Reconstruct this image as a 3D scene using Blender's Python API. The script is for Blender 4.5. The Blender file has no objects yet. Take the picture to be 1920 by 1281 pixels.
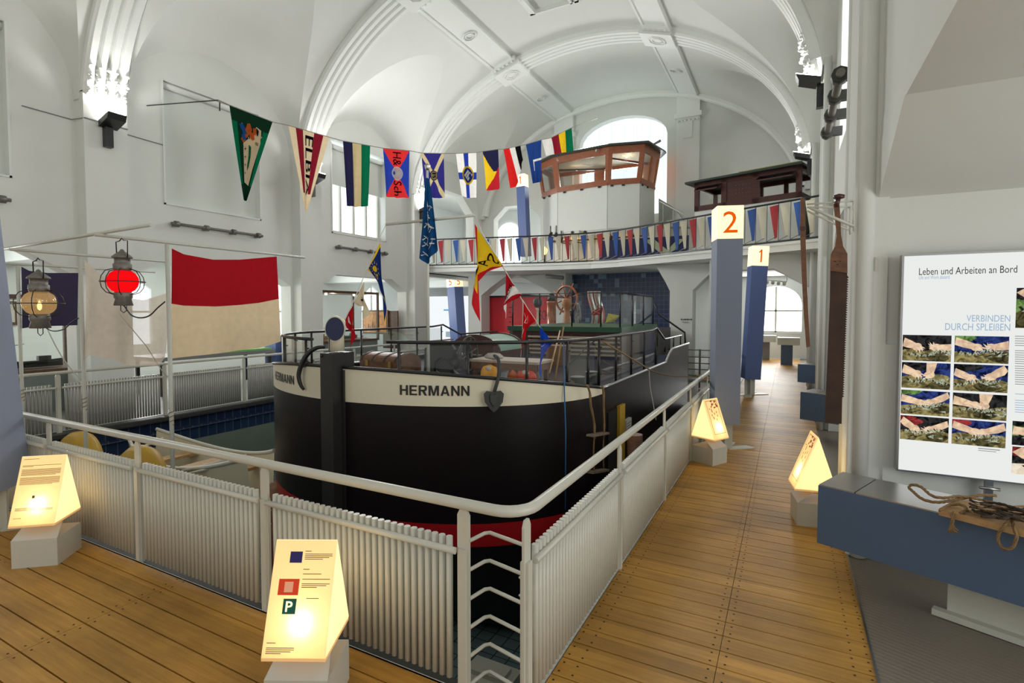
import bpy, bmesh, math, random
from mathutils import Vector as V, Matrix
random.seed(7)
R = math.radians
S = bpy.context.scene
C = S.collection

# ---------------------------------------------------------------- camera, world, exposure
YAW, PITCH, F, HC = R(27.7), R(2.2), 985.0, 1.75
cam = bpy.data.cameras.new('camera'); camo = bpy.data.objects.new('camera', cam); C.objects.link(camo)
cam.sensor_width = 36.0; cam.lens = F / 1920 * 36; cam.shift_y = -19.7 / 1920; cam.clip_start = 0.05; cam.clip_end = 200
camo.location = (0, 0, HC); camo.rotation_euler = (R(90) - PITCH, 0, YAW)
S.camera = camo
S.view_settings.view_transform = 'Standard'; S.view_settings.look = 'None'
S.view_settings.exposure = -0.1; S.view_settings.gamma = 1.0; S.view_settings.use_curve_mapping = False
try:
    S.cycles.max_bounces = 8; S.cycles.diffuse_bounces = 4; S.cycles.transparent_max_bounces = 24
    S.cycles.use_denoising = True; S.cycles.caustics_reflective = False; S.cycles.caustics_refractive = False
    S.cycles.sample_clamp_indirect = 4.0
except Exception: pass
W = bpy.data.worlds.new('world'); S.world = W; W.use_nodes = True
W.node_tree.nodes['Background'].inputs[0].default_value = (1.0, 1.0, 0.94, 1)
W.node_tree.nodes['Background'].inputs[1].default_value = 0.78

def area_light(name, loc, rot, sx, sy, power, col=(1, 1, 1)):
    l = bpy.data.lights.new(name, 'AREA'); l.shape = 'RECTANGLE'; l.size = sx; l.size_y = sy; l.energy = power; l.color = col
    o = bpy.data.objects.new(name, l); C.objects.link(o); o.location = loc; o.rotation_euler = rot
    return o
def point_light(name, loc, power, col=(1, 1, 1), r=0.03):
    l = bpy.data.lights.new(name, 'POINT'); l.energy = power; l.color = col; l.shadow_soft_size = r
    o = bpy.data.objects.new(name, l); C.objects.link(o); o.location = loc
    return o
def spot_light(name, loc, rot, power, col=(1, 1, 1), ang=100, r=0.08):
    l = bpy.data.lights.new(name, 'SPOT'); l.energy = power; l.color = col; l.shadow_soft_size = r; l.spot_size = R(ang); l.spot_blend = 0.8
    o = bpy.data.objects.new(name, l); C.objects.link(o); o.location = loc; o.rotation_euler = rot
    return o
DAY = (1.0, 1.0, 0.98)
area_light('daylight_end_window', (-5.15, 17.6, 7.1), (R(-60), 0, 0), 2.6, 2.0, 420, DAY).data.spread = R(125)          # faces -y, down
area_light('daylight_left_window', (-10.6, 11.25, 4.6), (0, R(-90), 0), 1.3, 1.9, 260, DAY)
area_light('daylight_walkway_window', (-0.55, 21.6, 1.9), (R(-90), 0, 0), 1.3, 1.5, 110, DAY)
for i, y in enumerate((2.7, 7.07, 11.45, 15.8)):
    area_light('daylight_left_aisle', (-14.2, y, 1.9), (0, R(-90), 0), 1.6, 1.2, 75, DAY)
    area_light('aisle_fill_light', (-12.4, y, 3.1), (0, 0, 0), 0.4, 2.2, 34, (1, 0.93, 0.82))  # added fill to brighten the aisle, no lamp fixture hangs here
for y in (2.64, 7.02, 11.4):
    area_light('daylight_right_windows', (1.7, y, 5.0), (0, R(90), 0), 2.2, 2.0, 85, DAY)
area_light('fill_right_aisle', (4.1, 1.2, 1.7), (0, R(90), 0), 2.0, 3.0, 85, DAY)  # added fill to brighten the soffit and bench, no window is built here
area_light('fill_right_aisle', (3.8, 7.4, 1.7), (0, R(90), 0), 1.8, 2.0, 50, DAY)  # second added fill, in front of the closed outer wall
area_light('under_gallery_lamp', (-8.6, 19.6, 2.95), (0, 0, 0), 5.0, 1.0, 70, (1, 0.97, 0.93))
area_light('under_gallery_lamp', (-2.0, 19.6, 2.95), (0, 0, 0), 3.0, 1.0, 25, (1, 0.97, 0.93))
area_light('gallery_daylight', (-9.6, 19.8, 5.2), (R(-90), 0, 0), 2.0, 2.0, 60, DAY)
area_light('gallery_daylight', (-13.2, 15.9, 5.2), (0, R(-90), 0), 2.0, 2.4, 60, DAY)

# ---------------------------------------------------------------- pixel -> place on a known plane
_r = V((math.cos(YAW), math.sin(YAW), 0)); _f = V((-math.sin(YAW) * math.cos(PITCH), math.cos(YAW) * math.cos(PITCH), -math.sin(PITCH)))
_u = _r.cross(_f); EYE = V((0, 0, HC))
def ray(u, v): return _r * ((u - 960) / F) + _u * (-(v - 620.8) / F) + _f
def at(u, v, x=None, y=None, z=None, d=None, pl=None):
    q = ray(u, v)
    if pl: t = (pl[0] - EYE).dot(pl[1]) / q.dot(pl[1])
    elif x is not None: t = x / q.x
    elif y is not None: t = y / q.y
    elif z is not None: t = (z - HC) / q.z
    else: t = d / (q.x * -math.sin(YAW) + q.y * math.cos(YAW))
    return EYE + q * t

# ---------------------------------------------------------------- materials
MATS = {}
def mat(name, col, rough=0.6, metal=0.0, noise=0.0, nscale=8.0, bump=0.0, bscale=60.0, emit=None, es=0.0, spec=None, coat=0.0):
    if name in MATS: return MATS[name]
    m = bpy.data.materials.new(name); m.use_nodes = True; nt = m.node_tree; b = nt.nodes['Principled BSDF']
    b.inputs['Base Color'].default_value = (*col, 1); b.inputs['Roughness'].default_value = rough; b.inputs['Metallic'].default_value = metal
    if spec is not None: b.inputs['Specular IOR Level'].default_value = spec
    if coat: b.inputs['Coat Weight'].default_value = coat
    if emit: b.inputs['Emission Color'].default_value = (*emit, 1); b.inputs['Emission Strength'].default_value = es
    tc = nt.nodes.new('ShaderNodeTexCoord')
    if noise:
        n = nt.nodes.new('ShaderNodeTexNoise'); n.inputs['Scale'].default_value = nscale; n.inputs['Detail'].default_value = 5
        nt.links.new(tc.outputs['Object'], n.inputs['Vector'])
        mx = nt.nodes.new('ShaderNodeMixRGB'); mx.inputs[1].default_value = (*[c * (1 - noise) for c in col], 1); mx.inputs[2].default_value = (*[min(1, c * (1 + noise)) for c in col], 1)
        nt.links.new(n.outputs['Fac'], mx.inputs[0]); nt.links.new(mx.outputs[0], b.inputs['Base Color'])
    if bump:
        n2 = nt.nodes.new('ShaderNodeTexNoise'); n2.inputs['Scale'].default_value = bscale; n2.inputs['Detail'].default_value = 3
        nt.links.new(tc.outputs['Object'], n2.inputs['Vector'])
        bp = nt.nodes.new('ShaderNodeBump'); bp.inputs['Strength'].default_value = bump; bp.inputs['Distance'].default_value = 0.02
        nt.links.new(n2.outputs['Fac'], bp.inputs['Height']); nt.links.new(bp.outputs[0], b.inputs['Normal'])
    MATS[name] = m; return m
def emat(name, col, s):
    if name in MATS: return MATS[name]
    m = bpy.data.materials.new(name); m.use_nodes = True; nt = m.node_tree; nt.nodes.clear()
    e = nt.nodes.new('ShaderNodeEmission'); e.inputs[0].default_value = (*col, 1); e.inputs[1].default_value = s
    o = nt.nodes.new('ShaderNodeOutputMaterial'); nt.links.new(e.outputs[0], o.inputs[0])
    MATS[name] = m; return m
def glassmat(name, tint=(0.985, 1, 0.995), gl=0.015, rough=0.02):
    if name in MATS: return MATS[name]
    m = bpy.data.materials.new(name); m.use_nodes = True; nt = m.node_tree; nt.nodes.clear()
    t = nt.nodes.new('ShaderNodeBsdfTransparent'); t.inputs[0].default_value = (*tint, 1)
    g = nt.nodes.new('ShaderNodeBsdfGlossy'); g.inputs['Roughness'].default_value = rough
    lw = nt.nodes.new('ShaderNodeLayerWeight'); lw.inputs[0].default_value = 0.25
    ma = nt.nodes.new('ShaderNodeMath'); ma.operation = 'MULTIPLY_ADD'; ma.inputs[1].default_value = 0.3; ma.inputs[2].default_value = gl
    mx = nt.nodes.new('ShaderNodeMixShader'); o = nt.nodes.new('ShaderNodeOutputMaterial')
    nt.links.new(lw.outputs['Fresnel'], ma.inputs[0]); nt.links.new(ma.outputs[0], mx.inputs[0]); nt.links.new(t.outputs[0], mx.inputs[1]); nt.links.new(g.outputs[0], mx.inputs[2]); nt.links.new(mx.outputs[0], o.inputs[0])
    MATS[name] = m; return m
def clothmat(name, col, trans=0.35, weave=0.12):
    if name in MATS: return MATS[name]
    m = bpy.data.materials.new(name); m.use_nodes = True; nt = m.node_tree; nt.nodes.clear()
    tc = nt.nodes.new('ShaderNodeTexCoord'); n = nt.nodes.new('ShaderNodeTexNoise'); n.inputs['Scale'].default_value = 14; n.inputs['Detail'].default_value = 6
    nt.links.new(tc.outputs['Object'], n.inputs['Vector'])
    mx = nt.nodes.new('ShaderNodeMixRGB'); mx.inputs[1].default_value = (*[c * (1 - weave) for c in col], 1); mx.inputs[2].default_value = (*[min(1, c * (1 + weave)) for c in col], 1)
    nt.links.new(n.outputs['Fac'], mx.inputs[0])
    d = nt.nodes.new('ShaderNodeBsdfDiffuse'); t = nt.nodes.new('ShaderNodeBsdfTranslucent')
    nt.links.new(mx.outputs[0], d.inputs[0]); nt.links.new(mx.outputs[0], t.inputs[0])
    s = nt.nodes.new('ShaderNodeMixShader'); s.inputs[0].default_value = trans; o = nt.nodes.new('ShaderNodeOutputMaterial')
    nt.links.new(d.outputs[0], s.inputs[1]); nt.links.new(t.outputs[0], s.inputs[2]); nt.links.new(s.outputs[0], o.inputs[0])
    MATS[name] = m; return m
def woodmat(name, c1, c2, rough=0.4, scale=(1, 12, 12), coat=0.0, plank=None):
    # grain stretched along one axis; plank=(axis, pitch) varies the tone from board to board
    if name in MATS: return MATS[name]
    m = bpy.data.materials.new(name); m.use_nodes = True; nt = m.node_tree; b = nt.nodes['Principled BSDF']
    b.inputs['Roughness'].default_value = rough; b.inputs['Coat Weight'].default_value = coat
    tc = nt.nodes.new('ShaderNodeTexCoord'); mp = nt.nodes.new('ShaderNodeMapping'); mp.inputs['Scale'].default_value = scale
    nt.links.new(tc.outputs['Object'], mp.inputs[0])
    n = nt.nodes.new('ShaderNodeTexNoise'); n.inputs['Scale'].default_value = 3; n.inputs['Detail'].default_value = 7; n.inputs['Roughness'].default_value = 0.65
    nt.links.new(mp.outputs[0], n.inputs['Vector'])
    mx = nt.nodes.new('ShaderNodeMixRGB'); mx.inputs[1].default_value = (*c1, 1); mx.inputs[2].default_value = (*c2, 1)
    cr = nt.nodes.new('ShaderNodeMapRange'); cr.inputs[1].default_value = 0.3; cr.inputs[2].default_value = 0.7
    nt.links.new(n.outputs['Fac'], cr.inputs[0]); nt.links.new(cr.outputs[0], mx.inputs[0])
    out = mx
    if plank:
        sx = nt.nodes.new('ShaderNodeSeparateXYZ'); nt.links.new(tc.outputs['Object'], sx.inputs[0])
        dv = nt.nodes.new('ShaderNodeMath'); dv.operation = 'DIVIDE'; dv.inputs[1].default_value = plank[1]; nt.links.new(sx.outputs[plank[0]], dv.inputs[0])
        fl = nt.nodes.new('ShaderNodeMath'); fl.operation = 'FLOOR'; nt.links.new(dv.outputs[0], fl.inputs[0])
        wn = nt.nodes.new('ShaderNodeTexWhiteNoise'); wn.noise_dimensions = '1D'; nt.links.new(fl.outputs[0], wn.inputs['W'])
        mr = nt.nodes.new('ShaderNodeMapRange'); mr.inputs[3].default_value = 0.8; mr.inputs[4].default_value = 1.15; nt.links.new(wn.outputs['Value'], mr.inputs[0])
        m2 = nt.nodes.new('ShaderNodeMixRGB'); m2.blend_type = 'MULTIPLY'; m2.inputs[0].default_value = 1; nt.links.new(mx.outputs[0], m2.inputs[1]); nt.links.new(mr.outputs[0], m2.inputs[2])
        st = nt.nodes.new('ShaderNodeTexNoise'); st.inputs['Scale'].default_value = 1.7; st.inputs['Detail'].default_value = 4; nt.links.new(tc.outputs['Object'], st.inputs['Vector'])
        sr = nt.nodes.new('ShaderNodeMapRange'); sr.inputs[1].default_value = 0.35; sr.inputs[2].default_value = 0.6; sr.inputs[3].default_value = 0.72; sr.inputs[4].default_value = 1.05; nt.links.new(st.outputs['Fac'], sr.inputs[0])
        m3 = nt.nodes.new('ShaderNodeMixRGB'); m3.blend_type = 'MULTIPLY'; m3.inputs[0].default_value = 1; nt.links.new(m2.outputs[0], m3.inputs[1]); nt.links.new(sr.outputs[0], m3.inputs[2]); out = m3
    nt.links.new(out.outputs[0], b.inputs['Base Color'])
    bp = nt.nodes.new('ShaderNodeBump'); bp.inputs['Strength'].default_value = 0.25; bp.inputs['Distance'].default_value = 0.01
    nt.links.new(n.outputs['Fac'], bp.inputs['Height']); nt.links.new(bp.outputs[0], b.inputs['Normal'])
    MATS[name] = m; return m
def tilemat(name, c1, c2, grout, sz, accent=None, axes='xz', rough=0.25):
    if name in MATS: return MATS[name]
    m = bpy.data.materials.new(name); m.use_nodes = True; nt = m.node_tree; b = nt.nodes['Principled BSDF']; b.inputs['Roughness'].default_value = rough
    tc = nt.nodes.new('ShaderNodeTexCoord'); sp = nt.nodes.new('ShaderNodeSeparateXYZ'); nt.links.new(tc.outputs['Object'], sp.inputs[0])
    cb = nt.nodes.new('ShaderNodeCombineXYZ'); nt.links.new(sp.outputs['XYZ'.index(axes[0].upper())], cb.inputs[0]); nt.links.new(sp.outputs['XYZ'.index(axes[1].upper())], cb.inputs[1])
    br = nt.nodes.new('ShaderNodeTexBrick'); br.offset = 0; br.inputs['Scale'].default_value = 1.0
    br.inputs['Brick Width'].default_value = sz[0]; br.inputs['Row Height'].default_value = sz[1]; br.inputs['Mortar Size'].default_value = 0.006
    br.inputs['Color1'].default_value = (*c1, 1); br.inputs['Color2'].default_value = (*c2, 1); br.inputs['Mortar'].default_value = (*grout, 1)
    nt.links.new(cb.outputs[0], br.inputs['Vector'])
    out = br.outputs['Color']
    if accent:
        sc = nt.nodes.new('ShaderNodeVectorMath'); sc.operation = 'DIVIDE'; sc.inputs[1].default_value = (sz[0], sz[1], 1); nt.links.new(cb.outputs[0], sc.inputs[0])
        fl = nt.nodes.new('ShaderNodeVectorMath'); fl.operation = 'FLOOR'; nt.links.new(sc.outputs[0], fl.inputs[0])
        wn = nt.nodes.new('ShaderNodeTexWhiteNoise'); wn.noise_dimensions = '2D'; nt.links.new(fl.outputs[0], wn.inputs['Vector'])
        gt = nt.nodes.new('ShaderNodeMath'); gt.operation = 'GREATER_THAN'; gt.inputs[1].default_value = 0.93; nt.links.new(wn.outputs['Value'], gt.inputs[0])
        mx = nt.nodes.new('ShaderNodeMixRGB'); mx.inputs[2].default_value = (*accent, 1); nt.links.new(gt.outputs[0], mx.inputs[0]); nt.links.new(br.outputs['Color'], mx.inputs[1]); out = mx.outputs[0]
    nt.links.new(out, b.inputs['Base Color'])
    MATS[name] = m; return m
def treadmat():
    m = bpy.data.materials.new('tread_plate'); m.use_nodes = True; nt = m.node_tree; b = nt.nodes['Principled BSDF']
    b.inputs['Base Color'].default_value = (0.27, 0.235, 0.19, 1); b.inputs['Metallic'].default_value = 0.35; b.inputs['Roughness'].default_value = 0.42
    tc = nt.nodes.new('ShaderNodeTexCoord'); hs = []
    for rot, off in ((45, 0.0), (-45, 0.5)):
        mp = nt.nodes.new('ShaderNodeMapping'); mp.inputs['Rotation'].default_value = (0, 0, R(rot)); mp.inputs['Scale'].default_value = (14, 40, 1); mp.inputs['Location'].default_value = (off * 2, off, 0)
        nt.links.new(tc.outputs['Object'], mp.inputs[0])
        vo = nt.nodes.new('ShaderNodeTexVoronoi'); vo.voronoi_dimensions = '2D'; vo.inputs['Scale'].default_value = 1; vo.inputs['Randomness'].default_value = 0; nt.links.new(mp.outputs[0], vo.inputs['Vector'])
        mr = nt.nodes.new('ShaderNodeMapRange'); mr.inputs[1].default_value = 0.15; mr.inputs[2].default_value = 0.35; mr.inputs[3].default_value = 1; mr.inputs[4].default_value = 0; nt.links.new(vo.outputs['Distance'], mr.inputs[0]); hs.append(mr)
    mxm = nt.nodes.new('ShaderNodeMath'); mxm.operation = 'MAXIMUM'; nt.links.new(hs[0].outputs[0], mxm.inputs[0]); nt.links.new(hs[1].outputs[0], mxm.inputs[1])
    bp = nt.nodes.new('ShaderNodeBump'); bp.inputs['Strength'].default_value = 0.5; bp.inputs['Distance'].default_value = 0.004
    nt.links.new(mxm.outputs[0], bp.inputs['Height']); nt.links.new(bp.outputs[0], b.inputs['Normal'])
    return m

plaster = mat('plaster', (0.74, 0.755, 0.72), 0.9, noise=0.03, nscale=3, bump=0.06, bscale=90)
stucco = mat('stucco', (0.84, 0.86, 0.83), 0.8)
whitepaint = mat('white_paint', (0.62, 0.62, 0.55), 0.35, noise=0.04, nscale=20)
graypaint = mat('pale_grey_paint', (0.6, 0.62, 0.58), 0.45)
blackm = mat('black_metal', (0.012, 0.012, 0.013), 0.35)
iron = mat('dark_iron', (0.05, 0.052, 0.05), 0.55, 0.3, noise=0.3)
steel = mat('brushed_steel', (0.5, 0.5, 0.5), 0.3, 1.0)
gray = mat('grey_plastic', (0.2, 0.2, 0.2), 0.5)
deckwood = woodmat('boardwalk_wood', (0.43, 0.205, 0.032), (0.62, 0.335, 0.065), 0.48, (0.8, 14, 14), plank=(1, 0.14))
gapm = mat('joint_dark', (0.03, 0.022, 0.015), 0.9)
redwood = woodmat('varnished_mahogany', (0.23, 0.055, 0.018), (0.36, 0.11, 0.04), 0.25, (3, 3, 14), 0.3)
darkwood = woodmat('dark_mahogany', (0.045, 0.012, 0.01), (0.08, 0.022, 0.016), 0.3, (3, 3, 12), 0.2)
oak = woodmat('pale_oak', (0.42, 0.24, 0.1), (0.6, 0.38, 0.18), 0.4, (2, 8, 8))
brownwood = woodmat('brown_wood', (0.10, 0.04, 0.018), (0.2, 0.085, 0.035), 0.5, (4, 4, 10))
navyfloor = mat('dark_blue_deck', (0.025, 0.03, 0.06), 0.18, noise=0.2)
greenp = mat('green_paint', (0.02, 0.09, 0.045), 0.4)
greenlite = mat('pale_green_paint', (0.22, 0.36, 0.28), 0.4)
bluebox = mat('slate_blue_paint', (0.075, 0.125, 0.215), 0.5, noise=0.04, nscale=60)
bluecol = mat('column_blue', (0.08, 0.13, 0.33), 0.5)
bluegrey = mat('column_blue_grey', (0.25, 0.29, 0.40), 0.6)
cream = mat('cream_paint', (0.72, 0.66, 0.5), 0.5)
hullblack = mat('hull_black', (0.008, 0.005, 0.007), 0.36, noise=0.3, nscale=50, bump=0.03, bscale=30, spec=0.25)
hullred = mat('hull_red', (0.42, 0.005, 0.01), 0.4)
glass = glassmat('clear_glass')
ropem = mat('hemp_rope', (0.26, 0.16, 0.07), 0.9, noise=0.35, nscale=120)
roped = mat('tarred_rope', (0.045, 0.028, 0.015), 0.85, noise=0.4, nscale=120)
yellowp = mat('yellow_paint', (0.5, 0.3, 0.02), 0.5, noise=0.15, nscale=6)
brass = mat('brass', (0.6, 0.4, 0.12), 0.3, 1)
zinc = mat('weathered_zinc', (0.2, 0.19, 0.17), 0.5, 0.6, noise=0.4, nscale=40)
orangenum = emat('orange_numeral', (0.95, 0.12, 0.005), 0.95)

def sm(pts, k=6):
    # smooth path through the given points
    P = [V(p) for p in pts]; Q = []
    for i in range(len(P) - 1):
        a, b, c, d = P[max(i - 1, 0)], P[i], P[i + 1], P[min(i + 2, len(P) - 1)]
        for j in range(k):
            u = j / k; Q.append(.5 * ((2 * b) + (c - a) * u + (2 * a - 5 * b + 4 * c - d) * u * u + (3 * b - a - 3 * c + d) * u ** 3))
    return Q + [P[-1]]
# ---------------------------------------------------------------- mesh builder
class MB:
    def __init__(s): s.v = []; s.f = []; s.m = []; s.s = []
    def add(s, vs, fs, mi=0, sm=False):
        o = len(s.v); s.v += [V(p) for p in vs]
        for f in fs: s.f.append([o + i for i in f]); s.m.append(mi); s.s.append(sm)
        return s
    def box(s, a, b, mi=0, rz=0, about=None):
        x0, y0, z0 = a; x1, y1, z1 = b
        vs = [V((x, y, z)) for z in (z0, z1) for x, y in ((x0, y0), (x1, y0), (x1, y1), (x0, y1))]
        if rz:
            c = V(about) if about else V(((x0 + x1) / 2, (y0 + y1) / 2, 0)); M = Matrix.Rotation(rz, 3, 'Z'); vs = [M @ (p - c) + c for p in vs]
        return s.add(vs, [(0, 3, 2, 1), (4, 5, 6, 7), (0, 1, 5, 4), (1, 2, 6, 5), (2, 3, 7, 6), (3, 0, 4, 7)], mi)
    def bar(s, p, q, w, h=None, mi=0, up=(0, 0, 1)):
        p, q = V(p), V(q); h = h or w; d = (q - p).normalized(); u = V(up)
        if abs(d.dot(u)) > 0.98: u = V((0, 1, 0))
        a = d.cross(u).normalized() * (w / 2); b = a.cross(d).normalized() * (h / 2)
        vs = [p - a - b, p + a - b, p + a + b, p - a + b, q - a - b, q + a - b, q + a + b, q - a + b]
        return s.add(vs, [(0, 1, 2, 3), (4, 7, 6, 5), (0, 4, 5, 1), (1, 5, 6, 2), (2, 6, 7, 3), (3, 7, 4, 0)], mi)
    def tube(s, pts, r, n=8, mi=0, cap=True, closed=False):
        pts = [V(p) for p in pts]; N = len(pts); rs = r if isinstance(r, (list, tuple)) else [r] * N
        prev = None; vs = []; fs = []
        for i, p in enumerate(pts):
            if closed: t = pts[(i + 1) % N] - pts[i - 1]
            else: t = pts[min(i + 1, N - 1)] - pts[max(i - 1, 0)]
            t = t.normalized() if t.length > 1e-9 else V((0, 0, 1))
            if prev is None:
                u = V((0, 0, 1)) if abs(t.z) < 0.9 else V((1, 0, 0)); a = t.cross(u).normalized()
            else: a = (prev - t * prev.dot(t)); a = a.normalized() if a.length > 1e-6 else t.orthogonal().normalized()
            prev = a; b = t.cross(a)
            for k in range(n):
                an = 2 * math.pi * k / n; vs.append(p + (a * math.cos(an) + b * math.sin(an)) * rs[i])
        for i in range(N if closed else N - 1):
            j = (i + 1) % N
            for k in range(n): k2 = (k + 1) % n; fs.append((i * n + k, i * n + k2, j * n + k2, j * n + k))
        s.add(vs, fs, mi, True)
        if cap and not closed:
            o = len(s.v) - N * n
            for fc in (list(range(n))[::-1], [(N - 1) * n + k for k in range(n)]): s.f.append([o + k for k in fc]); s.m.append(mi); s.s.append(False)
        return s
    def cyl(s, p, q, r, n=14, mi=0, r2=None): return s.tube([p, q], [r, r if r2 is None else r2], n, mi)
    def lathe(s, prof, c=(0, 0, 0), n=20, mi=0, axis='z', sx=1, sy=1):
        c = V(c); vs = []; fs = []
        for r, h in prof:
            for k in range(n):
                a = 2 * math.pi * k / n; x, y = r * math.cos(a) * sx, r * math.sin(a) * sy
                vs.append(c + (V((x, y, h)) if axis == 'z' else V((x, h, y)) if axis == 'y' else V((h, x, y))))
        for i in range(len(prof) - 1):
            for k in range(n): k2 = (k + 1) % n; fs.append((i * n + k, i * n + k2, (i + 1) * n + k2, (i + 1) * n + k))
        s.add(vs, fs, mi, True); o = len(s.v) - len(vs)
        if prof[0][0] > 1e-4: s.f.append([o + k for k in range(n)][::-1]); s.m.append(mi); s.s.append(False)
        if prof[-1][0] > 1e-4: s.f.append([o + (len(prof) - 1) * n + k for k in range(n)]); s.m.append(mi); s.s.append(False)
        return s
    def prism(s, poly, ext, mi=0, side=None):
        # closed outline of 3D points, extruded by a vector
        n = len(poly); p0 = [V(p) for p in poly]; e = V(ext); vs = p0 + [p + e for p in p0]
        s.add(vs, [list(range(n))[::-1], [n + i for i in range(n)]], mi)
        o = len(s.v) - 2 * n
        for i in range(n): j = (i + 1) % n; s.f.append([o + i, o + j, o + n + j, o + n + i]); s.m.append(mi if side is None else side); s.s.append(False)
        return s
    def grid(s, fn, nu, nv, mi=0, sm=True, mfn=None, cu=False):
        vs = [fn(i / nu, j / nv) for j in range(nv + 1) for i in range(nu + 1)]; o = len(s.v); s.v += [V(p) for p in vs]
        for j in range(nv):
            for i in range(nu):
                a = o + j * (nu + 1) + i; s.f.append([a, a + 1, a + nu + 2, a + nu + 1]); s.m.append(mfn((i + .5) / nu, (j + .5) / nv) if mfn else mi); s.s.append(sm)
        return s
    def build(s, name, mats, parent=None, local=False, fixn=True):
        me = bpy.data.meshes.new(name)
        if not isinstance(mats, (list, tuple)): mats = [mats]
        off = V((0, 0, 0))
        if parent is not None and not local: off = V(parent['_w'])
        if parent is None and not local and s.v:
            xs = [p.x for p in s.v]; ys = [p.y for p in s.v]; off = V(((min(xs) + max(xs)) / 2, (min(ys) + max(ys)) / 2, min(p.z for p in s.v)))
        me.from_pydata([tuple(p - off) for p in s.v], [], s.f)
        for m in mats: me.materials.append(m)
        me.polygons.foreach_set('material_index', s.m); me.polygons.foreach_set('use_smooth', s.s)
        if fixn:
            bm = bmesh.new(); bm.from_mesh(me); bmesh.ops.recalc_face_normals(bm, faces=bm.faces); bm.to_mesh(me); bm.free()
        me.update()
        o = bpy.data.objects.new(name, me); C.objects.link(o)
        o['_w'] = tuple(off)
        if parent is not None: o.parent = parent; 
        elif not local: o.location = off
        if parent is not None and not local: o['_w'] = tuple(V(parent['_w']))
        return o
def thing(name, label, cat, loc=(0, 0, 0), rz=0, group=None):
    o = bpy.data.objects.new(name, None); C.objects.link(o); o.location = loc; o.rotation_euler = (0, 0, rz); o.empty_display_size = 0.1
    o['label'] = label; o['category'] = cat; o['_w'] = tuple(loc)
    if group: o['group'] = group
    return o
def tag(o, label, cat, group=None, kind=None):
    o['label'] = label; o['category'] = cat
    if group: o['group'] = group
    if kind: o['kind'] = kind
    return o
def struct(o): o['kind'] = 'structure'; return o
def dup(root, loc, rz=0, label=None):
    r = root.copy(); C.objects.link(r); r.location = loc; r.rotation_euler = (0, 0, rz)
    if label: r['label'] = label
    for ch in list(root.children):
        c = ch.copy(); C.objects.link(c); c.parent = r
        for g in list(ch.children): d = g.copy(); C.objects.link(d); d.parent = c
    return r
_tc = {}
# block capitals and a flagged figure one, as outlines in a unit box
BLOCK = {'H': [[(0, 0), (.26, 0), (.26, 1), (0, 1)], [(.74, 0), (1, 0), (1, 1), (.74, 1)], [(.26, .41), (.74, .41), (.74, .59), (.26, .59)]],
 'E': [[(0, 0), (.27, 0), (.27, 1), (0, 1)], [(.27, 0), (1, 0), (1, .17), (.27, .17)], [(.27, .42), (.92, .42), (.92, .58), (.27, .58)], [(.27, .83), (.97, .83), (.97, 1), (.27, 1)]],
 'R': [[(0, 0), (.25, 0), (.25, 1), (0, 1)], [(.25, .84), (.62, .84), (.70, .82), (.90, .94), (.80, .98), (.65, 1), (.25, 1)], [(.70, .82), (.73, .72), (.98, .72), (.97, .84), (.90, .94)], [(.73, .72), (.70, .62), (.88, .47), (.97, .59), (.98, .72)], [(.25, .42), (.65, .42), (.88, .47), (.70, .62), (.60, .58), (.25, .58)], [(.42, .42), (.70, 0), (1, 0), (.72, .44)]],
 'M': [[(0, 0), (.2, 0), (.2, 1), (0, 1)], [(.8, 0), (1, 0), (1, 1), (.8, 1)], [(.2, 1), (.2, .72), (.41, 0), (.5, 0), (.5, .28), (.3, 1)], [(.8, 1), (.7, 1), (.5, .28), (.5, 0), (.59, 0), (.8, .72)]],
 'A': [[(0, 0), (.24, 0), (.5, .76), (.5, 1), (.38, 1)], [(1, 0), (.62, 1), (.5, 1), (.5, .76), (.76, 0)], [(.3, .2), (.7, .2), (.65, .36), (.35, .36)]],
 'N': [[(0, 0), (.24, 0), (.24, 1), (0, 1)], [(.76, 0), (1, 0), (1, 1), (.76, 1)], [(.24, 1), (.24, .66), (.76, 0), (.76, .34)]],
 '1': [[(.45, 0), (.85, 0), (.85, 1), (.5, 1), (.45, .9)], [(.0, .72), (.45, .80), (.45, .9), (.5, 1), (.2, .86), (.0, .82)]]}
def put_block(mb, t, fn, mi=0, gap=.16):
    wd = {'M': 1.12, 'A': .98, 'E': .84, '1': .8}; tot = sum(wd.get(c, .9) for c in t) + gap * (len(t) - 1); x = 0
    for c in t:
        w = wd.get(c, .9)
        for poly in BLOCK[c]: mb.add([fn((x + w * px) / tot, py) for px, py in poly], [list(range(len(poly)))], mi)
        x += w + gap
def text2d(t, bold=0.0):
    k = (t, bold)
    if k in _tc: return _tc[k]
    cu = bpy.data.curves.new('t', 'FONT'); cu.body = t; cu.size = 1; cu.resolution_u = 3; cu.offset = bold
    o = bpy.data.objects.new('t', cu); C.objects.link(o)
    me = bpy.data.meshes.new_from_object(o.evaluated_get(bpy.context.evaluated_depsgraph_get()))
    vs = [(p.co.x, p.co.y) for p in me.vertices]; fs = [list(p.vertices) for p in me.polygons]
    bpy.data.objects.remove(o); bpy.data.meshes.remove(me)
    x0 = min(p[0] for p in vs); x1 = max(p[0] for p in vs); y0 = min(p[1] for p in vs); y1 = max(p[1] for p in vs)
    _tc[k] = (vs, fs, (x0, x1, y0, y1)); return _tc[k]
def put_text(mb, t, fn, w=None, h=None, mi=0, bold=0.0):
    # fn maps (s,t) in 0..1 of the text's own box to a 3D point
    vs, fs, (x0, x1, y0, y1) = text2d(t, bold)
    mb.add([fn((x - x0) / (x1 - x0), (y - y0) / (y1 - y0)) for x, y in vs], fs, mi)
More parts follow.
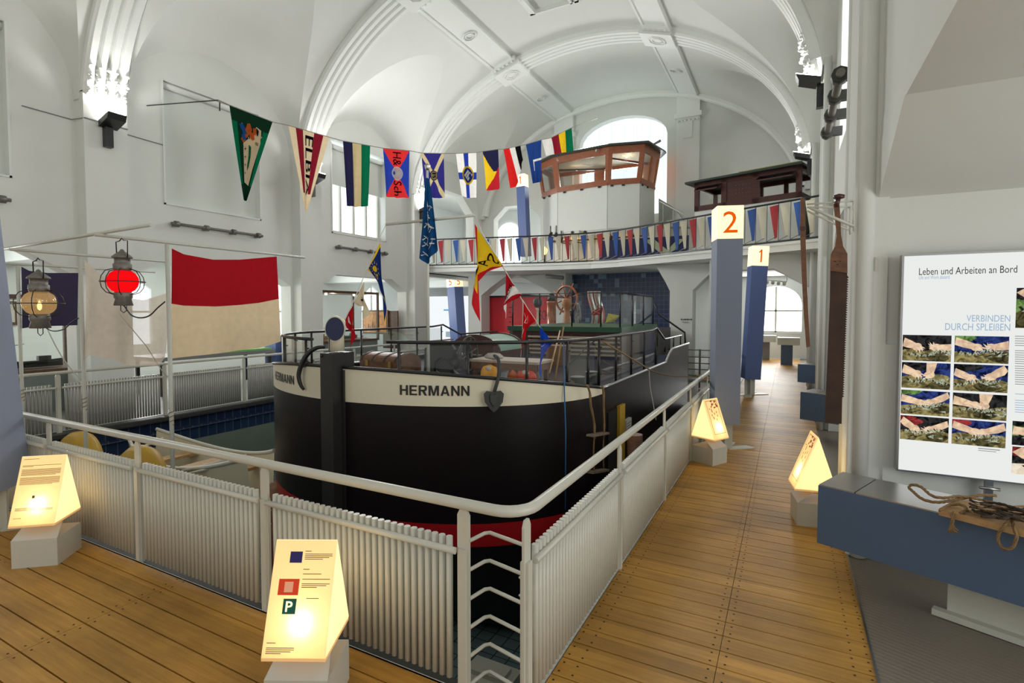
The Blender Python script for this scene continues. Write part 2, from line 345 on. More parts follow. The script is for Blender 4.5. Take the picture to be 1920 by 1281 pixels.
def holed(mb, outer, holes, fn, thick, mi=0):
    # flat wall in 2D coordinates with openings; fn maps 2D to 3D, thick is a vector
    bm = bmesh.new(); loops = []
    for poly in [outer] + holes:
        vs = [bm.verts.new((p[0], p[1], 0)) for p in poly]; loops.append(len(vs))
        for i in range(len(vs)): bm.edges.new((vs[i], vs[(i + 1) % len(vs)]))
    bmesh.ops.triangle_fill(bm, use_beauty=True, edges=bm.edges[:], normal=(0, 0, 1))
    bm.verts.index_update(); P = [fn(v.co.x, v.co.y) for v in bm.verts]; fs = [[v.index for v in f.verts] for f in bm.faces]; bm.free()
    T = V(thick); mb.add(P, fs, mi); mb.add([V(p) + T for p in P], fs, mi)
    for poly in [outer] + holes:
        n = len(poly)
        for i in range(n):
            a = V(fn(*poly[i])); b = V(fn(*poly[(i + 1) % n])); mb.add([a, b, b + T, a + T], [(0, 1, 2, 3)], mi)

# ================================================================ THE HALL
XC, AA, ZB, BB = -5.1, 5.5, 4.94, 4.12        # vault axis, half width, ellipse centre height, rise
BAY, PY0 = 4.38, 4.88                         # bay length, first pier centre
YE = 17.9; XL, XR = -10.75, 0.55; PH = 0.34   # end wall, wall faces, pier half width
ZS, ZA, ZW = 5.3, 8.35, 7.05                  # lunette springing, groin apex, wall arch top
def ez(off): return ZB + BB * math.sqrt(max(0, 1 - (off / AA) ** 2))
def eoff(z): return AA * math.sqrt(max(0, 1 - ((z - ZB) / BB) ** 2))
piers = [PY0 + BAY * k for k in range(-2, 3)] + [YE + 0.12]
# vault
mb = MB(); N = 16
for bi in range(len(piers) - 1):
    y0, y1 = piers[bi], piers[bi + 1]; yc = (y0 + y1) / 2; hw = (y1 - y0) / 2 - PH
    for sg in (-1, 1):
        th = [math.pi / 2 * i / N for i in range(N + 1)]
        for end in (0, 1):
            def fn(u, v, end=end):
                t = v * math.pi / 2; z = ZS + (ZA - ZS) * math.sin(t); yg = yc - hw * math.cos(t)
                y = y0 + (yg - y0) * u
                if end: y = 2 * yc - y
                return (XC + sg * eoff(z), y, z)
            mb.grid(fn, 4, N)
        def fl(u, v):
            t = v * math.pi; s_ = math.sin(t); y = yc - hw * math.cos(t); zg = ZS + (ZA - ZS) * s_; zw = ZS + (ZW - ZS) * s_
            xw = XL if sg < 0 else XR; xg = XC + sg * eoff(zg); xx = xw + (xg - xw) * u
            return (xx, y, zw + (zg - zw) * (u ** 0.8))
        mb.grid(fl, 10, 32)
    oa = eoff(ZA); ph0 = math.asin(oa / AA)
    mb.grid(lambda u, v: (XC + AA * math.sin(-ph0 + 2 * ph0 * u), y0 + (y1 - y0) * v, ZB + BB * math.cos(-ph0 + 2 * ph0 * u)), 28, 4)
o = struct(mb.build('ceiling', plaster, fixn=False))
# transverse ribs, fluted
def rib(y, w=0.66, n=1, zlo=5.42):
    mb = MB(); fl = 4; prof = [(-w / 2, 0.0), (-w / 2, 0.13)]
    for k in range(fl):
        a = -w / 2 + w * (k + 0.12) / fl; b = -w / 2 + w * (k + 0.88) / fl
        prof += [(a, 0.15), (a + 0.02, 0.175), (b - 0.02, 0.175), (b, 0.15), (b + 0.02, 0.10)]
    prof += [(w / 2, 0.13), (w / 2, 0.0)]
    ph = math.asin(min(1, eoff(zlo) / AA))
    def fn(u, v):
        a = -ph + 2 * ph * u; i = v * (len(prof) - 1); i0 = min(int(round(i)), len(prof) - 1); dy, dd = prof[i0]
        nx, nz = math.sin(a), math.cos(a)
        return (XC + (AA - dd + 0.03) * nx, y + dy, ZB + (BB - dd + 0.03) * nz)
    mb.grid(fn, 64, len(prof) - 1, sm=False)
    return mb
for k in range(1, 5): struct(rib(piers[k]).build('trim_%d' % k, stucco))
struct(rib(YE - 0.12, 0.24).build('trim_5', stucco))
# carved ends of the ribs
mb = MB(); rnd = random.Random(3)
for k in range(1, 5):
    for sg in (-1, 1):
        for j in range(5):
            y = piers[k] - 0.27 + 0.135 * j
            for q in range(11):
                z = 5.38 + 0.045 * q; x = XC + sg * (eoff(z) - 0.15 - 0.05 * math.sin(q * 1.3))
                c = V((x, y + rnd.uniform(-.02, .02), z)); r_ = rnd.uniform(.022, .045)
                mb.lathe([(0, -r_), (r_ * .8, -r_ * .5), (r_, 0), (r_ * .7, r_ * .6), (0, r_)], c, 6)
struct(mb.build('trim_6', stucco))
# longitudinal bands with octagons and end consoles
mb = MB()
for bx in (-2.15, 2.15):
    s_ = 1 if bx > 0 else -1; a0, a1 = (abs(bx) - 0.33) / AA, (abs(bx) + 0.33) / AA
    def pt(t, y, d):
        a = math.asin(a0 + (a1 - a0) * t) * s_
        return V((XC + (AA - d) * math.sin(a), y, ZB + (BB - d) * math.cos(a)))
    prof = [(0, -.02), (0, .09), (.08, .09), (.1, .065), (.9, .065), (.92, .09), (1, .09), (1, -.02)]
    ys = (-4, YE)
    mb.grid(lambda u, v: pt(prof[int(round(v * 7))][0], ys[0] + (ys[1] - ys[0]) * u, prof[int(round(v * 7))][1]), 1, 7, sm=False)
    def octa(yc, r0, dep, w=.035):
        for rr in (r0, r0 * .62):
            ring = []
            for k in range(8):
                a = R(22.5 + 45 * k); ring.append((0.5 + rr / 0.66 * math.cos(a), yc + rr * 1.0 * math.sin(a)))
            mb.tube([pt(min(1, max(0, t)), y, dep) for t, y in ring], .016, 5, closed=True)
    for k in range(1, 5):
        yp = piers[k]
        mb.prism([pt(-.12, yp - .36, .2), pt(1.12, yp - .36, .2), pt(1.12, yp + .36, .2), pt(-.12, yp + .36, .2)], (0, 0, .2))
        octa(yp, .22, .215)
        for e in (-.46, .46):
            mb.prism([pt(-.06, yp + e - .06, .13), pt(1.06, yp + e - .06, .13), pt(1.06, yp + e + .06, .13), pt(-.06, yp + e + .06, .13)], (0, 0, .12))
            for q in range(5): c = pt(.1 + .2 * q, yp + e, .14); mb.box(c - V((.03, .03, .02)), c + V((.03, .03, .02)))
        octa(yp + BAY / 2, .17, .085)
struct(mb.build('trim_7', stucco))
# coffers on the vault crown
for i, yc in enumerate([piers[k] + BAY / 2 for k in (1, 2, 3)]):
    yc = min(yc, 15.85); mb = MB(); z = 9.06
    for s_, t, dz in ((.62, .09, .07), (.5, .05, .12)):
        for a, b in (((-s_, -s_), (s_, -s_ + t)), ((-s_, s_ - t), (s_, s_)), ((-s_, -s_), (-s_ + t, s_)), ((s_ - t, -s_), (s_, s_))):
            mb.box((XC + a[0], yc + a[1] * .72, z - dz), (XC + b[0], yc + b[1] * .72, z + .05))
    struct(mb.build('trim_%d' % (8 + i), stucco))
# --- side walls, one piece each, with chamfered arches below and window recesses above
def arch(y0, y1, zj=2.35, zt=2.72, cw=.68, z0=0.0): return [(y0, z0), (y0, zj), (y0 + cw, zt), (y1 - cw, zt), (y1, zj), (y1, z0)]
mb = MB(); mr = MB(); gl = []
for bi in range(len(piers) - 1):
    y0, y1 = piers[bi], piers[bi + 1]; yc = (y0 + y1) / 2
    for sg, xw in ((-1, XL), (1, XR)):
        rect = [(y0, 0.0)] + (arch(y0 + .4, y1 - .4, 2.35 if sg < 0 else 2.5, 2.72 if sg < 0 else 2.93) if bi != 4 else []) + [(y1, 0.0), (y1, 7.5), (y0, 7.5)]
        holes = []
        hy = yc - .05
        if bi < 4 and not (sg < 0 and bi == 3): holes.append([(hy - 1.06, 3.82), (hy + 1.06, 3.82), (hy + 1.06, 6.2), (hy - 1.06, 6.2)])
        if sg < 0 and bi == 3:
            hy = 11.25; holes.append([(hy - 1.05, 3.85), (hy + 1.05, 3.85), (hy + 1.05, 6.3), (hy - 1.05, 6.3)])
        if sg < 0 and bi == 4: holes.append([(14.3, 3.3), (17.3, 3.3), (17.3, 5.4), (16.5, 6.0), (14.9, 6.0), (14.3, 5.6)])
        if bi == 4: rect = [(y0, 0.0), (y0 + .5, 0), (y0 + .5, 2.9), (y1 - .1, 2.9), (y1 - .1, 0), (y1, 0), (y1, 7.5), (y0, 7.5)]
        (mb if sg < 0 else mr).__class__
        holed(mb if sg < 0 else mr, rect, holes, lambda a, b, xw=xw: (xw, a, b), (sg * .35, 0, 0))
    for sg, xw in ((-1, XL), (1, XR)):
        m_ = mb if sg < 0 else mr; yp = piers[bi]
        x_in = XC + sg * 5.36 if sg < 0 else 0.42
        m_.box((min(x_in, xw + sg * .3), yp - .33, 0), (max(x_in, xw + sg * .3), yp + .33, 5.43))
struct(mb.build('wall_left', plaster))
for yp in piers[2:5]:   # rounded edges on the right piers
    mr.cyl((.45, yp - .33, 0), (.45, yp - .33, 5.4), .05, 12); mr.cyl((.45, yp + .33, 0), (.45, yp + .33, 5.4), .05, 12)
struct(mr.build('wall_right', plaster))
# recess panels (blinds) in the wall
blindm = mat('blind_fabric', (0.70, 0.73, 0.69), 0.9)
frm = mat('blind_frame', (0.76, 0.78, 0.75), 0.6)
WY = [piers[2] - BAY / 2 - .05, piers[2] + BAY / 2 - .05, 11.25]
for k, (yc, nm) in enumerate(zip(WY, ('nearest the left edge', 'behind the green pennant', 'behind the striped flag'))):
    t = thing('roller_blind', 'pale closed roller blind in the left wall recess %s' % nm, 'blind', (XL - .1, yc, 3.82), group='roller blinds on the left wall')
    zlo = 3.86 if k < 2 else 5.15
    MB().box((XL - .16, yc - 1.03, zlo), (XL - .13, yc + 1.03, 6.12)).build('fabric', blindm, t)
    m2 = MB(); m2.cyl((XL - .08, yc - 1.03, 6.14), (XL - .08, yc + 1.03, 6.14), .06, 12); m2.build('roller', frm, t)
    m2 = MB()
    for a, b in (((-1.06, 3.82), (-1.03, 6.2)), ((1.03, 3.82), (1.06, 6.2)), ((-1.06, 3.82), (1.06, 3.85))): m2.box((XL - .14, yc + a[0], a[1]), (XL + .02, yc + b[0], b[1]))
    m2.build('guide_rail', frm, t)
# glazed part of the third recess
t = struct(thing('window_1', 'tall left wall window glowing with daylight above the walkway', 'window', (XL - .3, 11.25, 3.85)))
m2 = MB()
for q in range(5): y = 10.25 + q * .5; m2.box((XL - .3, y - .03, 3.85), (XL - .24, y + .03, 5.3))
m2.box((XL - .3, 10.2, 3.85), (XL - .2, 12.3, 3.93)); wf = m2.build('window_frame', whitepaint, t)
MB().box((XL - .36, 10.2, 3.85), (XL - .34, 12.3, 6.3)).build('window_pane', emat('daylight_pane', (0.9, 0.97, 1.0), 2.2), t)
# wall rods with four knobs under the recesses
for k, (yc, nm) in enumerate(zip(WY, ('at the left edge of the hall', 'below the blind behind the green pennant', 'below the bright left window'))):
    t = thing('wall_rail', 'grey metal wall rail with four clamps %s' % nm, 'rail', (XL + .12, yc, 3.45), group='clamp rails on the left wall')
    m2 = MB(); m2.cyl((XL + .12, yc - 1.0, 3.45), (XL + .12, yc + 1.0, 3.45), .03, 10); m2.build('rail_tube', zinc, t)
    for q in (-.9, -.3, .3, .9):
        m2 = MB(); m2.cyl((XL + .12, yc + q - .04, 3.45), (XL + .12, yc + q + .04, 3.45), .06, 8); m2.box((XL - .02, yc + q - .03, 3.41), (XL + .1, yc + q + .03, 3.49)); m2.build('clamp', zinc, t)
t = thing('wall_rail', 'dark clamp rail on the right wall high above the hanging saw', 'rail', (.4, 7.0, 3.5))
m2 = MB(); m2.cyl((.40, 5.9, 4.0), (.40, 8.0, 4.0), .04, 10); m2.build('rail_tube', zinc, t)
for q in (6.0, 6.55, 7.15, 7.8):
    m2 = MB(); m2.cyl((.40, q - .06, 4.0), (.40, q + .06, 4.0), .075, 8); m2.box((.42, q - .04, 3.95), (.56, q + .04, 4.05)); m2.build('clamp', iron, t)
# hairline cable along the left wall
m2 = MB(); m2.tube([(XL + .01, 3.85, 4.98), (XL + .01, 4.5, 4.97), (-10.44, 4.56, 4.97), (-10.44, 5.2, 4.97), (XL + .01, 5.25, 4.97), (XL + .01, 6.0, 4.95)], .008, 5)
tag(m2.build('wall_cable', gray), 'thin grey cable running across the left wall at lamp height', 'cable')
# --- end wall with arched window
mb = MB(); cx = -5.15; win = [(-6.68, 5.0), (-3.62, 5.0), (-3.62, 7.6)] + [(cx + 1.53 * math.cos(R(a)), 7.6 + .8 * math.sin(R(a))) for a in range(15, 180, 15)] + [(-6.68, 7.6)]
lo = [(-10.2, 3.3), (-8.2, 3.3), (-8.2, 5.2), (-8.7, 5.75), (-9.7, 5.75), (-10.2, 5.3)]
holed(mb, [(XL - .3, 3.02), (XR + .3, 3.02), (XR + .3, 9.4), (XL - .3, 9.4)], [win, lo], lambda a, b: (a, YE, b), (0, .35, 0))
struct(mb.build('wall_back', plaster))
mb = MB()
for bx in (-2.95, -7.25):
    mb.box((bx - .36, YE - .14, 3.25), (bx + .36, YE, 8.75)); mb.box((bx - .42, YE - .2, 7.95), (bx + .42, YE, 8.1))
    for q in range(6): mb.lathe([(0, -.05), (.06, 0), (0, .05)], (bx - .3 + .12 * q, YE - .2, 7.85), 6)
    mb.box((bx - .14, YE - .18, 7.3), (bx + .14, YE, 7.85))
struct(mb.build('trim_11', stucco))
t = struct(thing('window_2', 'large arched window glowing white in the far end wall', 'window', (cx, YE + .3, 5)))
m2 = MB(); m2.prism([(a, YE + .30, b) for a, b in win], (0, .02, 0)); m2.build('window_pane', emat('daylight_pane_soft', (0.88, 0.96, 1.0), 1.25), t)
m2 = MB()
for q in range(7): m2.box((-6.5 + q * .45, YE + .27, 5.0), (-6.48 + q * .45, YE + .29, 8.2))
m2.build('window_blind', emat('blind_glow', (0.84, 0.93, 0.97), 1.1), t)
# rooms beyond the upper openings
mb = MB(); mb.box((XL - 3.6, 13.9, 3.02), (XL - .36, 22, 3.2)); mb.box((XL - 3.6, 13.6, 3.2), (XL - 3.4, 22, 6.6)); mb.box((XL - 3.6, 21.8, 3.2), (-7.5, 22, 6.6)); mb.box((XL - 3.6, 13.6, 6.4), (XL - .36, 22, 6.6)); mb.box((XL - .36, YE + .36, 6.4), (-7.5, 22, 6.6)); mb.box((-7.7, 18.3, 3.2), (-7.5, 22, 6.6)); mb.box((XL - 3.6, 13.6, 3.2), (XL - .36, 13.75, 6.6)); mb.box((XL-.36, YE + .36, 3.02), (-7.5, 22, 3.2))
struct(mb.build('wall_gallery_rooms', mat('white_wall', (0.8, 0.82, 0.8), 0.9)))
t = struct(thing('window_3', 'arched bright window in the room behind the gallery', 'window', (-9.3, 21.75, 3.9)))
for q, c in enumerate((-11.6, -9.3)):
    m2 = MB(); m2.prism([(c - .65, 21.75, 3.8), (c + .65, 21.75, 3.8)] + [(c + .65 * math.cos(R(a)), 21.75, 5.2 + .65 * math.sin(R(a))) for a in range(0, 181, 20)], (0, .02, 0)); m2.build('window_pane', emat('daylight_pane', (1, 1, 1), 2.2), t)
# --- floors
def planks(name, x0, x1, y0, y1, pitch, seams, screws_to=6):
    m = MB(); y = y0; i = 0
    while y < y1 - .01:
        xs = [x0] + sorted(seams) + [x1]
        for a, b in zip(xs[:-1], xs[1:]): m.box((a + .0015, y, -.03), (b - .0015, min(y + pitch - .008, y1), 0))
        if y < screws_to:
            for s_ in sorted(seams) + [x0 + .06, x1 - .06]:
                for e in (-.035, .035):
                    for dy in (.03, pitch - .04): m.add([(s_ + e - .005, y + dy - .005, .0012), (s_ + e + .005, y + dy - .005, .0012), (s_ + e + .005, y + dy + .005, .0012), (s_ + e - .005, y + dy + .005, .0012)], [(0, 1, 2, 3)], 1)
        y += pitch; i += 1
    m.box((x0, y0, -.1), (x1, y1, -.04), 1)
    return m
struct(planks('p', -.98, .41, -3.6, 21.6, .14, [-.28]).build('floor_right', [deckwood, gapm], local=True))
struct(planks('p', -10.5, -.985, -3.6, 1.98, .14, [-9.0, -7.6, -6.2, -4.83, -3.46, -2.1]).build('floor_front', [deckwood, gapm], local=True))
mb = MB(); mb.box((.415, -3.6, -.06), (4.2, 22, -.004)); struct(mb.build('floor_steel', treadmat()))
greyfloor = mat('grey_floor', (0.3, 0.31, 0.3), 0.35, noise=0.15, nscale=3)
mb = MB(); mb.box((-14.6, -3.6, -.1), (-9.25, 22, -.0)); mb.box((-9.25, 14.0, -.1), (-.99, 22, 0)); struct(mb.build('floor_left', greyfloor))
mb = MB(); mb.box((.404, -3.6, -.004), (.414, 21.5, .006)); struct(mb.build('trim_12', steel))
# --- the drained pool
tileb = tilemat('pool_blue_tiles', (0.012, 0.03, 0.08), (0.018, 0.04, 0.095), (0.1, 0.13, 0.17), (.16, .27), axes='yz')
tilef = tilemat('pool_floor_tiles', (0.25, 0.36, 0.38), (0.22, 0.33, 0.36), (0.06, 0.09, 0.1), (.15, .15), axes='xy')
tilew = mat('pool_wall_green', (0.16, 0.21, 0.17), 0.35, noise=0.15, nscale=2)
mb = MB(); mb.box((-9.3, 1.9, -1.6), (-.9, 14.1, -1.5)); struct(mb.build('floor_pool', tilef, local=True))
mb = MB(); mb.box((-9.45, 1.9, -.5), (-9.2, 14, -.02)); mb.box((-9.45, 1.9, -.28), (-9.12, 14, -.24)); struct(mb.build('trim_13', tileb, local=True))
mb = MB(); mb.box((-9.5, 1.9, -1.5), (-9.18, 14, -.5)); mb.box((-.98, 1.95, -1.5), (-.9, 14, -.05)); mb.box((-9.3, 1.85, -1.5), (-.9, 1.95, -.05)); mb.box((-9.3, 13.9, -1.5), (-.9, 14.1, -.1)); struct(mb.build('wall_pool', tilew))
mb = MB(); mb.box((-9.3, 1.9, -.05), (-9.05, 14, 0.0)); mb.cyl((-9.08, 2, -.06), (-9.08, 14, -.06), .02, 8); struct(mb.build('trim_14', iron))
# --- left aisle
aisle = mat('aisle_wall', (0.74, 0.78, 0.76), 0.9)
mb = MB(); holes = []
for y in (2.7, 7.07, 11.45, 15.8): holes.append([(y - .6, .9), (y + .6, .9), (y + .6, 2.3), (y, 2.75), (y - .6, 2.3)])
holed(mb, [(-3.6, 0), (22, 0), (22, 3.3), (-3.6, 3.3)], holes, lambda a, b: (-14.5, a, b), (-.3, 0, 0)); struct(mb.build('wall_left_aisle', aisle))
for k, y in enumerate((2.7, 7.07, 11.45, 15.8)):
    t = struct(thing('window_%d' % (4 + k), 'bright window in the outer wall of the left aisle', 'window', (-14.6, y, .9)))
    m2 = MB(); m2.prism([(-14.62, y + a, b) for a, b in ((-.6, .9), (.6, .9), (.6, 2.3), (0, 2.75), (-.6, 2.3))], (-.02, 0, 0)); m2.build('window_pane', emat('daylight_pane', (1, 1, 1), 2.2), t)
    m2 = MB(); m2.box((-14.6, y - .03, .9), (-14.55, y + .03, 2.7)); m2.box((-14.6, y - .6, 1.7), (-14.55, y + .6, 1.75)); m2.build('window_frame', whitepaint, t)
mb = MB(); mb.box((-14.6, -3.6, 3.16), (XL - .3, 13.6, 3.3)); mb.box((-14.6, 21.9, 0), (-1.9, 22.1, 3.05)); mb.box((-14.6,13.6,3.0),(XL,22,3.05))
for yp in piers: mb.box((-14.5, yp - .3, 2.72), (XL - .3, yp + .3, 3.16)); 
struct(mb.build('ceiling_left_aisle', aisle))
# --- right side: cross wall behind the light box, chamfered soffit
mb = MB()
mb.box((.52, 4.42, 0), (4.2, 5.3, 3.0)); mb.prism([(.54, 4.42, 2.52), (.54, 3.55, 2.92), (.54, 4.42, 2.92)], (3.6, 0, 0))
mb.box((.545, -3.6, 2.92), (4.2, 4.42, 3.05)); struct(mb.build('wall_right_cross', plaster))
mb = MB(); mb.box((.78, 5.3, 2.9), (4.2, 22, 3.0)); mb.box((3.9, 5.3, 0), (4.1, 22, 3.0)); struct(mb.build('wall_right_aisle', aisle))
mb = MB(); mb.box((.40, 4.40, 0), (.6, 4.5, 5.4)); mb.cyl((.47, 4.42, 0), (.47, 4.42, 5.4), .055, 14); mb.box((.6, 4.385, 0), (4.2, 4.42, 1.52)); struct(mb.build('trim_15', plaster))

# --- gallery (balcony)
EDGE = [(-10.75, 14.15), (-10.1, 14.3), (-9.2, 14.52), (-8.2, 14.8), (-7.1, 15.05), (-6.2, 15.2), (-5.3, 15.25), (-4.4, 15.05), (-3.7, 14.72), (-2.8, 14.25), (-1.85, 13.75), (-.9, 13.25), (.11, 12.72), (.6, 12.45)]
mb = MB(); mb.prism([(x, y, 3.03) for x, y in EDGE] + [(.6, 22, 3.03), (-10.75, 22, 3.03)], (0, 0, .19)); mb.prism([(x, y - .03, 3.17) for x, y in EDGE] + [(.6, 18, 3.17), (-10.75, 18, 3.17)], (0, 0, .06)); struct(mb.build('floor_gallery', plaster))
# supports under the gallery
mb = MB()
def bracket(x0, x1, y0, y1, jx, sgn, reach, z0=2.3):   # chamfered soffit piece against a pier
    mb.prism([(jx, y0, z0), (jx + sgn * reach * .35, y0, z0 + .28), (jx + sgn * reach, y0, 3.02), (jx, y0, 3.02)], (0, y1 - y0, 0))
for (x0, x1, y0, y1) in ((-10.3, -9.75, 16.2, 16.8), (-2.9, -2.3, 14.9, 15.5), (-7.2, -6.8, 16.9, 17.9), (-1.75, -1.62, 13.9, 17.9)):
    mb.box((x0, y0, 0), (x1, y1, 3.03))
bracket(0, 0, 16.2, 16.8, -9.75, 1, 1.1); bracket(0, 0, 16.9, 17.5, -7.2, -1, 1.4); bracket(0, 0, 14.9, 15.5, -2.3, 1, .75); bracket(0, 0, 14.9, 15.5, -2.9, -1, .4)
mb.prism([(.4, 13.5, 2.3), (-.3, 13.5, 2.72), (-1.62, 13.5, 2.72), (-1.62, 13.5, 3.03), (.4, 13.5, 3.03)], (0, .6, 0))
struct(mb.build('wall_under_gallery', plaster))
tw = tilemat('tile_wall', (0.03, 0.05, 0.13), (0.045, 0.065, 0.15), (0.13, 0.15, 0.22), (.15, .15), (0.16, 0.25, 0.33), 'xz')
struct(MB().box((-6.8, 17.55, 0), (-2.9, 17.75, 3.03)).build('wall_tiled', tw, local=True))
# walkway end wall with arched window
mb = MB(); holed(mb, [(-1.9, 0), (4.2, 0), (4.2, 3.05), (-1.9, 3.05)], [[(-1.25, .95), (.45, .95), (.45, 1.95)] + [(-.4 + .85 * math.cos(R(a)), 1.95 + .72 * math.sin(R(a))) for a in range(15, 180, 15)] + [(-1.25, 1.95)]], lambda a, b: (a, 21.7, b), (0, .3, 0)); struct(mb.build('wall_walkway_end', aisle))
t = struct(thing('window_8', 'arched window with sun glare at the end of the boardwalk', 'window', (-.4, 21.9, .95)))
m2 = MB(); m2.box((-1.25, 21.9, .95), (.45, 21.92, 2.7)); m2.build('window_pane', emat('sunlit_pane', (1, 1, .97), 3.2), t)
m2 = MB(); m2.box((-.43, 21.8, .95), (-.37, 21.86, 2.65)); m2.box((-1.25, 21.8, 1.72), (.45, 21.86, 1.78)); m2.box((-1.25, 21.8, .95), (.45, 21.86, 1.0)); m2.build('window_frame', whitepaint, t)
# gallery balustrade
def along(poly, s):
    for a, b in zip(poly[:-1], poly[1:]):
        L = math.dist(a, b)
        if s <= L: t = s / L; return V((a[0] + (b[0] - a[0]) * t, a[1] + (b[1] - a[1]) * t, 0)), V((b[0] - a[0], b[1] - a[1], 0)).normalized()
        s -= L
    return V((*poly[-1], 0)), V((poly[-1][0] - poly[-2][0], poly[-1][1] - poly[-2][1], 0)).normalized()
TOT = sum(math.dist(a, b) for a, b in zip(EDGE[:-1], EDGE[1:]))
t = thing('gallery_railing', 'black gallery balustrade hung with red, blue and cream tapered boards', 'railing', (-5.1, 14.5, 3.23))
ppts = [along(EDGE, TOT * i / 60)[0] for i in range(61)]
m2 = MB(); m2.tube([p + V((0, 0, 4.1)) for p in ppts], .022, 8); m2.build('top_rail', blackm, t)
m2 = MB()
for a, b in zip(ppts[:-1], ppts[1:]): m2.bar(a + V((0, 0, 3.26)), b + V((0, 0, 3.26)), .05, .035)
m2.build('bottom_rail', blackm, t)
pen = {'red': mat('board_red', (0.42, 0.03, 0.04), .5), 'blue': mat('board_blue', (0.03, 0.1, 0.36), .5), 'cream': mat('board_cream', (0.62, 0.58, 0.45), .5)}
s_ = .2; i = 0; pitch = .262
while s_ < TOT - .3:
    p, d = along(EDGE, s_); n = V((-d.y, d.x, 0))
    m2 = MB(); m2.bar(p + V((0, 0, 3.27)), p + V((0, 0, 4.1)), .012, .012); m2.bar(p + V((0, 0, 3.28)), p + d * pitch * .8 - n * .02 + V((0, 0, 3.36)), .01, .01); bal = m2.build('baluster', blackm, t)
    c = ('cream', 'red', 'cream', 'blue')[i % 4]; a = p + d * (.035 + .02 * (i % 2)) - n * .0 ; w0, w1 = .19, .07
    q = d * math.cos(.5) + n * math.sin(.5) * .6
    m2 = MB(); m2.prism([a + V((0, 0, 4.04)), a + q * w0 + V((0, 0, 4.07)), a + q * (w0 - .02) + V((0, 0, 3.36)), a + q * (w0 - w1) + V((0, 0, 3.33))], n * .012)
    ob = m2.build('tapered_board', pen[c], bal); ob['label'] = c + ' tapered board'
    s_ += pitch; i += 1
# --- floodlights on the piers
fm = emat('lamp_glow', (1, .98, .93), 12.0)
for k in range(2, 5):
    for sg in (-1, 1):
        nm = {2: 'nearest', 3: 'middle', 4: 'farthest'}[k]; x = XC + sg * 5.36 if sg < 0 else .42; s = -sg
        y = piers[k]; z = 4.78 if sg < 0 else 5.02
        t = thing('wall_floodlight', 'black uplighter on the %s visible %s pier of the hall' % (nm, 'left' if sg < 0 else 'right'), 'lamp', (x, y, z), group='wall floodlights')
        m2 = MB(); m2.box((x, y - .06, z - .22), (x + s * .1, y + .06, z + .12)); m2.build('mount_box', blackm, t)
        m2 = MB(); m2.prism([(x + s * .05, y - .14, z + .1), (x + s * .34, y - .14, z + .2), (x + s * .38, y - .14, z + .3), (x + s * .05, y - .14, z + .2)], (0, .28, 0)); hd = m2.build('lamp_head', blackm, t)
        m2 = MB(); m2.prism([(x + s * .06, y - .12, z + .205), (x + s * .38, y - .12, z + .31), (x + s * .38, y - .12, z + .32), (x + s * .06, y - .12, z + .22)], (0, .24, 0)); m2.build('lamp_glass', fm, hd)
        spot_light('floodlight', (x + s * .24, y, z + .36), (0, R(180 + (12 if sg > 0 else -12)), 0), 75, (1, .98, .95), 140, .1)

# ================================================================ RAILINGS ROUND THE POOL
def slat_panel(a, b, side, parent, z0=.03, z1=.70, pm=None):
    pm = pm or whitepaint
    # a, b: ends of a panel; side: unit vector to the walkway side where the rails of the panel sit
    a, b = V(a), V(b); d = (b - a); L = d.length; d.normalize(); n = int(L / .0405); m = MB(); s = V(side)
    for k in range(n):
        p = a + d * (L * (k + .5) / n); m.tube([p + V((0, 0, z0)), p + V((0, 0, z1))], .0165, 7)
    sp_ = m.build('slat_panel', pm, parent)
    m = MB(); m.tube([a - d * .03 + s * .024 + V((0, 0, z1 - .05)), b + d * .03 + s * .024 + V((0, 0, z1 - .05))], .016, 8); m.build('panel_rail', whitepaint, sp_)
def rail_post(p, d, parent, z1=.815):
    p = V(p); d = V(d); m = MB(); w = .032; n = V((-d.y, d.x, 0)) * .006
    for q in (0.0,):
        m.prism([p - d * w - n + V((0, 0, -.12)), p + d * w - n + V((0, 0, -.12)), p + d * w - n + V((0, 0, z1 + .0)), p + d * .016 - n + V((0, 0, z1 + .03)), p - d * .016 - n + V((0, 0, z1 + .03)), p - d * w - n + V((0, 0, z1 + .0))], n * 2)
    m.box(p - V((.02, .02, 0)) + V((0, 0, -.12)), p + V((.02, .02, .66)))
    for z in (.5, .58): c = p + n * 5 + V((0, 0, z)); m.lathe([(0, -.008), (.008, 0), (0, .008)], c, 6)
    m.build('post', whitepaint, parent)
rail = thing('pool_railing', 'white tubular railing with ribbed panels and rounded corner along front deck and boardwalk', 'railing', (-.98, 1.99, 0))
HZ = .865
pts = [(-6.75, 2.0, HZ), (-1.14, 2.0, HZ)] + [(-1.14 + .14 * math.sin(R(a)), 2.14 - .14 * math.cos(R(a)), HZ) for a in range(15, 91, 15)] + [(-1.0, 2.2, HZ), (-1.0, 12.4, HZ)]
MB().tube(pts, .026, 14).build('handrail', whitepaint, rail)
fx = [-1.3, -2.67, -4.0, -5.3, -6.6]
for x in fx: rail_post((x, 2.0, 0), (1, 0, 0), rail)
for a, b in zip(fx[:-1], fx[1:]): slat_panel((b + .07, 2.0, 0), (a - .06, 2.0, 0), (0, -1, 0), rail)
ry = [2.02] + [3.45 + 1.45 * k for k in range(7)]
for y in ry: rail_post((-.99, y, 0), (0, 1, 0), rail)
for a, b in zip(ry[:-1], ry[1:]): slat_panel((-.99, a + .07, 0), (-.99, b - .06, 0), (1, 0, 0), rail)
for k in range(8):   # bent rungs in the corner opening
    z = .70 - .135 * k; MB().tube([(-1.27, 2.0, z), (-1.25, 2.1, z), (-1.23, 2.12, z), (-1.0, 2.07, z)], .009, 7).build('rung', whitepaint, rail)
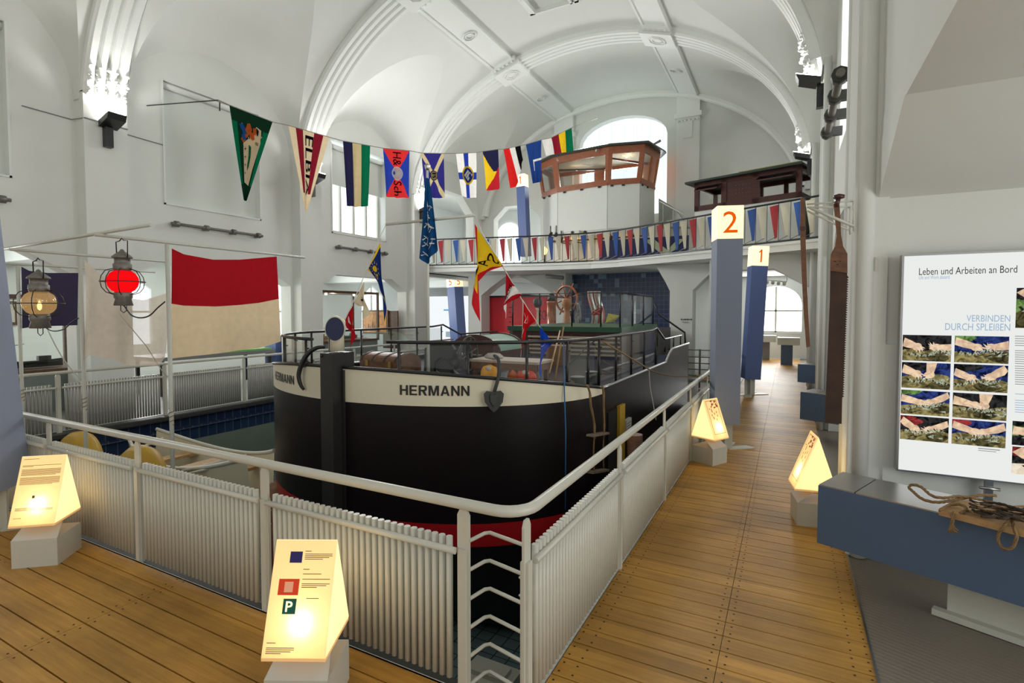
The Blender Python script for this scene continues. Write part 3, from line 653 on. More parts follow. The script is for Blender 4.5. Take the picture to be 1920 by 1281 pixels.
struct_kick = MB(); struct_kick.box((-6.75, 1.97, -.14), (-1.3, 1.985, .0)); struct_kick.box((-1.0, 2.05, -.14), (-.985, 12.4, .0)); struct_kick.build('kick_plate', graypaint, rail)
m = MB(); m.box((-9.0, 1.985, -.3), (-.985, 2.045, -.012)); m.box((-1.04, 1.985, -.3), (-.985, 13.9, -.012)); struct(m.build('trim_16', iron))
rl = thing('pool_railing', 'white railing with shade-darkened slatted panels on the far left side of the pool', 'railing', (-9.22, 6, 0))
MB().tube([(-9.22, 1.6, HZ), (-9.22, 13.6, HZ)], .024, 10).build('handrail', whitepaint, rl)
ly = [2.15 + 1.45 * k for k in range(8)]
for y in ly: rail_post((-9.22, y, 0), (0, 1, 0), rl)
for a, b in zip(ly[:-1], ly[1:]): slat_panel((-9.22, a + .07, 0), (-9.22, b - .07, 0), (1, 0, 0), rl, pm=mat('shaded_slats', (.36, .36, .33), .4))  # slats coloured darker to stand for the weaker light on this side
rb = thing('walkway_gate_railing', 'small railing of horizontal steel bars where the ship meets the far platform', 'railing', (-1.6, 12.4, 0))
m = MB()
for z in (.14, .28, .42, .56, .70, .86): m.cyl((-2.5, 12.5, z), (-1.02, 12.5, z), .012, 8)
m.build('bars', zinc, rb)
for x in (-2.5, -1.75, -1.02): MB().box((x - .02, 12.48, 0), (x + .02, 12.52, .88)).build('post', zinc, rb)
MB().box((-2.6, 10.2, -.1), (-1.02, 14.0, -.02)).build('platform', darkwood, rb)
# rope tied to the railing post
m = MB(); m.tube([at(1318 + 10 * math.cos(a * .7) * (1 if a < 8 else 1.6), 708 + 4 * math.sin(a * .9), x=-1.02 + .02 * math.sin(a)) for a in range(12)], .014, 6)
tag(m.build('rope_knot', ropem), 'small knotted rope end wrapped round the white railing', 'rope')
tag(MB().tube([at(1190, 815, y=4.6), at(1200, 880, y=4.6) - V((0, 0, .9))], .07, 12).build('mooring_pile', brownwood), 'brown wooden pile between the ship hull and the boardwalk railing', 'pile')
m = MB(); p = at(505, 908, y=2.35); m.lathe([(.055, -2.1), (.055, -.03), (.045, 0), (0, .004)], p, 14)
tag(m.build('mooring_pile', brownwood), 'round rusty brown pile standing in the pool behind the front railing', 'pile')

# ================================================================ LIT INFORMATION LAMPS
def glowmat(name, col, es, base=(0.8, 0.62, 0.3)):
    m = mat(name, base, 0.5, emit=col, es=es); return m
def acrylic(name, col, trans, em):
    m = clothmat(name, col, trans, 0.02); nt = m.node_tree; e = nt.nodes.new('ShaderNodeEmission'); e.inputs[0].default_value = (1, .78, .45, 1); e.inputs[1].default_value = em
    a = nt.nodes.new('ShaderNodeAddShader'); o = [n for n in nt.nodes if n.type == 'OUTPUT_MATERIAL'][0]; l = o.inputs[0].links[0]; nt.links.new(l.from_socket, a.inputs[0]); nt.links.new(e.outputs[0], a.inputs[1]); nt.links.new(a.outputs[0], o.inputs[0]); return m
lampface = acrylic('lamp_panel_face', (0.95, 0.82, 0.55), 0.55, 0.14); lampside = acrylic('lamp_panel_side', (0.97, 0.92, 0.78), 0.7, 0.35)
lampedge = glowmat('lamp_panel_edge', (1.0, 0.45, 0.15), 0.4)
txtm = mat('print_brown', (0.1, 0.05, 0.02), .8); sq_blue = mat('print_blue', (0.03, 0.03, 0.16), .8); sq_red = mat('print_red', (0.55, 0.03, 0.01), .8, emit=(.8, .08, .02), es=.35); sq_green = mat('print_green', (0.01, 0.13, 0.09), .8)
def info_lamp(label, loc, rz, kind):
    t = thing('info_lamp', label, 'lamp', loc, rz, 'lit information lamps')
    w, dp, h, z0, q = .135, .17, .43, .30, .16       # half width, base depth, height, base height, ridge position from front
    # pedestal block with a tilted plate that carries the lamp
    m = MB(); m.box((-.135, -.15, 0), (.135, .13, .19)); m.build('pedestal', whitepaint, t, local=True)
    m = MB(); m.prism([(-.135, -.15, .19), (.135, -.15, .19), (.10, .0, .30), (-.10, .0, .30)], (0, .012, .004)); m.build('tilted_plate', graypaint, t, local=True)
    MB().tube([(0, -.04, z0), (0, -.07, z0 - .05), (0, -.05, z0 - .07)], .004, 6).build('cable', gray, t, local=True)
    y0, y1 = -.17, .13; yr = y0 + .16
    fn = lambda a, b: V((-w + 2 * w * a, y0 + (yr - y0) * b, z0 + h * b))
    m = MB(); m.grid(fn, 2, 2, sm=False)
    nrm = V((0, -h, yr - y0)).normalized() * .002
    def rect(a0, b0, a1, b1, mi, k=1): m.add([fn(a0, b0) + nrm * k, fn(a1, b0) + nrm * k, fn(a1, b1) + nrm * k, fn(a0, b1) + nrm * k], [(0, 1, 2, 3)], mi)
    rr = random.Random(hash(kind) if isinstance(kind, int) else 5)
    if kind == 1:
        rect(.26, .80, .46, .90, 6); rect(.13, .52, .46, .66, 5); rect(.23, .545, .37, .635, 0, 2); rect(.24, .36, .45, .49, 7)
        put_text(m, 'P', lambda s, q_: fn(.29 + .11 * s, .38 + .09 * q_) + nrm * 3, mi=8, bold=.02)
        rows = [(.5, .90, .6), (.5, .875, .95), (.5, .86, .95), (.5, .845, .9), (.5, .83, .8), (.5, .74, .6), (.5, .70, .8), (.5, .655, .95), (.5, .615, .95), (.5, .60, .9), (.5, .585, .75), (.6, .49, .8), (.06, .12, .2), (.06, .08, .5), (.06, .065, .5), (.06, .05, .45), (.06, .035, .3)]
    elif kind == 0:
        rows = [(.06, .955, .4), (.06, .86, .92), (.06, .845, .3)] + [(.06, .80 - .014 * k, .93 - .1 * (k == 6)) for k in range(7)] + [(.06, .68 - .014 * k, .94 - .15 * (k == 7)) for k in range(8)] + [(.08, .24, .5), (.08, .225, .9), (.08, .21, .9), (.08, .1, .25)]; rect(.4, .38, .46, .42, 4)
    else:
        rows = []; pr = random.Random(2)
        for k in range(22): a = pr.uniform(.2, .78); b = pr.uniform(.74, .95); rect(a, b, a + pr.uniform(.02, .12), b + pr.uniform(.01, .04), 9)
        for k in range(9): a = pr.uniform(.25, .7); rect(a, .45 + .03 * k, a + .04, .5 + .03 * k, 9)
        for a0, b0, a1, b1 in ((.12, .12, .14, .96), (.86, .12, .88, .96), (.12, .12, .88, .13), (.12, .95, .88, .96)): rect(a0, b0, a1, b1, 9)
    for a, b, c in rows: rect(a, b, c, b + .006, 4)
    m.build('front_panel', [lampface, lampface, lampface, lampface, txtm, sq_red, sq_blue, sq_green, mat('print_white', (.8, .8, .6), .8, emit=(1, .9, .6), es=.8), mat('print_rust', (.3, .05, .02), .8, emit=(.5, .1, .03), es=.2)], t, local=True, fixn=False)
    m = MB(); m.prism([(-w, yr, z0 + h), (w, yr, z0 + h), (w, y1, z0), (-w, y1, z0)], (0, .004, .002)); m.build('back_panel', lampside, t, local=True)
    for sg in (-1, 1):
        m = MB(); m.prism([(sg * w, y0 + .004, z0), (sg * w, y1, z0), (sg * w, yr + .002, z0 + h)], (-sg * .004, 0, 0)); m.build('side_panel', lampside, t, local=True)
    m = MB(); m.box((-w, y0, z0 - .014), (w, y1, z0)); m.build('lamp_base', lampedge, t, local=True)
    c = Matrix.Rotation(rz, 3, 'Z') @ V((.015, -.095, .41)) + V(loc)
    point_light('lamp_bulb', tuple(c), 1.35, (1, .78, .47), .022)
    c2 = Matrix.Rotation(rz, 3, 'Z') @ V((0, .30, .55)) + V(loc)
    return t
info_lamp('lit lamp with blue, red and P squares before the front railing', (-1.88, 1.62, 0), R(27), 1)
info_lamp('lit lamp with plain text panel beside the left blue column', (-4.62, 1.72, 0), R(40), 0)
info_lamp('lit lamp with a rust-coloured picture at the foot of the number 2 column', (-.79, 6.42, 0), R(62), 2)
info_lamp('lit lamp showing its white triangular side behind the blue bench end', (.22, 4.98, 0), R(-80), 3)
m = MB(); m.tube([at(1315, 835, z=.02), at(1325, 842, z=.02), at(1310, 848, z=.02), at(1325, 832, z=.02), at(1330, 825, z=.02)], .006, 6); tag(m.build('lamp_cable', ropem), 'thin cable on the boards behind the small lit picture lamp', 'cable')

# ================================================================ BLUE NUMBER COLUMNS
numglow = glowmat('numeral_box_glow', (1.0, 0.72, 0.36), 1.35, (0.9, 0.8, 0.6))
def column(label, loc, rz, h, w, tilt, digits, mcol, hb=.4, foot=True, tdir=(-.465, .885, 0)):
    t = thing('number_column', label, 'column', loc, rz, 'blue number columns')
    M = Matrix.Rotation(R(tilt), 3, Matrix.Rotation(-rz, 3, 'Z') @ V(tdir))
    def T_(mb): mb.v = [M @ p if p.z > .3 else p for p in mb.v]; return mb
    hw = w / 2
    T_(MB().box((-hw, -hw, .34), (hw, hw, h - hb))).build('shaft', mcol, t, local=True)
    nb_ = T_(MB().box((-hw - .003, -hw - .003, h - hb), (hw + .003, hw + .003, h))).build('number_box', numglow, t, local=True)
    for fi, dg in enumerate(digits):
        if not dg: continue
        m = MB()
        def fn(s, q):
            x = -.085 + .17 * s if dg != '1' else -.035 + .075 * s; z = h - hb + .07 + (hb - .14) * q
            return V((x, -hw - .006, z)) if fi == 0 else V((hw + .006, x, z))
        (put_block if dg == '1' else put_text)(m, dg, fn); T_(m).build('numeral', orangenum, nb_, local=True, fixn=False)
    if foot:
        m = MB(); m.box((-.1, -.012, 0), (.1, .012, .36)); m.box((-.012, -.1, 0), (.012, .1, .36)); ft_ = m.build('foot', graypaint, t, local=True)
        for k, a in enumerate((20, 65, 200, 250)):
            m = MB(); c, s_ = math.cos(R(a)), math.sin(R(a))
            m.prism([V((c * .05 - s_ * .05, s_ * .05 + c * .05, 0)), V((c * .05 + s_ * .05, s_ * .05 - c * .05, 0)), V((c * .4 + s_ * .06, s_ * .4 - c * .06, 0)), V((c * .36 - s_ * .07, s_ * .36 + c * .07, 0))], (0, 0, .015)); m.build('foot_plate', whitepaint, ft_, local=True)
    return t
column('tall blue-grey column topped by a glowing orange 2', (-.69, 7.08, 0), R(19), 3.03, .30, 0, ('2', ''), bluegrey)
column('blue column topped by a glowing orange 1, behind column 2', (-.68, 11.95, 0), R(19), 3.07, .31, 2.6, ('1', ''), bluecol)
column('leaning blue column topped by two glowing fives in the far left room', (-11.35, 17.2, 0), R(-15), 3.08, .44, -3.6, ('5', '5'), bluecol, foot=False)
column('blue column with glowing 1 standing on the gallery', (-7.75, 15.75, 3.22), R(0), 3.02, .30, -2.5, ('1', ''), bluecol, foot=False)
p = at(-28, 1003, z=0)
column('large blue-grey column cut by the left edge of the photo', (p.x - .03, p.y + .06, 0), R(40), 3.03, .36, -4.6, ('', ''), bluegrey)

# ================================================================ BLUE BENCHES, LIGHT BOX, ROPES
bd = V((.922, -.386, 0)); bn = V((.386, .922, 0))   # along the front face, and towards the wall
def bench(label, p0, L=2.3, foot=True):
    t = thing('display_bench', label, 'bench', p0, group='slate blue display benches')
    p0 = V(p0)
    def q(a, b, z): return p0 + bd * a + bn * b + V((0, 0, z))
    def bx(m, a0, b0, z0, a1, b1, z1, mi=0):
        m.prism([q(a0, b0, z0), q(a1, b0, z0), q(a1, b1, z0), q(a0, b1, z0)], (0, 0, z1 - z0), mi); return m
    m = MB(); bx(m, 0, 0, .27, L, .42, .64); m.build('body', bluebox, t)
    m = MB(); bx(m, 0.004, .004, .64, .20, .41, .648); bx(m, .206, .004, .64, L, .41, .648); m.build('steel_top', steel, t)
    m = MB(); bx(m, .62, .2, .0, L, .36, .27); m.build('plinth', whitepaint, t)
    m = MB(); bx(m, .56, .15, .0, L, .2, .035); m.build('floor_strip', whitepaint, t)
    return t, q
b1, q1 = bench('long slate blue bench with steel top in the right foreground', (.19, 3.83, 0))
p = at(1541, 911, z=.648)
bench('slate blue bench end further down the boardwalk beside the saw', (.17, 8.15, 0), 1.2)
bench('small slate blue bench end at the third pier', (.2, 12.4, 0), 1.0)
# oak board with ropes on top
t = thing('oak_board', 'pale oak board jutting over the blue bench, carrying the ropes', 'board', tuple(q1(.75, .0, .66)))
A = at(1760, 966, z=.655); B = at(1920, 1008, z=.655); ud = (B - A).normalized(); un = V((-ud.y, ud.x, 0))
m = MB(); m.prism([A, A + ud * .95, A + ud * .95 + un * .34, A + un * .30], (0, 0, .035)); m.build('board', oak, t)
def rope(name, pts, r, m_, label, n=7, strands=3, turns=None, cat='rope'):
    # three twisted strands along a smooth path
    P = [V(p) for p in pts]; Q = []
    for i in range(len(P) - 1):
        a, b, c, d = P[max(i - 1, 0)], P[i], P[i + 1], P[min(i + 2, len(P) - 1)]
        for k in range(7):
            u = k / 7; Q.append(.5 * ((2 * b) + (c - a) * u + (2 * a - 5 * b + 4 * c - d) * u * u + (3 * b - a - 3 * c + d) * u ** 3))
    Q.append(P[-1]); mb_ = MB(); L = 0; cum = [0]
    R_ = []
    for a, b in zip(Q[:-1], Q[1:]): L += (b - a).length; cum.append(L)
    step = r * 1.2; n_ = max(4, int(L / step)); RS = []; j = 0
    for i in range(n_ + 1):
        s = L * i / n_
        while j < len(cum) - 2 and cum[j + 1] < s: j += 1
        u = (s - cum[j]) / max(1e-6, cum[j + 1] - cum[j]); RS.append((Q[j].lerp(Q[j + 1], min(1, u)), s))
    for k in range(strands):
        path = []
        for i, (p, s) in enumerate(RS):
            tt = (RS[min(i + 1, n_)][0] - RS[max(i - 1, 0)][0]).normalized(); a = tt.cross(V((.3, .2, 1))).normalized(); b = tt.cross(a)
            an = 2 * math.pi * k / strands + s / (r * 6.5) * 2 * math.pi * .5
            path.append(p + (a * math.cos(an) + b * math.sin(an)) * r * .5)
        mb_.tube(path, r * .56, 5)
    return tag(mb_.build(name, m_), label, cat)
zt = .70
def zp(u, v, z=zt): return at(u, v, z=z)
rope('rope', [zp(1868, 930, .72), zp(1840, 929, .72), zp(1800, 936), zp(1760, 942), zp(1730, 936, .70), zp(1710, 920, .70), zp(1704, 914, .71), zp(1712, 909, .73), zp(1728, 914, .73), zp(1748, 930, .72), zp(1772, 934, .72), zp(1795, 931, .715), zp(1820, 934, .71)], .0085, ropem, 'looped tan hemp rope lying over the steel bench top')
rope('rope', [zp(1762, 958, .70), zp(1775, 950, .705), zp(1790, 946, .705), zp(1806, 948, .71), zp(1812, 956, .705), zp(1800, 962, .70), zp(1815, 958, .70), zp(1830, 965, .70), zp(1860, 970, .70)], .008, ropem, 'knotted tan rope splice at the near corner of the oak board')
rr = random.Random(4)
for k in range(15):
    u0 = 1815 + rr.uniform(0, 30); v0 = 938 + k * 2.0
    pts = [zp(u0 + j * 24, v0 + j * 3.5 + rr.uniform(-4, 4), .70 + .035 * rr.random() + (.02 if k % 3 else 0)) for j in range(6)]
    lab = 'dark tarred rope strands heaped on the oak board'
    o = rope('rope_strand', pts, .0065, roped if k % 4 else ropem, lab); o['group'] = 'tarred rope strands on the oak board'
    if k % 4 == 0: o['label'] = 'tan rope strand among the dark strands on the oak board'
bp_ = lambda u, v, off=.02: at(u, v, pl=(A - un * off, un))
rope('rope', [bp_(1895, 972, -.05), bp_(1884, 985), bp_(1874, 998), bp_(1871, 1012), bp_(1878, 1026), bp_(1890, 1030), bp_(1900, 1024), bp_(1906, 1008), bp_(1902, 992), bp_(1898, 976, -.04)], .008, ropem, 'small rope eye hanging over the edge of the oak board')
rope('rope', [bp_(1788, 958, -.06), bp_(1786, 966), bp_(1786, 978), bp_(1783, 992), bp_(1780, 999)], .009, ropem, 'frayed brown rope tail hanging from the oak board')
m = MB()
for k in range(16): a = bp_(1785, 980); b = bp_(1779 + k * 1.2, 994 + rr.uniform(0, 7), .02 + rr.uniform(-.01, .01)); m.tube([a, (a + b) / 2 + V((0, 0, -.01)), b], .004, 4)
tag(m.build('rope_tassel', ropem), 'frayed tassel at the end of the brown rope tail', 'rope')

# light box on the wall
LY = 4.35
t = thing('light_box', 'large white backlit panel about splicing on the right wall', 'display panel', (1.3, LY, .69))
white = emat('backlit_white', (0.93, 0.95, 0.92), 0.95)
TL = at(1690, 481, y=LY - .06); BL = at(1684, 880, y=LY - .06); X0 = .675; X1 = 1.86; Z0 = BL.z; Z1 = TL.z; fy = LY - .06
m = MB(); m.box((X0 - .012, LY - .055, Z0 - .012), (X1, LY + .03, Z1 + .012)); m.build('frame', steel, t)
m = MB(); m.box((X0, fy, Z0), (X1 - .01, fy + .006, Z1)); lp_ = m.build('lit_panel', white, t)
bxm = MB()
def wq(u, v, e=.002): return at(u, v, y=fy - e)
def on_panel(s, mi, u0, v0, u1, v1, mbx, bold=0, e=.002, v0r=None, v1r=None):
    # text between pixel corners: left baseline (u0,v1) top (u0,v0), slanting in perspective by itself
    a = wq(u0, v1, e); b = wq(u1, v1r if v1r else v1, e); top = wq(u0, v0, e)
    x0, x1 = a.x, b.x; z0, z1 = a.z, top.z
    put_text(mbx, s, lambda p, q: V((x0 + (x1 - x0) * p, fy - e, z0 + (z1 - z0) * q)), mi=mi, bold=bold)
on_panel('Leben und Arbeiten an Bord', 0, 1723, 503, 1907, 516, bxm); on_panel('Life and Work aboard', 1, 1723, 517, 1780, 524, bxm)
pm_ = [emat('print_black', (.05, .05, .05), .6), emat('print_skyblue', (.36, .52, .72), .9)]
bxm.build('headline', pm_, lp_, fixn=False); bxm = MB()
on_panel('VERBINDEN', 1, 1812, 591, 1894, 603, bxm); on_panel('DURCH SPLEI\u00dfEN', 1, 1772, 606, 1894, 619, bxm)
def tl(u0, u1, v, h=1.1, mi=2):
    a, b, c = wq(u0, v), wq(u1, v), wq(u0, v + h); bxm.add([(a.x, fy - .002, a.z), (b.x, fy - .002, a.z), (b.x, fy - .002, c.z), (a.x, fy - .002, c.z)], [(0, 1, 2, 3)], mi)
bxm.build('subheading', pm_, lp_, fixn=False); bxm = MB()
tl(1834, 1875, 840, 1.5); tl(1834, 1868, 844)
for blk in ((630, 5, 4.3), (657, 7, 4.0), (686, 9, 4.2), (738, 1, 4), (750, 6, 4.4)):
    for k in range(blk[1]): tl(1903, 1990, blk[0] + k * blk[2], 1.2, 2 if blk[0] != 738 and blk[0] != 750 else 1)
bxm.build('small_print', [emat('print_black', (.05, .05, .05), .6), emat('print_skyblue', (.36, .52, .72), .9), emat('print_grey', (.3, .3, .3), .8)], lp_, fixn=False)
def phm(name, c, k=.45, sc=28, es=.95):
    m = emat(name, c, es); nt = m.node_tree; e = [n for n in nt.nodes if n.type == 'EMISSION'][0]
    tc = nt.nodes.new('ShaderNodeTexCoord'); n = nt.nodes.new('ShaderNodeTexNoise'); n.inputs['Scale'].default_value = sc; n.inputs['Detail'].default_value = 4; n.inputs['Distortion'].default_value = 1.2; nt.links.new(tc.outputs['Object'], n.inputs['Vector'])
    mr = nt.nodes.new('ShaderNodeMapRange'); mr.inputs[1].default_value = .38; mr.inputs[2].default_value = .62; nt.links.new(n.outputs['Fac'], mr.inputs[0])
    mx = nt.nodes.new('ShaderNodeMixRGB'); mx.inputs[1].default_value = (*[x * (1 - k) for x in c], 1); mx.inputs[2].default_value = (*[min(1, x * (1 + k)) for x in c], 1); nt.links.new(mr.outputs[0], mx.inputs[0]); nt.links.new(mx.outputs[0], e.inputs[0]); return m
cols = [phm('photo_navy', (.02, .035, .14), .8), phm('photo_skin', (.88, .60, .40), .22, 22), phm('photo_olive', (.24, .20, .08), .6), phm('photo_olive_dark', (.07, .06, .025), .7), phm('photo_rope', (.36, .40, .30), .6, 90), phm('photo_dark', (.02, .02, .02), .8), phm('photo_red', (.25, .03, .03), .6), phm('photo_green', (.12, .22, .06), .6), phm('photo_highlight', (.96, .80, .62), .12)]
def photo(x0, z0, x1, z1, seed, bg, mid, hand=True):
    m = MB(); rr = random.Random(seed); W_, H_ = x1 - x0, z1 - z0; e = .003
    P = lambda s, q, k: V((x0 + W_ * min(1, max(0, s)), fy - e - .0004 * k, z0 + H_ * min(1, max(0, q))))
    def poly(pts, mi, k):
        c = (sum(p[0] for p in pts) / len(pts), sum(p[1] for p in pts) / len(pts)); n = len(pts)
        m.add([P(*c, k)] + [P(*p, k) for p in pts], [(0, 1 + i, 1 + (i + 1) % n) for i in range(n)], mi)
    poly([(0, 0), (1, 0), (1, 1), (0, 1)], bg, 0)
    def blob(cx, cy, rx, ry, mi, k, ang=0, j=.14):
        n = 22; ph = rr.uniform(0, 6); poly([(cx + (rx * math.cos(a) * math.cos(ang) - ry * math.sin(a) * math.sin(ang) * .6) * (1 + j * math.sin(3 * a + ph)), cy + (rx * math.cos(a) * math.sin(ang) * 1.6 + ry * math.sin(a) * math.cos(ang)) * (1 + j * math.cos(2 * a + ph))) for a in [2 * math.pi * i / n for i in range(n)]], mi, k)
    blob(rr.uniform(.7, .9), .12, .45, .4, mid, 1); blob(rr.uniform(.1, .3), .1, .4, .35, mid, 2); blob(rr.uniform(.6, .9), rr.uniform(.1, .3), .22, .2, 3 if mid == 2 else 2, 3)
    blob(rr.uniform(.0, .3), rr.uniform(.8, 1), .3, .2, rr.choice((5, 6, 7)), 2)
    # trouser folds
    for k in range(4):
        x_, y_ = rr.uniform(.1, .8), rr.uniform(0, .25); poly([(x_, y_), (x_ + .2, y_ + .12), (x_ + .22, y_ + .10), (x_ + .05, y_ - .03)], 3 if mid == 2 else 2, 4)
    # forearms ending in hands with separate fingers
    sides = [((-.02, rr.uniform(.6, 1)), (rr.uniform(.30, .42), rr.uniform(.45, .6))), ((1.02, rr.uniform(.5, 1)), (rr.uniform(.6, .7), rr.uniform(.4, .6)))]
    if seed % 3 == 0: sides[1] = ((.62, 1.05), (.58, .55))
    for (sx, sy), (hx, hy) in sides:
        dx, dy = hx - sx, hy - sy; L = math.hypot(dx, dy); nx, ny = -dy / L, dx / L; w0, w1 = rr.uniform(.09, .13), .07
        poly([(sx + nx * w0, sy + ny * w0 * 1.5), (sx + dx * .5 + nx * (w0 + w1) * .55, sy + dy * .5 + ny * (w0 + w1) * .8), (hx + nx * w1, hy + ny * w1 * 1.5), (hx - nx * w1, hy - ny * w1 * 1.5), (sx + dx * .5 - nx * (w0 + w1) * .5, sy + dy * .5 - ny * (w0 + w1) * .75), (sx - nx * w0, sy - ny * w0 * 1.5)], 1, 5)
        blob(hx, hy, .11, .14, 1, 6, j=.08)
        for f in range(5):
            a = math.atan2(dy, dx) + (-.9 + .38 * f) + rr.uniform(-.1, .1); l = .13 + .04 * (f in (1, 2)); w = .024
            mx_, my_ = hx + math.cos(a) * l * .6, hy + math.sin(a) * l * .8; ex, ey = mx_ + math.cos(a - .6) * l * .6, my_ + math.sin(a - .6) * l * .8
            poly([(hx - math.sin(a) * w, hy + math.cos(a) * w * 1.5), (mx_ - math.sin(a) * w, my_ + math.cos(a) * w * 1.5), (ex, ey + w), (ex + w, ey - w), (mx_ + math.sin(a) * w, my_ - math.cos(a) * w * 1.5), (hx + math.sin(a) * w, hy - math.cos(a) * w * 1.5)], 8 if f % 2 else 1, 7 + f)
    # braided rope being spliced
    y0_, y1_ = rr.uniform(.15, .5), rr.uniform(.2, .5); s0 = rr.uniform(.0, .2)
    for k in range(26):
        s = s0 + .032 * k; q = y0_ + (y1_ - y0_) * k / 26 + .05 * math.sin(k * .35 + seed); up = 1 if k % 2 else -1
        poly([(s - .028, q - .05 * up), (s - .005, q - .065 * up), (s + .034, q + .045 * up), (s + .01, q + .06 * up)], 4 if k % 2 else 5 if k % 4 == 0 else 4, 13)
    for k in range(6): s = rr.uniform(.45, .95); q = rr.uniform(.15, .4); poly([(s, q), (s + .12, q + rr.uniform(-.1, .18)), (s + .125, q + rr.uniform(-.08, .1))], 4, 14)
    m.build('photograph', cols, lp_, fixn=False)
xs = (X0 + .002, wq(1782, 700).x, wq(1788, 700).x, wq(1890, 700).x)
zr = [wq(1700, v).z for v in (628, 676, 679, 727, 731, 776, 779, 824)]
sd = 1
for r_ in range(4):
    for c_ in range(2): photo(xs[c_ * 2], zr[r_ * 2 + 1], xs[c_ * 2 + 1], zr[r_ * 2], sd, 0 if (r_ + c_) % 3 else 5, 2); sd += 1
photo(wq(1904, 600).x, wq(1904, 615).z, 1.82, wq(1904, 540).z, 21, 7, 3); photo(wq(1898, 800).x, wq(1898, 834).z, 1.82, wq(1898, 789).z, 22, 7, 5); photo(wq(1898, 840).x, wq(1898, 888).z, 1.82, wq(1898, 837).z, 23, 5, 8)
m = MB(); c = wq(1857, 915); m.box((c.x - .02, LY - .04, .5), (c.x + .02, LY - .01, Z0)); m.cyl((c.x - .05, LY - .05, Z0 - .06), (c.x + .05, LY - .05, Z0 - .06), .01, 8); m.build('bracket', steel, t)

# ================================================================ HANGING SAW AND ITS BRACKET
SY = 4.36
t = thing('pit_saw', 'long rusty pit saw hanging upright on the right pier', 'saw', (.3, SY, .9))
rust = mat('rusty_blade', (0.055, 0.03, 0.02), 0.55, 0.4, noise=0.5, nscale=9)
sp = lambda u, v, e=0: at(u, v, y=SY + e)
L_ = [(1557, 480), (1560, 476), (1553, 600), (1547, 793)]
edge = [(1557, 487), (1556, 560), (1551, 680), (1546, 793), (1578, 795)]; right = [(1580, 745), (1583, 680), (1586, 600), (1588, 520)]
poly = edge + right; teeth = []
n = 52
for k in range(n):
    v = 745 - (745 - 518) * k / n; u = 1579.5 + 9 * (k / n); teeth += [(u, v), (u + 3.2, v - 1.2)]
poly = [(1557, 487), (1556, 560), (1551, 680), (1546, 793), (1578, 795), (1579, 747)] + teeth + [(1588.5, 516), (1589, 508), (1584, 490)]
MB().prism([sp(u, v) for u, v in poly], (0, .006, 0)).build('blade', rust, t)
hp = [(1557, 487), (1558, 476), (1566, 462), (1569, 440), (1566, 410), (1563, 382), (1574, 382), (1576, 410), (1577, 440), (1581, 462), (1589, 476), (1589, 512), (1557, 508)]
MB().prism([sp(u, v, -.012) for u, v in hp], (0, .03, 0)).build('handle', brownwood, t)
m = MB(); m.cyl(sp(1568, 388, -.01), sp(1572, 370, -.02), .016, 8); m.lathe([(0, -.02), (.028, -.012), (.03, .01), (0, .022)], sp(1573, 369, -.02), 12, sx=1.2); m.build('grip', darkwood, t)
m = MB()
for u, v in ((1566, 490), (1576, 490), (1571, 496)): m.lathe([(0, -.004), (.008, 0), (0, .004)], sp(u, v, -.015), 8)
m.build('rivets', iron, t)
t = thing('wooden_blade_guard', 'long curved dark wooden sheath hanging beside the saw', 'sheath', (.13, SY, 1.5))
m = MB(); m.prism([sp(u, v) for u, v in ((1501, 371), (1509, 371), (1510, 430), (1512, 500), (1515, 580), (1519, 650), (1512, 652), (1507, 590), (1503, 510), (1500, 430))], (0, .03, 0)); m.build('sheath', brownwood, t)
m = MB(); m.box(sp(1499, 432, -.006), sp(1511, 426, .036)); m.build('collar', darkwood, t)
t = thing('wall_bracket', 'white wire bracket on the right pier holding the saw', 'bracket', (.4, SY, 2.3))
W_ = sp
m = MB()
for a, b in (((1513, 383), (1600, 377)), ((1513, 389), (1596, 388)), ((1516, 388), (1600, 422)), ((1514, 396), (1592, 432)), ((1600, 377), (1601, 434)), ((1594, 388), (1594, 440))): m.cyl(W_(*a, -.01), W_(*b, .0), .0065, 8)
m.cyl(W_(1518, 389, -.02), W_(1600, 424, -.01), .011, 8); m.build('frame', whitepaint, t)
tag(MB().box(at(1642, 500, y=4.39) - V((.004, 0, .03)), at(1646, 482, y=4.39) + V((.0, .01, 0))).build('wall_switch', whitepaint), 'small white switch on the right pier edge', 'switch')

# ================================================================ THE SHIP
SX, SY0, BM, LB, SEND = -3.6, 3.45, 2.0, 1.5, 10.0   # centreline, stem, half beam, bow length, cut end
ship = thing('barge', 'black river barge HERMANN with cream bow band standing in the drained pool', 'ship', (SX, 6.5, -1.5))
def hull_pt(t, z, sg):     # t 0..1 round the bow, 1..2 along the side
    k = max(0, -.28 - z); B = BM - .22 * k ** 1.3; y0 = SY0 + .75 * k ** 1.4
    if t <= 1: a = t * math.pi / 2; return V((SX + sg * B * math.sin(a), y0 + (SY0 + LB - y0) * (1 - math.cos(a)), z))
    return V((SX + sg * B, SY0 + LB + (SEND - SY0 - LB) * (t - 1), z))
def top_z(t):
    if t <= 1: y = SY0 + LB * (1 - math.cos(t * math.pi / 2)); return 1.24 - .165 * (y - SY0)
    y = SY0 + LB + (SEND - SY0 - LB) * (t - 1)
    return .985 if y < 8.0 else .985 + .17 * min(1, (y - 8.0) / .35)
ts = [i / 24 for i in range(25)] + [1 + i / 20 for i in range(1, 21)]
rows = [None, .935, .6, .2, -.08, -.28, -.5, -.8, -1.1, -1.35]
m = MB()
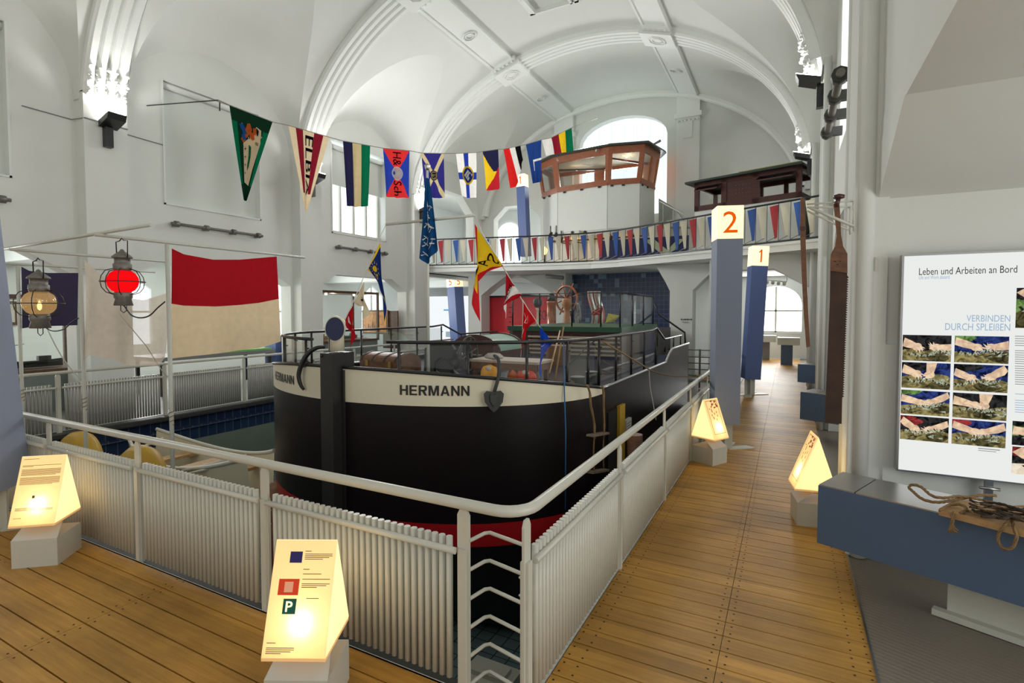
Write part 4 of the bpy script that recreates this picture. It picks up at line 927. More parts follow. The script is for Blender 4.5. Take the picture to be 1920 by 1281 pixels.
for sg in (-1, 1):
    vs = []
    for r_ in rows:
        for t in ts: vs.append(hull_pt(t, top_z(t) if r_ is None else r_, sg))
    fs = []; o = len(m.v); m.v += vs
    for j in range(len(rows) - 1):
        for i in range(len(ts) - 1):
            if sg > 0 and ts[i] >= 1 and 1 <= j <= 4 and 4.95 + 0 <= vs[i].y and False: continue
            a = o + j * len(ts) + i; m.f.append([a, a + 1, a + 1 + len(ts), a + len(ts)]); m.s.append(True)
            m.m.append(1 if (j == 0 and ts[i + 1] <= 1.0) else 2 if j == 4 else 0)
# bottom and stern wall
n = len(ts)
bot = [hull_pt(t, -1.35, 1) for t in ts] + [hull_pt(t, -1.35, -1) for t in ts[::-1]]
m.add(bot, [list(range(len(bot)))]); m.box((SX - BM, SEND - .04, -1.35), (SX + BM, SEND, .9)); m.box((SX - .5, 5, -1.5), (SX + .5, 9, -1.35))
m.build('hull', [hullblack, cream, hullred], ship, fixn=False)
dk = [hull_pt(t, .93, 1) for t in ts] + [hull_pt(t, .93, -1) for t in ts[::-1][:-1]]
m = MB(); m.add(dk, [list(range(len(dk)))]); m.build('deck', navyfloor, ship, fixn=False)
for sg in (-1, 1): MB().tube([hull_pt(t, top_z(t) + .005, sg) for t in ts if t <= 1.0], .016, 8).build('rub_rail', blackm, ship)
for sg in (-1, 1): MB().tube([hull_pt(t, top_z(t) + .005, sg) for t in ts if t >= 1.0], .016, 8).build('gunwale_strip', steel, ship)
m = MB(); m.box((SX - .075, SY0 - .12, -1.3), (SX + .075, SY0 + .14, 1.375)); m.box((SX + .075, SY0 - .02, -1.3), (SX + .10, SY0 + .1, 1.22)); m.lathe([(0, -.01), (.012, -.01), (.012, 0)], (SX - .05, SY0 - .125, 1.35), 8, axis='y')
m.build('stem_post', mat('stem_black', (.02, .018, .018), .45, noise=.3, nscale=30), ship)
# name lettering on both bows, wrapped on the plating
def bow_at(u, v, sg=1):
    best = None
    for i in range(0, 1001):
        t = i / 1000; z = 1.1; q = hull_pt(t, z, sg)
        d = q - EYE; c = d.dot(_r) / d.dot(_f)
        e = abs(960 + F * c - u)
        if best is None or e < best[0]: best = (e, t)
    return best[1]
def letter(sg, ta, tb, za, zb, mi=0):
    m = MB()
    def fn(s, q):
        t = ta + (tb - ta) * s; p = hull_pt(t, za + (zb - za) * q, sg); a = t * math.pi / 2; nn = V((sg * math.sin(a) / BM, -math.cos(a) / LB, 0)).normalized()
        return p + nn * .004
    put_block(m, 'HERMANN', fn)
    m.build('name_lettering', blackm, ship, fixn=False)
ta, tb = bow_at(750, 730), bow_at(880, 730)
q = hull_pt((ta + tb) / 2, 1, 1); dd = (q - EYE).dot(_f); zt_ = 1.75 - (723 - 583) * dd / F; zb_ = 1.75 - (742 - 583) * dd / F
letter(1, ta, tb, zb_, zt_); letter(-1, tb, ta, zb_, zt_)
# side door with sign
t = thing('hull_door', 'yellow wooden doorway cut into the black hull side', 'door', (SX + BM, 5.3, -.3))
dm = MB(); dm.box((-1.605, 5.12, -.6), (-1.585, 5.62, .72)); dm.build('opening', mat('opening_shade', (.004, .004, .004), .9), t)  # black slab, its colour stands for the shade inside the doorway
dm = MB(); dm.box((-1.59, 5.42, -.6), (-1.555, 5.62, .74)); dm.build('door_leaf', yellowp, t)
t = thing('door_sign', 'small white notice on the hull beside the yellow door', 'sign', (-1.57, 5.75, .45))
dm = MB(); dm.box((-1.6, 5.72, .33), (-1.565, 5.93, .53)); dm.build('plate', whitepaint, t)
dm = MB()
for k in range(5): dm.box((-1.566, 5.74, .365 + .03 * k), (-1.563, 5.91 - .03 * (k % 2), .374 + .03 * k))
dm.build('print', gray, t)
# deck railing with glass
RZ = 1.475
rl2 = thing('deck_railing', 'black tube railing with clear panes round the bow deck of the barge', 'railing', (SX, 5, .95))
def rp(t, sg, off=.10): p = hull_pt(t, 1, sg); c = V((SX, max(p.y, 5.0), 1)); d = (c - p).normalized(); return p + d * off
rt = [.16 + .84 * i / 12 for i in range(13)] + [1 + i / 20 for i in range(1, 12)]
def side_end(sg): return [V((SX + sg * (BM - .1), 7.75, 0))]
for sg in (1, -1):
    path = [V((p.x, p.y, RZ)) for p in [rp(t, sg) for t in rt] if p.y < 7.7] + [V((SX + sg * (BM - .1), 7.8, 1.5)), V((SX + sg * (BM - .1), 8.35, 1.31)), V((SX + sg * (BM - .1), 9.8, 1.31))]
    m = MB(); m.tube(path, .016, 8); m.build('handrail', blackm, rl2)
    posts = [rp(t, sg) for t in (.2, .42, .62, .80, .95)] + [V((SX + sg * (BM - .1), y, 0)) for y in (5.15, 5.75, 6.4, 7.05, 7.75)]
    for p in posts:
        m = MB(); zb = max(.95, .93); m.cyl((p.x, p.y, zb), (p.x, p.y, RZ), .014, 8)
        for z in (1.1, 1.38): m.cyl((p.x, p.y, z), (p.x, p.y, z) + V((0, .03, 0)) if False else (p.x + .02, p.y + .02, z), .008, 6)
        m.build('post', blackm, rl2)
    for y in (8.4, 9.1, 9.75): MB().cyl((SX + sg * (BM - .1), y, 1.1), (SX + sg * (BM - .1), y, 1.31), .012, 8).build('post', blackm, rl2)
    for a, b in zip(posts[:-1], posts[1:]):
        d = (b - a).normalized() * .02; a2, b2 = a + d, b - d
        m = MB(); m.prism([V((a2.x, a2.y, 1.0)), V((b2.x, b2.y, 1.0)), V((b2.x, b2.y, RZ - .03)), V((a2.x, a2.y, RZ - .03))], V((-d.y, d.x, 0)) * .25); m.build('glass_pane', glass, rl2)
# raised green-edged deckhouse roof further aft with its own railing
t = thing('deckhouse', 'dark red deckhouse with green roof edge amidships on the barge', 'deckhouse', (-3.66, 10.3, .93))
MB().box((-4.72, 9.02, .93), (-2.6, 11.7, 1.37)).build('wall', darkwood, t)
MB().box((-4.80, 8.95, 1.37), (-2.55, 11.75, 1.46)).build('roof', greenp, t)
gr_ = thing('roof_railing', 'black railing with clear panes on top of the red deckhouse', 'railing', (-3.66, 10.3, 1.46))
m = MB(); m.tube([(-2.6, 11.6, 2.07), (-2.6, 9.02, 2.07), (-4.72, 9.02, 2.07), (-4.72, 11.6, 2.07)], .015, 8); m.build('handrail', blackm, gr_)
px_ = [-4.72, -4.15, -3.5, -2.95, -2.6]
for x in px_: MB().cyl((x, 9.02, 1.46), (x, 9.02, 2.07), .014, 8).build('post', blackm, gr_)
for y in (9.85, 10.7, 11.55): MB().cyl((-2.6, y, 1.46), (-2.6, y, 2.07), .014, 8).build('post', blackm, gr_)
for a, b in zip(px_[:-1], px_[1:]): MB().box((a + .03, 9.03, 1.5), (b - .03, 9.036, 2.04)).build('glass_pane', glass, gr_)
for a, b in ((9.05, 9.82), (9.88, 10.67), (10.73, 11.5)): MB().box((-2.606, a, 1.5), (-2.6, b, 2.04)).build('glass_pane', glass, gr_)
# stairs with black rail down to the platform
t = thing('stair_rail', 'black handrail sloping down from the deckhouse to the far platform', 'handrail', (-2.3, 11.8, .9))
m = MB(); m.tube([at(1227, 568, y=11.8), at(1236, 590, y=11.8), at(1284, 624, y=11.9), at(1285, 646, y=11.9)], .02, 8); m.tube([at(1232, 600, y=11.8), at(1232, 650, y=11.8)], .018, 8); m.build('rail', blackm, t)
# platform behind the deckhouse that carries the steering gear
struct(MB().box((-6.3, 11.85, 0), (-2.85, 14.8, 1.30)).build('trim_stage', mat('stage_dark', (.05, .045, .05), .5)))
# barrel-roofed hatch
t = thing('companion_hatch', 'low arched hatch with green roof and dark red ends on the foredeck', 'hatch', (-4.33, 7.4, .93))
hc = lambda y, a, r=0: V((-4.33 - (.42 + r) * math.cos(a), y, 1.13 + (.22 + r) * math.sin(a)))
m = MB(); m.grid(lambda u, v: hc(6.98 + .84 * u, math.pi * v, .012), 1, 16); m.build('roof', greenlite, t)
for y in (6.98, 7.8):
    m = MB(); m.prism([hc(y, math.pi * k / 14, .03) for k in range(15)] + [V((-3.91, y, .93)), V((-4.75, y, .93))], (0, .04, 0)); m.build('end_board', darkwood, t)
for x in (-4.75, -3.94): MB().box((x, 7.0, .93), (x + .03, 7.8, 1.15)).build('side_board', darkwood, t)
# sea chest
t = thing('sea_chest', 'old brown wooden trunk with arched lid on the foredeck', 'trunk', (-4.4, 5.1, .93), R(-8))
W_, D_ = .34, .20
m = MB(); m.box((-W_, -D_, 0), (W_, D_, .2)); m.build('body', brownwood, t, local=True)
m = MB(); m.prism([(-W_, -D_ * math.cos(R(a)), .2 + .1 * math.sin(R(a))) for a in range(0, 181, 15)], (2 * W_, 0, 0)); lid_ = m.build('lid', brownwood, t, local=True)
m = MB()
for x in (-.3, -.1, .12, .31): m.prism([(x - .02, -(D_ + .006) * math.cos(R(a)), .2 + .107 * math.sin(R(a))) for a in range(0, 181, 15)], (.025, 0, 0))
m.build('iron_band', iron, lid_, local=True)
for x in (-.2, .22): m = MB(); m.box((x - .02, -D_ - .012, .14), (x + .03, -D_ + .0, .21)); m.build('clasp', brass, lid_, local=True)
# windlass: frame, gear and spoked hand wheel
t = thing('windlass', 'black iron anchor windlass on the foredeck beside the trunk', 'windlass', (-3.2, 4.95, .93))
x0, y0 = -3.6, 4.95
m = MB()
fr = [(-.17, .0), (-.15, .38), (-.08, .44), (.22, .44), (.26, .38), (.24, .28), (.06, .28), (-.02, .22), (-.02, .12), (.10, .05), (.14, 0)]
for dy in (0, .32): m.prism([(x0 + a, y0 + dy, .93 + b) for a, b in fr], (0, .05, 0))
m.build('frame', iron, t)
m = MB(); m.lathe([(.08, 0), (.08, .03), (.05, .05), (.05, .3), (.08, .32), (.08, .34)], (x0 + .05, y0 + .02, 1.12), 16, axis='y'); m.build('drum', iron, t)
m = MB()
for k in range(18): a = 2 * math.pi * k / 18; c = V((x0 + .16 + .1 * math.cos(a), y0 - .04, 1.1 + .1 * math.sin(a))); m.box(c - V((.012, .0, .012)), c + V((.012, .03, .012)))
m.lathe([(.1, 0), (.1, .03)], (x0 + .16, y0 - .04, 1.1), 18, axis='y'); m.build('gear', iron, t)
def wheel(m, c, r, ax, nsp=6, tr=.012, ext=0):
    c = V(c); ax = V(ax).normalized(); a = ax.cross(V((0, 0, 1))).normalized(); b = ax.cross(a)
    m.tube([c + (a * math.cos(2 * math.pi * k / 28) + b * math.sin(2 * math.pi * k / 28)) * r for k in range(28)], tr, 7, closed=True)
    for k in range(nsp): an = 2 * math.pi * k / nsp + .3; e = a * math.cos(an) + b * math.sin(an); m.cyl(c, c + e * (r + ext), tr * .6, 6)
    m.cyl(c - ax * .03, c + ax * .03, r * .16, 10)
t = thing('hand_wheel', 'two spoked iron hand wheels on a shaft at the foredeck winch', 'wheel', (-2.85, 4.85, .93))
for k, (u, v) in enumerate(((880, 664), (872, 668))):
    m = MB(); c = at(u, v, d=5.6 + .3 * k); wheel(m, c, .185 - .03 * k, (1, .06, 0), 6, .011); m.build('spoked_wheel', iron, t)
c = at(884, 668, d=5.8); m = MB(); m.cyl(c, c + V((-.35, .25, 0)), .02, 8); m.box((c.x - .12, c.y + .1, .93), (c.x + .02, c.y + .22, 1.25)); m.build('stand', iron, t)
# work table with bags beneath
A = at(866, 672, z=1.24); B = at(1008, 672, z=1.24); A = at(866, 678, d=5.3); 
t = thing('work_table', 'low brown wooden table with pale top on the foredeck', 'table', (-2.55, 5.0, .93))
tx0, tx1, ty0, ty1 = -3.02, -2.2, 4.74, 5.15
MB().box((tx0, ty0, 1.21), (tx1, ty1, 1.235)).build('tabletop', mat('table_top_pale', (.42, .33, .27), .5), t)
m = MB(); m.box((tx0 + .01, ty0 + .01, 1.14), (tx1 - .01, ty0 + .03, 1.21)); m.box((tx0 + .01, ty1 - .03, 1.14), (tx1 - .01, ty1 - .01, 1.21)); m.box((tx0 + .01, ty0 + .01, 1.14), (tx0 + .03, ty1 - .01, 1.21)); m.box((tx1 - .03, ty0, 1.14), (tx1 - .01, ty1 - .01, 1.21)); m.build('apron', brownwood, t)
for x in (tx0 + .06, tx1 - .06):
    for y in (ty0 + .06, ty1 - .06): MB().box((x - .022, y - .022, .93), (x + .022, y + .022, 1.14)).build('leg', brownwood, t)
def sack(name, label, c, sx, sy, sz, m_, extra=None, seed=0):
    rr = random.Random(seed); c = V(c); ph = [rr.uniform(0, 6) for _ in range(4)]
    def fn(u, v):
        a = 2 * math.pi * u; h = v; r_ = (math.sin(math.pi * min(1, .12 + h * .88)) ** .22) if h < 1 else .0
        w = 1 + .13 * math.sin(3 * a + ph[0] + 3 * h) + .08 * math.sin(5 * a + ph[1]) + .06 * math.sin(9 * h + ph[2] + a)
        if h >= .999: w = .25
        return (c.x + math.cos(a) * sx * r_ * w, c.y + math.sin(a) * sy * r_ * w, c.z + sz * h * (1 + .08 * math.sin(2 * a + ph[3])))
    m = MB(); m.grid(fn, 22, 12); t = thing(name, label, 'bag', tuple(c)); m.build('body', m_, t, fixn=False)
    if extra: 
        m = MB(); m.lathe([(0, -.02), (sx * .35, 0), (sx * .4, .02), (sx * .2, .045), (0, .05)], c + V((0, -.02, sz * .82)), 11, sx=1.25, sy=.8); m.build('flap', extra, t)
    return t
clothg = mat('pale_cloth', (.45, .42, .38), .9, noise=.2)
sack('oilskin_bag', 'yellow oilskin bag under the table on the foredeck', (-2.70, 4.66, .93), .10, .08, .25, mat('oilskin_yellow', (.75, .33, .02), .4, noise=.2), clothg, 1)
sack('oilskin_bag', 'red bag with pale cloth under the table on the foredeck', (-2.30, 4.68, .93), .10, .08, .22, mat('oilskin_red', (.55, .04, .01), .5, noise=.2), clothg, 2)
sack('oilskin_bag', 'orange bag between the yellow and the red bag under the table', (-2.50, 4.8, .93), .06, .07, .22, mat('oilskin_orange', (.6, .14, .02), .5, noise=.2), None, 3)
# bow anchor and its stock over the bulwark
def anchor(label, pts, c, sc, flip=1, nrm=(.25, -.97, 0)):
    t = thing('anchor', label, 'anchor', tuple(c))
    m = MB(); pts = sm(pts); m.tube(pts, [.012] + [.016] * (len(pts) - 2) + [.02], 8); m.build('shank', iron, t)
    n_ = V(nrm).normalized(); a = V((-n_.y, n_.x, 0)); c = V(c)
    sh = [(-.085, .03), (-.06, .055), (0, .045), (.06, .055), (.085, .03), (.075, -.04), (.03, -.10), (0, -.125), (-.03, -.10), (-.075, -.04)]
    m = MB(); m.prism([c + a * x * sc + V((0, 0, z * sc)) + n_ * .006 for x, z in sh], n_ * .025 * 1)
    m.prism([c + a * x * sc * .4 + V((0, 0, z * sc * .6)) + n_ * .03 for x, z in sh], n_ * .02); m.build('fluke', iron, t)
    return t
tA = bow_at(925, 735); q = hull_pt(tA, .98, 1); an_ = tA * math.pi / 2; nn = V((math.sin(an_) / BM, -math.cos(an_) / LB, 0)).normalized(); dA = (q - EYE).dot(_f)
ap = lambda u, v, e=.05: at(u, v, d=dA - e)
anchor('dark iron anchor hanging over the cream band right of the name', [ap(918, 669, -.1), ap(928, 668, -.06), ap(934, 674, .02), ap(936, 690, .05), ap(934, 710, .06), ap(929, 728, .06), ap(926, 738, .05)], hull_pt(tA, 1.0, 1) + nn * .03 + V((0, 0, .02)), 1.0, nrm=nn)
m = MB(); m.lathe([(0, -.03), (.07, -.015), (.085, .0), (.05, .03), (0, .035)], ap(926, 669, -.1), 12, sx=1.2, sy=.6); tag(m.build('cloth_pad', clothg), 'grey rag wrapped round the anchor where it crosses the rail', 'rag')
pts = [at(u, v, d=4.95) for u, v in ((609, 651), (596, 652), (582, 659), (571, 672), (563, 690), (560, 706), (564, 722), (570, 731))]
t = thing('anchor', 'thin curved black anchor arm at the far port bow', 'anchor', tuple(pts[4]))
pts = sm(pts, 4); MB().tube(pts, [.008 + .016 * math.sin(math.pi * (.12 + .8 * i / len(pts))) for i in range(len(pts))], 8).build('arm', blackm, t)
MB().prism([at(u, v, d=4.95) for u, v in ((558, 686), (571, 677), (584, 684), (566, 689))], V((.02, .02, 0))).build('fluke', blackm, t)
# bow fender: cream post with navy oval
t = thing('bow_fender', 'cream upright post with navy blue oval disc on the stem head', 'post', (SX, SY0 + .1, 1.375))
m = MB(); m.tube([at(632, 658, d=4.75), at(632, 625, d=4.75), at(633, 606, d=4.78), at(637, 598, d=4.8)], [.065, .06, .07, .055], 14); m.build('padded_post', cream, t)
c = at(628, 617, d=4.66); dv = (EYE - c); dv = V((dv.x - .5, dv.y, 0)).normalized(); a_ = V((-dv.y, dv.x, 0))
m = MB(); m.prism([c + a_ * .085 * math.cos(2 * math.pi * k / 28) + V((0, 0, .11 * math.sin(2 * math.pi * k / 28) * (1 + .08 * math.sin(2 * math.pi * k / 28)))) for k in range(28)], -dv * .10); m.build('rim', cream, t)
m = MB(); m.prism([c + dv * .012 + a_ * .078 * math.cos(2 * math.pi * k / 28) + V((0, 0, .104 * math.sin(2 * math.pi * k / 28))) for k in range(28)], -dv * .012); m.build('disc', mat('navy_felt', (.01, .015, .06), .6), t)
# bollards
def bollard(u, v, r, h, dd, lab):
    c = at(u, v, d=dd); c.z = .93; t = thing('bollard', lab, 'bollard', tuple(c))
    m = MB(); m.lathe([(r, 0), (r, h - .01), (r * 1.06, h - .01), (r * 1.06, h)], c, 22); m.build('drum', iron, t)
    m = MB(); m.lathe([(r * .98, h), (r * .98, h + .004), (0, h + .005)], c, 22); m.build('top', mat('bollard_top', (.4, .38, .36), .5), t); return c
c1 = bollard(1083, 717, .072, .17, 5.15, 'grey-topped mooring bollard with rope coil at the starboard rail')
bollard(1110, 717, .065, .185, 5.45, 'dark twin bollard behind the grey-topped one')
bollard(677, 700, .05, .14, 5.4, 'small dark bollard at the port side of the foredeck'); bollard(652, 700, .05, .13, 5.1, 'small dark bollard just behind the stem')
cc = c1 + V((-.03, -.085, .1))
for r_ in (.04,): 
    m = MB()
    for rr_ in (.038, .024, .012): m.tube([cc + V((rr_ * math.cos(a * .5), -.01, rr_ * math.sin(a * .5))) for a in range(13)], .006, 6)
    tag(m.build('rope_coil', ropem), 'small coil of rope hung on the front of the bollard', 'rope')
# oars and boat hooks leaning at the starboard rail
for lab, a, b, r_, m_ in (('pale yellow boathook pole leaning at the starboard rail', (1057, 612, 5.6), (1040, 715, 5.0), .009, ropem), ('thin wooden pole leaning behind the boathook', (1050, 620, 5.9), (1030, 700, 5.3), .008, oak)):
    tag(MB().tube([at(a[0], a[1], d=a[2]), at(b[0], b[1], d=b[2])], r_, 8).build('pole', m_), lab, 'pole')
c = at(1049, 712, d=4.95); c.z=.93; m = MB(); m.lathe([(.03, 0), (.045, .02), (.04, .05), (.012, .08)], c, 12); tag(m.build('float', mat('float_yellow', (.7, .45, .12), .5)), 'small yellow float on deck beside the blue line', 'float')
# lines: blue line down the hull, mooring rope, ladder ropes
p1 = bow_at(1056, 700); q = hull_pt(p1, .99, 1) + V((.02, -.02, 0)); 
tag(MB().tube([at(1057, 643, d=(q - EYE).dot(_f) + .05), q + V((0, 0, .02)), q + V((.03, -.04, -.3)), q + V((.03, -.04, -1.0))], .006, 6).build('line', mat('blue_line', (.02, .13, .3), .6)), 'thin blue line hanging down the black bow', 'line')
tag(MB().tube(sm([at(1130, 640, y=5.1), at(1200, 682, y=6.0), at(1226, 697, y=6.9), at(1260, 705, y=7.8), at(1300, 706, y=8.8), at(1320, 708, x=-1.06)]), .009, 6).build('mooring_rope', ropem), 'mooring rope sagging from the deck rail to the boardwalk railing', 'rope')
tag(MB().tube(sm([at(1217, 692, y=6.6), at(1219, 725, y=6.6), at(1226, 765, y=6.5), at(1230, 788, y=6.5)]), .006, 6).build('hanging_line', mat('white_line', (.6, .6, .55), .8)), 'loose white line hanging down the hull side', 'line')
tag(MB().tube([at(1059, 690, y=5.2), at(1080, 672, y=5.2), at(1100, 650, y=5.2), at(1115, 640, y=5.2)], .007, 6).build('stay', blackm), 'dark stay running up from the bollard to the rail', 'stay')
lad = thing('rope_ladder', 'rope ladder with two wooden steps hanging on the starboard bow', 'ladder', (-1.5, 4.85, -.4))
def lp(u, v, e=0): return at(u, v, x=-1.56 + .0 + e)
for k, L_ in enumerate(([(1100, 722), (1105, 735), (1107, 760), (1113, 790), (1114, 812), (1113, 850), (1114, 885)], [(1128, 724), (1131, 735), (1131, 760), (1132, 790), (1132, 808), (1131, 845), (1132, 882)])):
    m = MB(); P_ = sm([lp(u, v) for u, v in L_], 3); m.tube(P_, .0075, 7); m.tube([p + V((.008, .006 * math.sin(i * 2), .0)) for i, p in enumerate(P_[:14])], .007, 6); m.build('side_rope', ropem, lad)
for v in (815, 884):
    a, b = lp(1106, v + 2), lp(1136, v - 3); MB().bar(a, b, .07, .02).build('step', mat('driftwood', (.22, .16, .11), .8, noise=.3), lad)
# steering wheels, binnacles and gear on the far stage
def on_stage(u, v, y=13.0): p = at(u, v, y=y); return V((p.x, p.y, 1.30))
c = on_stage(1034, 600, 12.6); t = thing('binnacle', 'tall copper-brown ship binnacle with dark hood', 'binnacle', tuple(c))
m = MB(); m.lathe([(.16, 0), (.16, .05), (.12, .08), (.115, .62), (.13, .66), (.13, .7)], c, 18); m.build('column', redwood, t); m = MB(); m.lathe([(.11, .7), (.10, .8), (.07, .88), (0, .9)], c, 18); m.build('hood', blackm, t)
c = on_stage(1063, 600, 12.4); t = thing('steering_pedestal', 'light brown wooden steering pedestal with bell-shaped head', 'pedestal', tuple(c))
m = MB(); m.lathe([(.13, 0), (.12, .05), (.075, .4), (.07, .5), (.13, .58), (.135, .72), (.12, .76)], c, 18); m.build('column', woodmat('tan_wood', (.3, .13, .06), (.45, .22, .12), .4, (3, 3, 10)), t)
t = thing('steering_stand', 'large wooden ship steering wheel with turned spokes', 'wheel', tuple(c + V((.1, .35, 0)))); c2 = at(1062, 561, y=12.9)
m = MB(); wheel(m, c2, .34, (-.25, -1, 0), 8, .03, .12); m.build('rim', redwood, t); MB().cyl(c2, V((c2.x, c2.y + .15, 1.3)), .04, 8).build('stand', redwood, t)
c = on_stage(1095, 600, 12.7); t = thing('steering_stand', 'pale metal ship wheel standing between the wooden wheel and the kite', 'wheel', tuple(c)); c2 = at(1083, 590, y=12.7)
m = MB(); wheel(m, c2, .28, (-.9, -.6, 0), 8, .02, .06); m.build('rim', gray, t); MB().cyl(c2, V((c2.x, c2.y, 1.3)), .03, 8).build('stand', gray, t)
c = on_stage(1117, 600, 12.8); t = thing('mirror_sculpture', 'wavy striped distorting mirror standing on the stage', 'sculpture', tuple(c))
m = MB(); cols_ = [mat('stripe_white', (.7, .65, .6), .25), mat('stripe_red', (.45, .12, .1), .25), mat('stripe_green', (.15, .25, .18), .25), steel]
m.grid(lambda u, v: c + V((-.17 + .34 * u + .06 * math.sin(v * 5), .04 * math.sin(u * 14), .95 * v)), 20, 18, mfn=lambda u, v: int(u * 10) % 4 if v < .6 else int(u * 8) % 4); m.build('mirror', cols_, t, fixn=False)
c = on_stage(1020, 600, 12.2)
for lab, pts_, mi in (('yellow and purple paper kite behind the roof railing', ((1140, 588), (1162, 592), (1152, 602), (1135, 606)), 'kite_yellow'), ('dark red kite beside the yellow kite', ((1112, 582), (1130, 576), (1128, 590), (1108, 592)), 'kite_red')):
    col = (.6, .55, .06) if 'yellow' in mi else (.35, .02, .03); t = thing('kite', lab, 'kite', tuple(at(*pts_[0], y=11.0)))
    m = MB(); m.prism([at(u, v, y=11.0) for u, v in pts_], (0, .01, 0)); m.build('sail', mat(mi, col, .6), t)
    m = MB(); m.cyl(at(*pts_[0], y=10.98), at(*pts_[2], y=10.98), .006, 6); m.cyl(at(*pts_[1], y=10.98), at(*pts_[3], y=10.98), .006, 6); m.cyl(at(*pts_[2], y=10.98), V((at(*pts_[2], y=10.98).x, 10.98, 1.46)), .004, 5); m.build('spar', oak, t)
c = at(1008, 612, y=9.6); c.z = 1.46; t = thing('deck_lamp', 'small brass and glass lamp on a pale stand on the deckhouse roof', 'lamp', tuple(c))
m = MB(); m.lathe([(.06, 0), (.025, .04), (.02, .30), (.04, .34)], c, 12); m.build('stand', mat('ivory', (.6, .52, .35), .5), t); m = MB(); m.lathe([(.05, .36), (.09, .42), (.09, .5), (.05, .55)], c, 12); m.build('head', iron, t)
# bulkhead slats between foredeck and deckhouse
t = thing('slatted_rack', 'pale wooden rack of horizontal slats in front of the deckhouse', 'rack', (-3.5, 8.7, .93))
for k in range(5): MB().box((-4.2, 8.7 - .02 * k, .97 + .075 * k), (-2.5, 8.73 - .02 * k, 1.0 + .075 * k)).build('slat', mat('slat_pale', (.55, .45, .33), .5), t)
for x in (-4.2, -3.4, -2.5): MB().box((x - .02, 8.73, .93), (x + .02, 8.77, 1.33)).build('upright', darkwood, t)
t = thing('basket', 'small brown brick-patterned crate behind the work table', 'crate', (-3.1, 7.4, .93)); MB().box((-3.25, 7.3, .93), (-2.95, 7.55, 1.22)).build('body', woodmat('wicker', (.12, .05, .02), (.3, .15, .08), .6, (20, 20, 20)), t)

# ================================================================ FLAGS
def resample(pts, n):
    L = [0]
    for a, b in zip(pts[:-1], pts[1:]): L.append(L[-1] + math.dist(a, b))
    out = []
    for i in range(n + 1):
        s = L[-1] * i / n; j = 0
        while j < len(L) - 2 and L[j + 1] < s: j += 1
        u = (s - L[j]) / max(1e-9, L[j + 1] - L[j]); out.append((pts[j][0] + (pts[j + 1][0] - pts[j][0]) * u, pts[j][1] + (pts[j + 1][1] - pts[j][1]) * u))
    return out
class Flag:
    # cloth hanging in a vertical plane, outlined by its top and bottom edges; waves push it out of the plane
    def __init__(s, name, label, top, bot, pl, mats, mfn=None, nu=40, nv=40, wave=.02, wn=2.5, seed=0, side=None):
        s.T = resample(top, 40); s.B = resample(bot, 40); s.pl = pl; s.mats = mats; rr = random.Random(seed); s.ph = rr.uniform(0, 6); s.wave = min(wave, .02) if pl is BPL or wave == .035 or wave == .03 or (wave == .04 and wn == 1.5) else wave; s.wn = wn
        s.n = V(pl[1]).normalized()
        if s.n.dot(EYE - V(pl[0])) < 0: s.n = -s.n
        s.th = thing(name, label, 'flag', tuple(s.at(0, 0)))
        s.mb = MB(); s.mb.grid(s.at, nu, nv, mfn=mfn)
    def px(s, u, v):
        u = min(1, max(0, u)); i = min(39, int(u * 40)); f = u * 40 - i
        t = (s.T[i][0] + (s.T[i + 1][0] - s.T[i][0]) * f, s.T[i][1] + (s.T[i + 1][1] - s.T[i][1]) * f); b = (s.B[i][0] + (s.B[i + 1][0] - s.B[i][0]) * f, s.B[i][1] + (s.B[i + 1][1] - s.B[i][1]) * f)
        return t[0] + (b[0] - t[0]) * v, t[1] + (b[1] - t[1]) * v
    def at(s, u, v, lift=0):
        p = at(*s.px(u, v), pl=s.pl)
        return p + s.n * (s.wave * (.3 + v) * math.sin(u * 2 * math.pi * s.wn + s.ph + v * 1.5) * min(1, v * 4 + .1) + lift * 2.2)
    def poly(s, pts, mi, lift=.004, fan=True):
        n = len(pts); c = (sum(p[0] for p in pts) / n, sum(p[1] for p in pts) / n)
        s.mb.add([s.at(*c, lift)] + [s.at(*p, lift) for p in pts], [(0, 1 + i, 1 + (i + 1) % n) for i in range(n)], mi)
    def text(s, t, u0, v0, u1, v1, mi, down=True, lift=.006, mirror=False):
        # down: letters turned a quarter, reading from top to bottom
        def fn(a, b):
            if mirror: a = 1 - a
            return s.at(u1 + (u0 - u1) * (1 - b), v0 + (v1 - v0) * a, lift) if down else s.at(u0 + (u1 - u0) * a, v1 + (v0 - v1) * b, lift)
        put_text(s.mb, t, fn, mi=mi, bold=.0)
        put_text(s.mb, t, lambda a, b: fn(a + .012, b), mi=mi)
    def done(s, part='cloth'):
        o = s.mb.build(part, s.mats, s.th, fixn=False); return s.th
fred = clothmat('flag_red', (.42, .012, .02)); fcream = clothmat('flag_cream', (.86, .68, .45)); fwhite = clothmat('flag_white', (.82, .80, .76)); fblue = clothmat('flag_blue', (.02, .045, .32)); fnavy = clothmat('flag_navy', (.02, .02, .06)); fgreen = clothmat('flag_green', (.005, .13, .06)); fdkgreen = clothmat('flag_dark_green', (.008, .035, .018), .1); fmaroon = clothmat('flag_maroon', (.26, .015, .03)); fyellow = clothmat('flag_yellow', (.85, .55, .02)); forange = clothmat('flag_orange', (.6, .12, .03)); fblack = clothmat('flag_black', (.008, .008, .01), .1); flblue = clothmat('flag_mid_blue', (.02, .1, .36)); fsand = clothmat('flag_sand', (.55, .44, .24)); fpurple = clothmat('flag_purple_grey', (.055, .045, .09), .15); fsheer = clothmat('flag_sheer', (.84, .72, .60), .5)
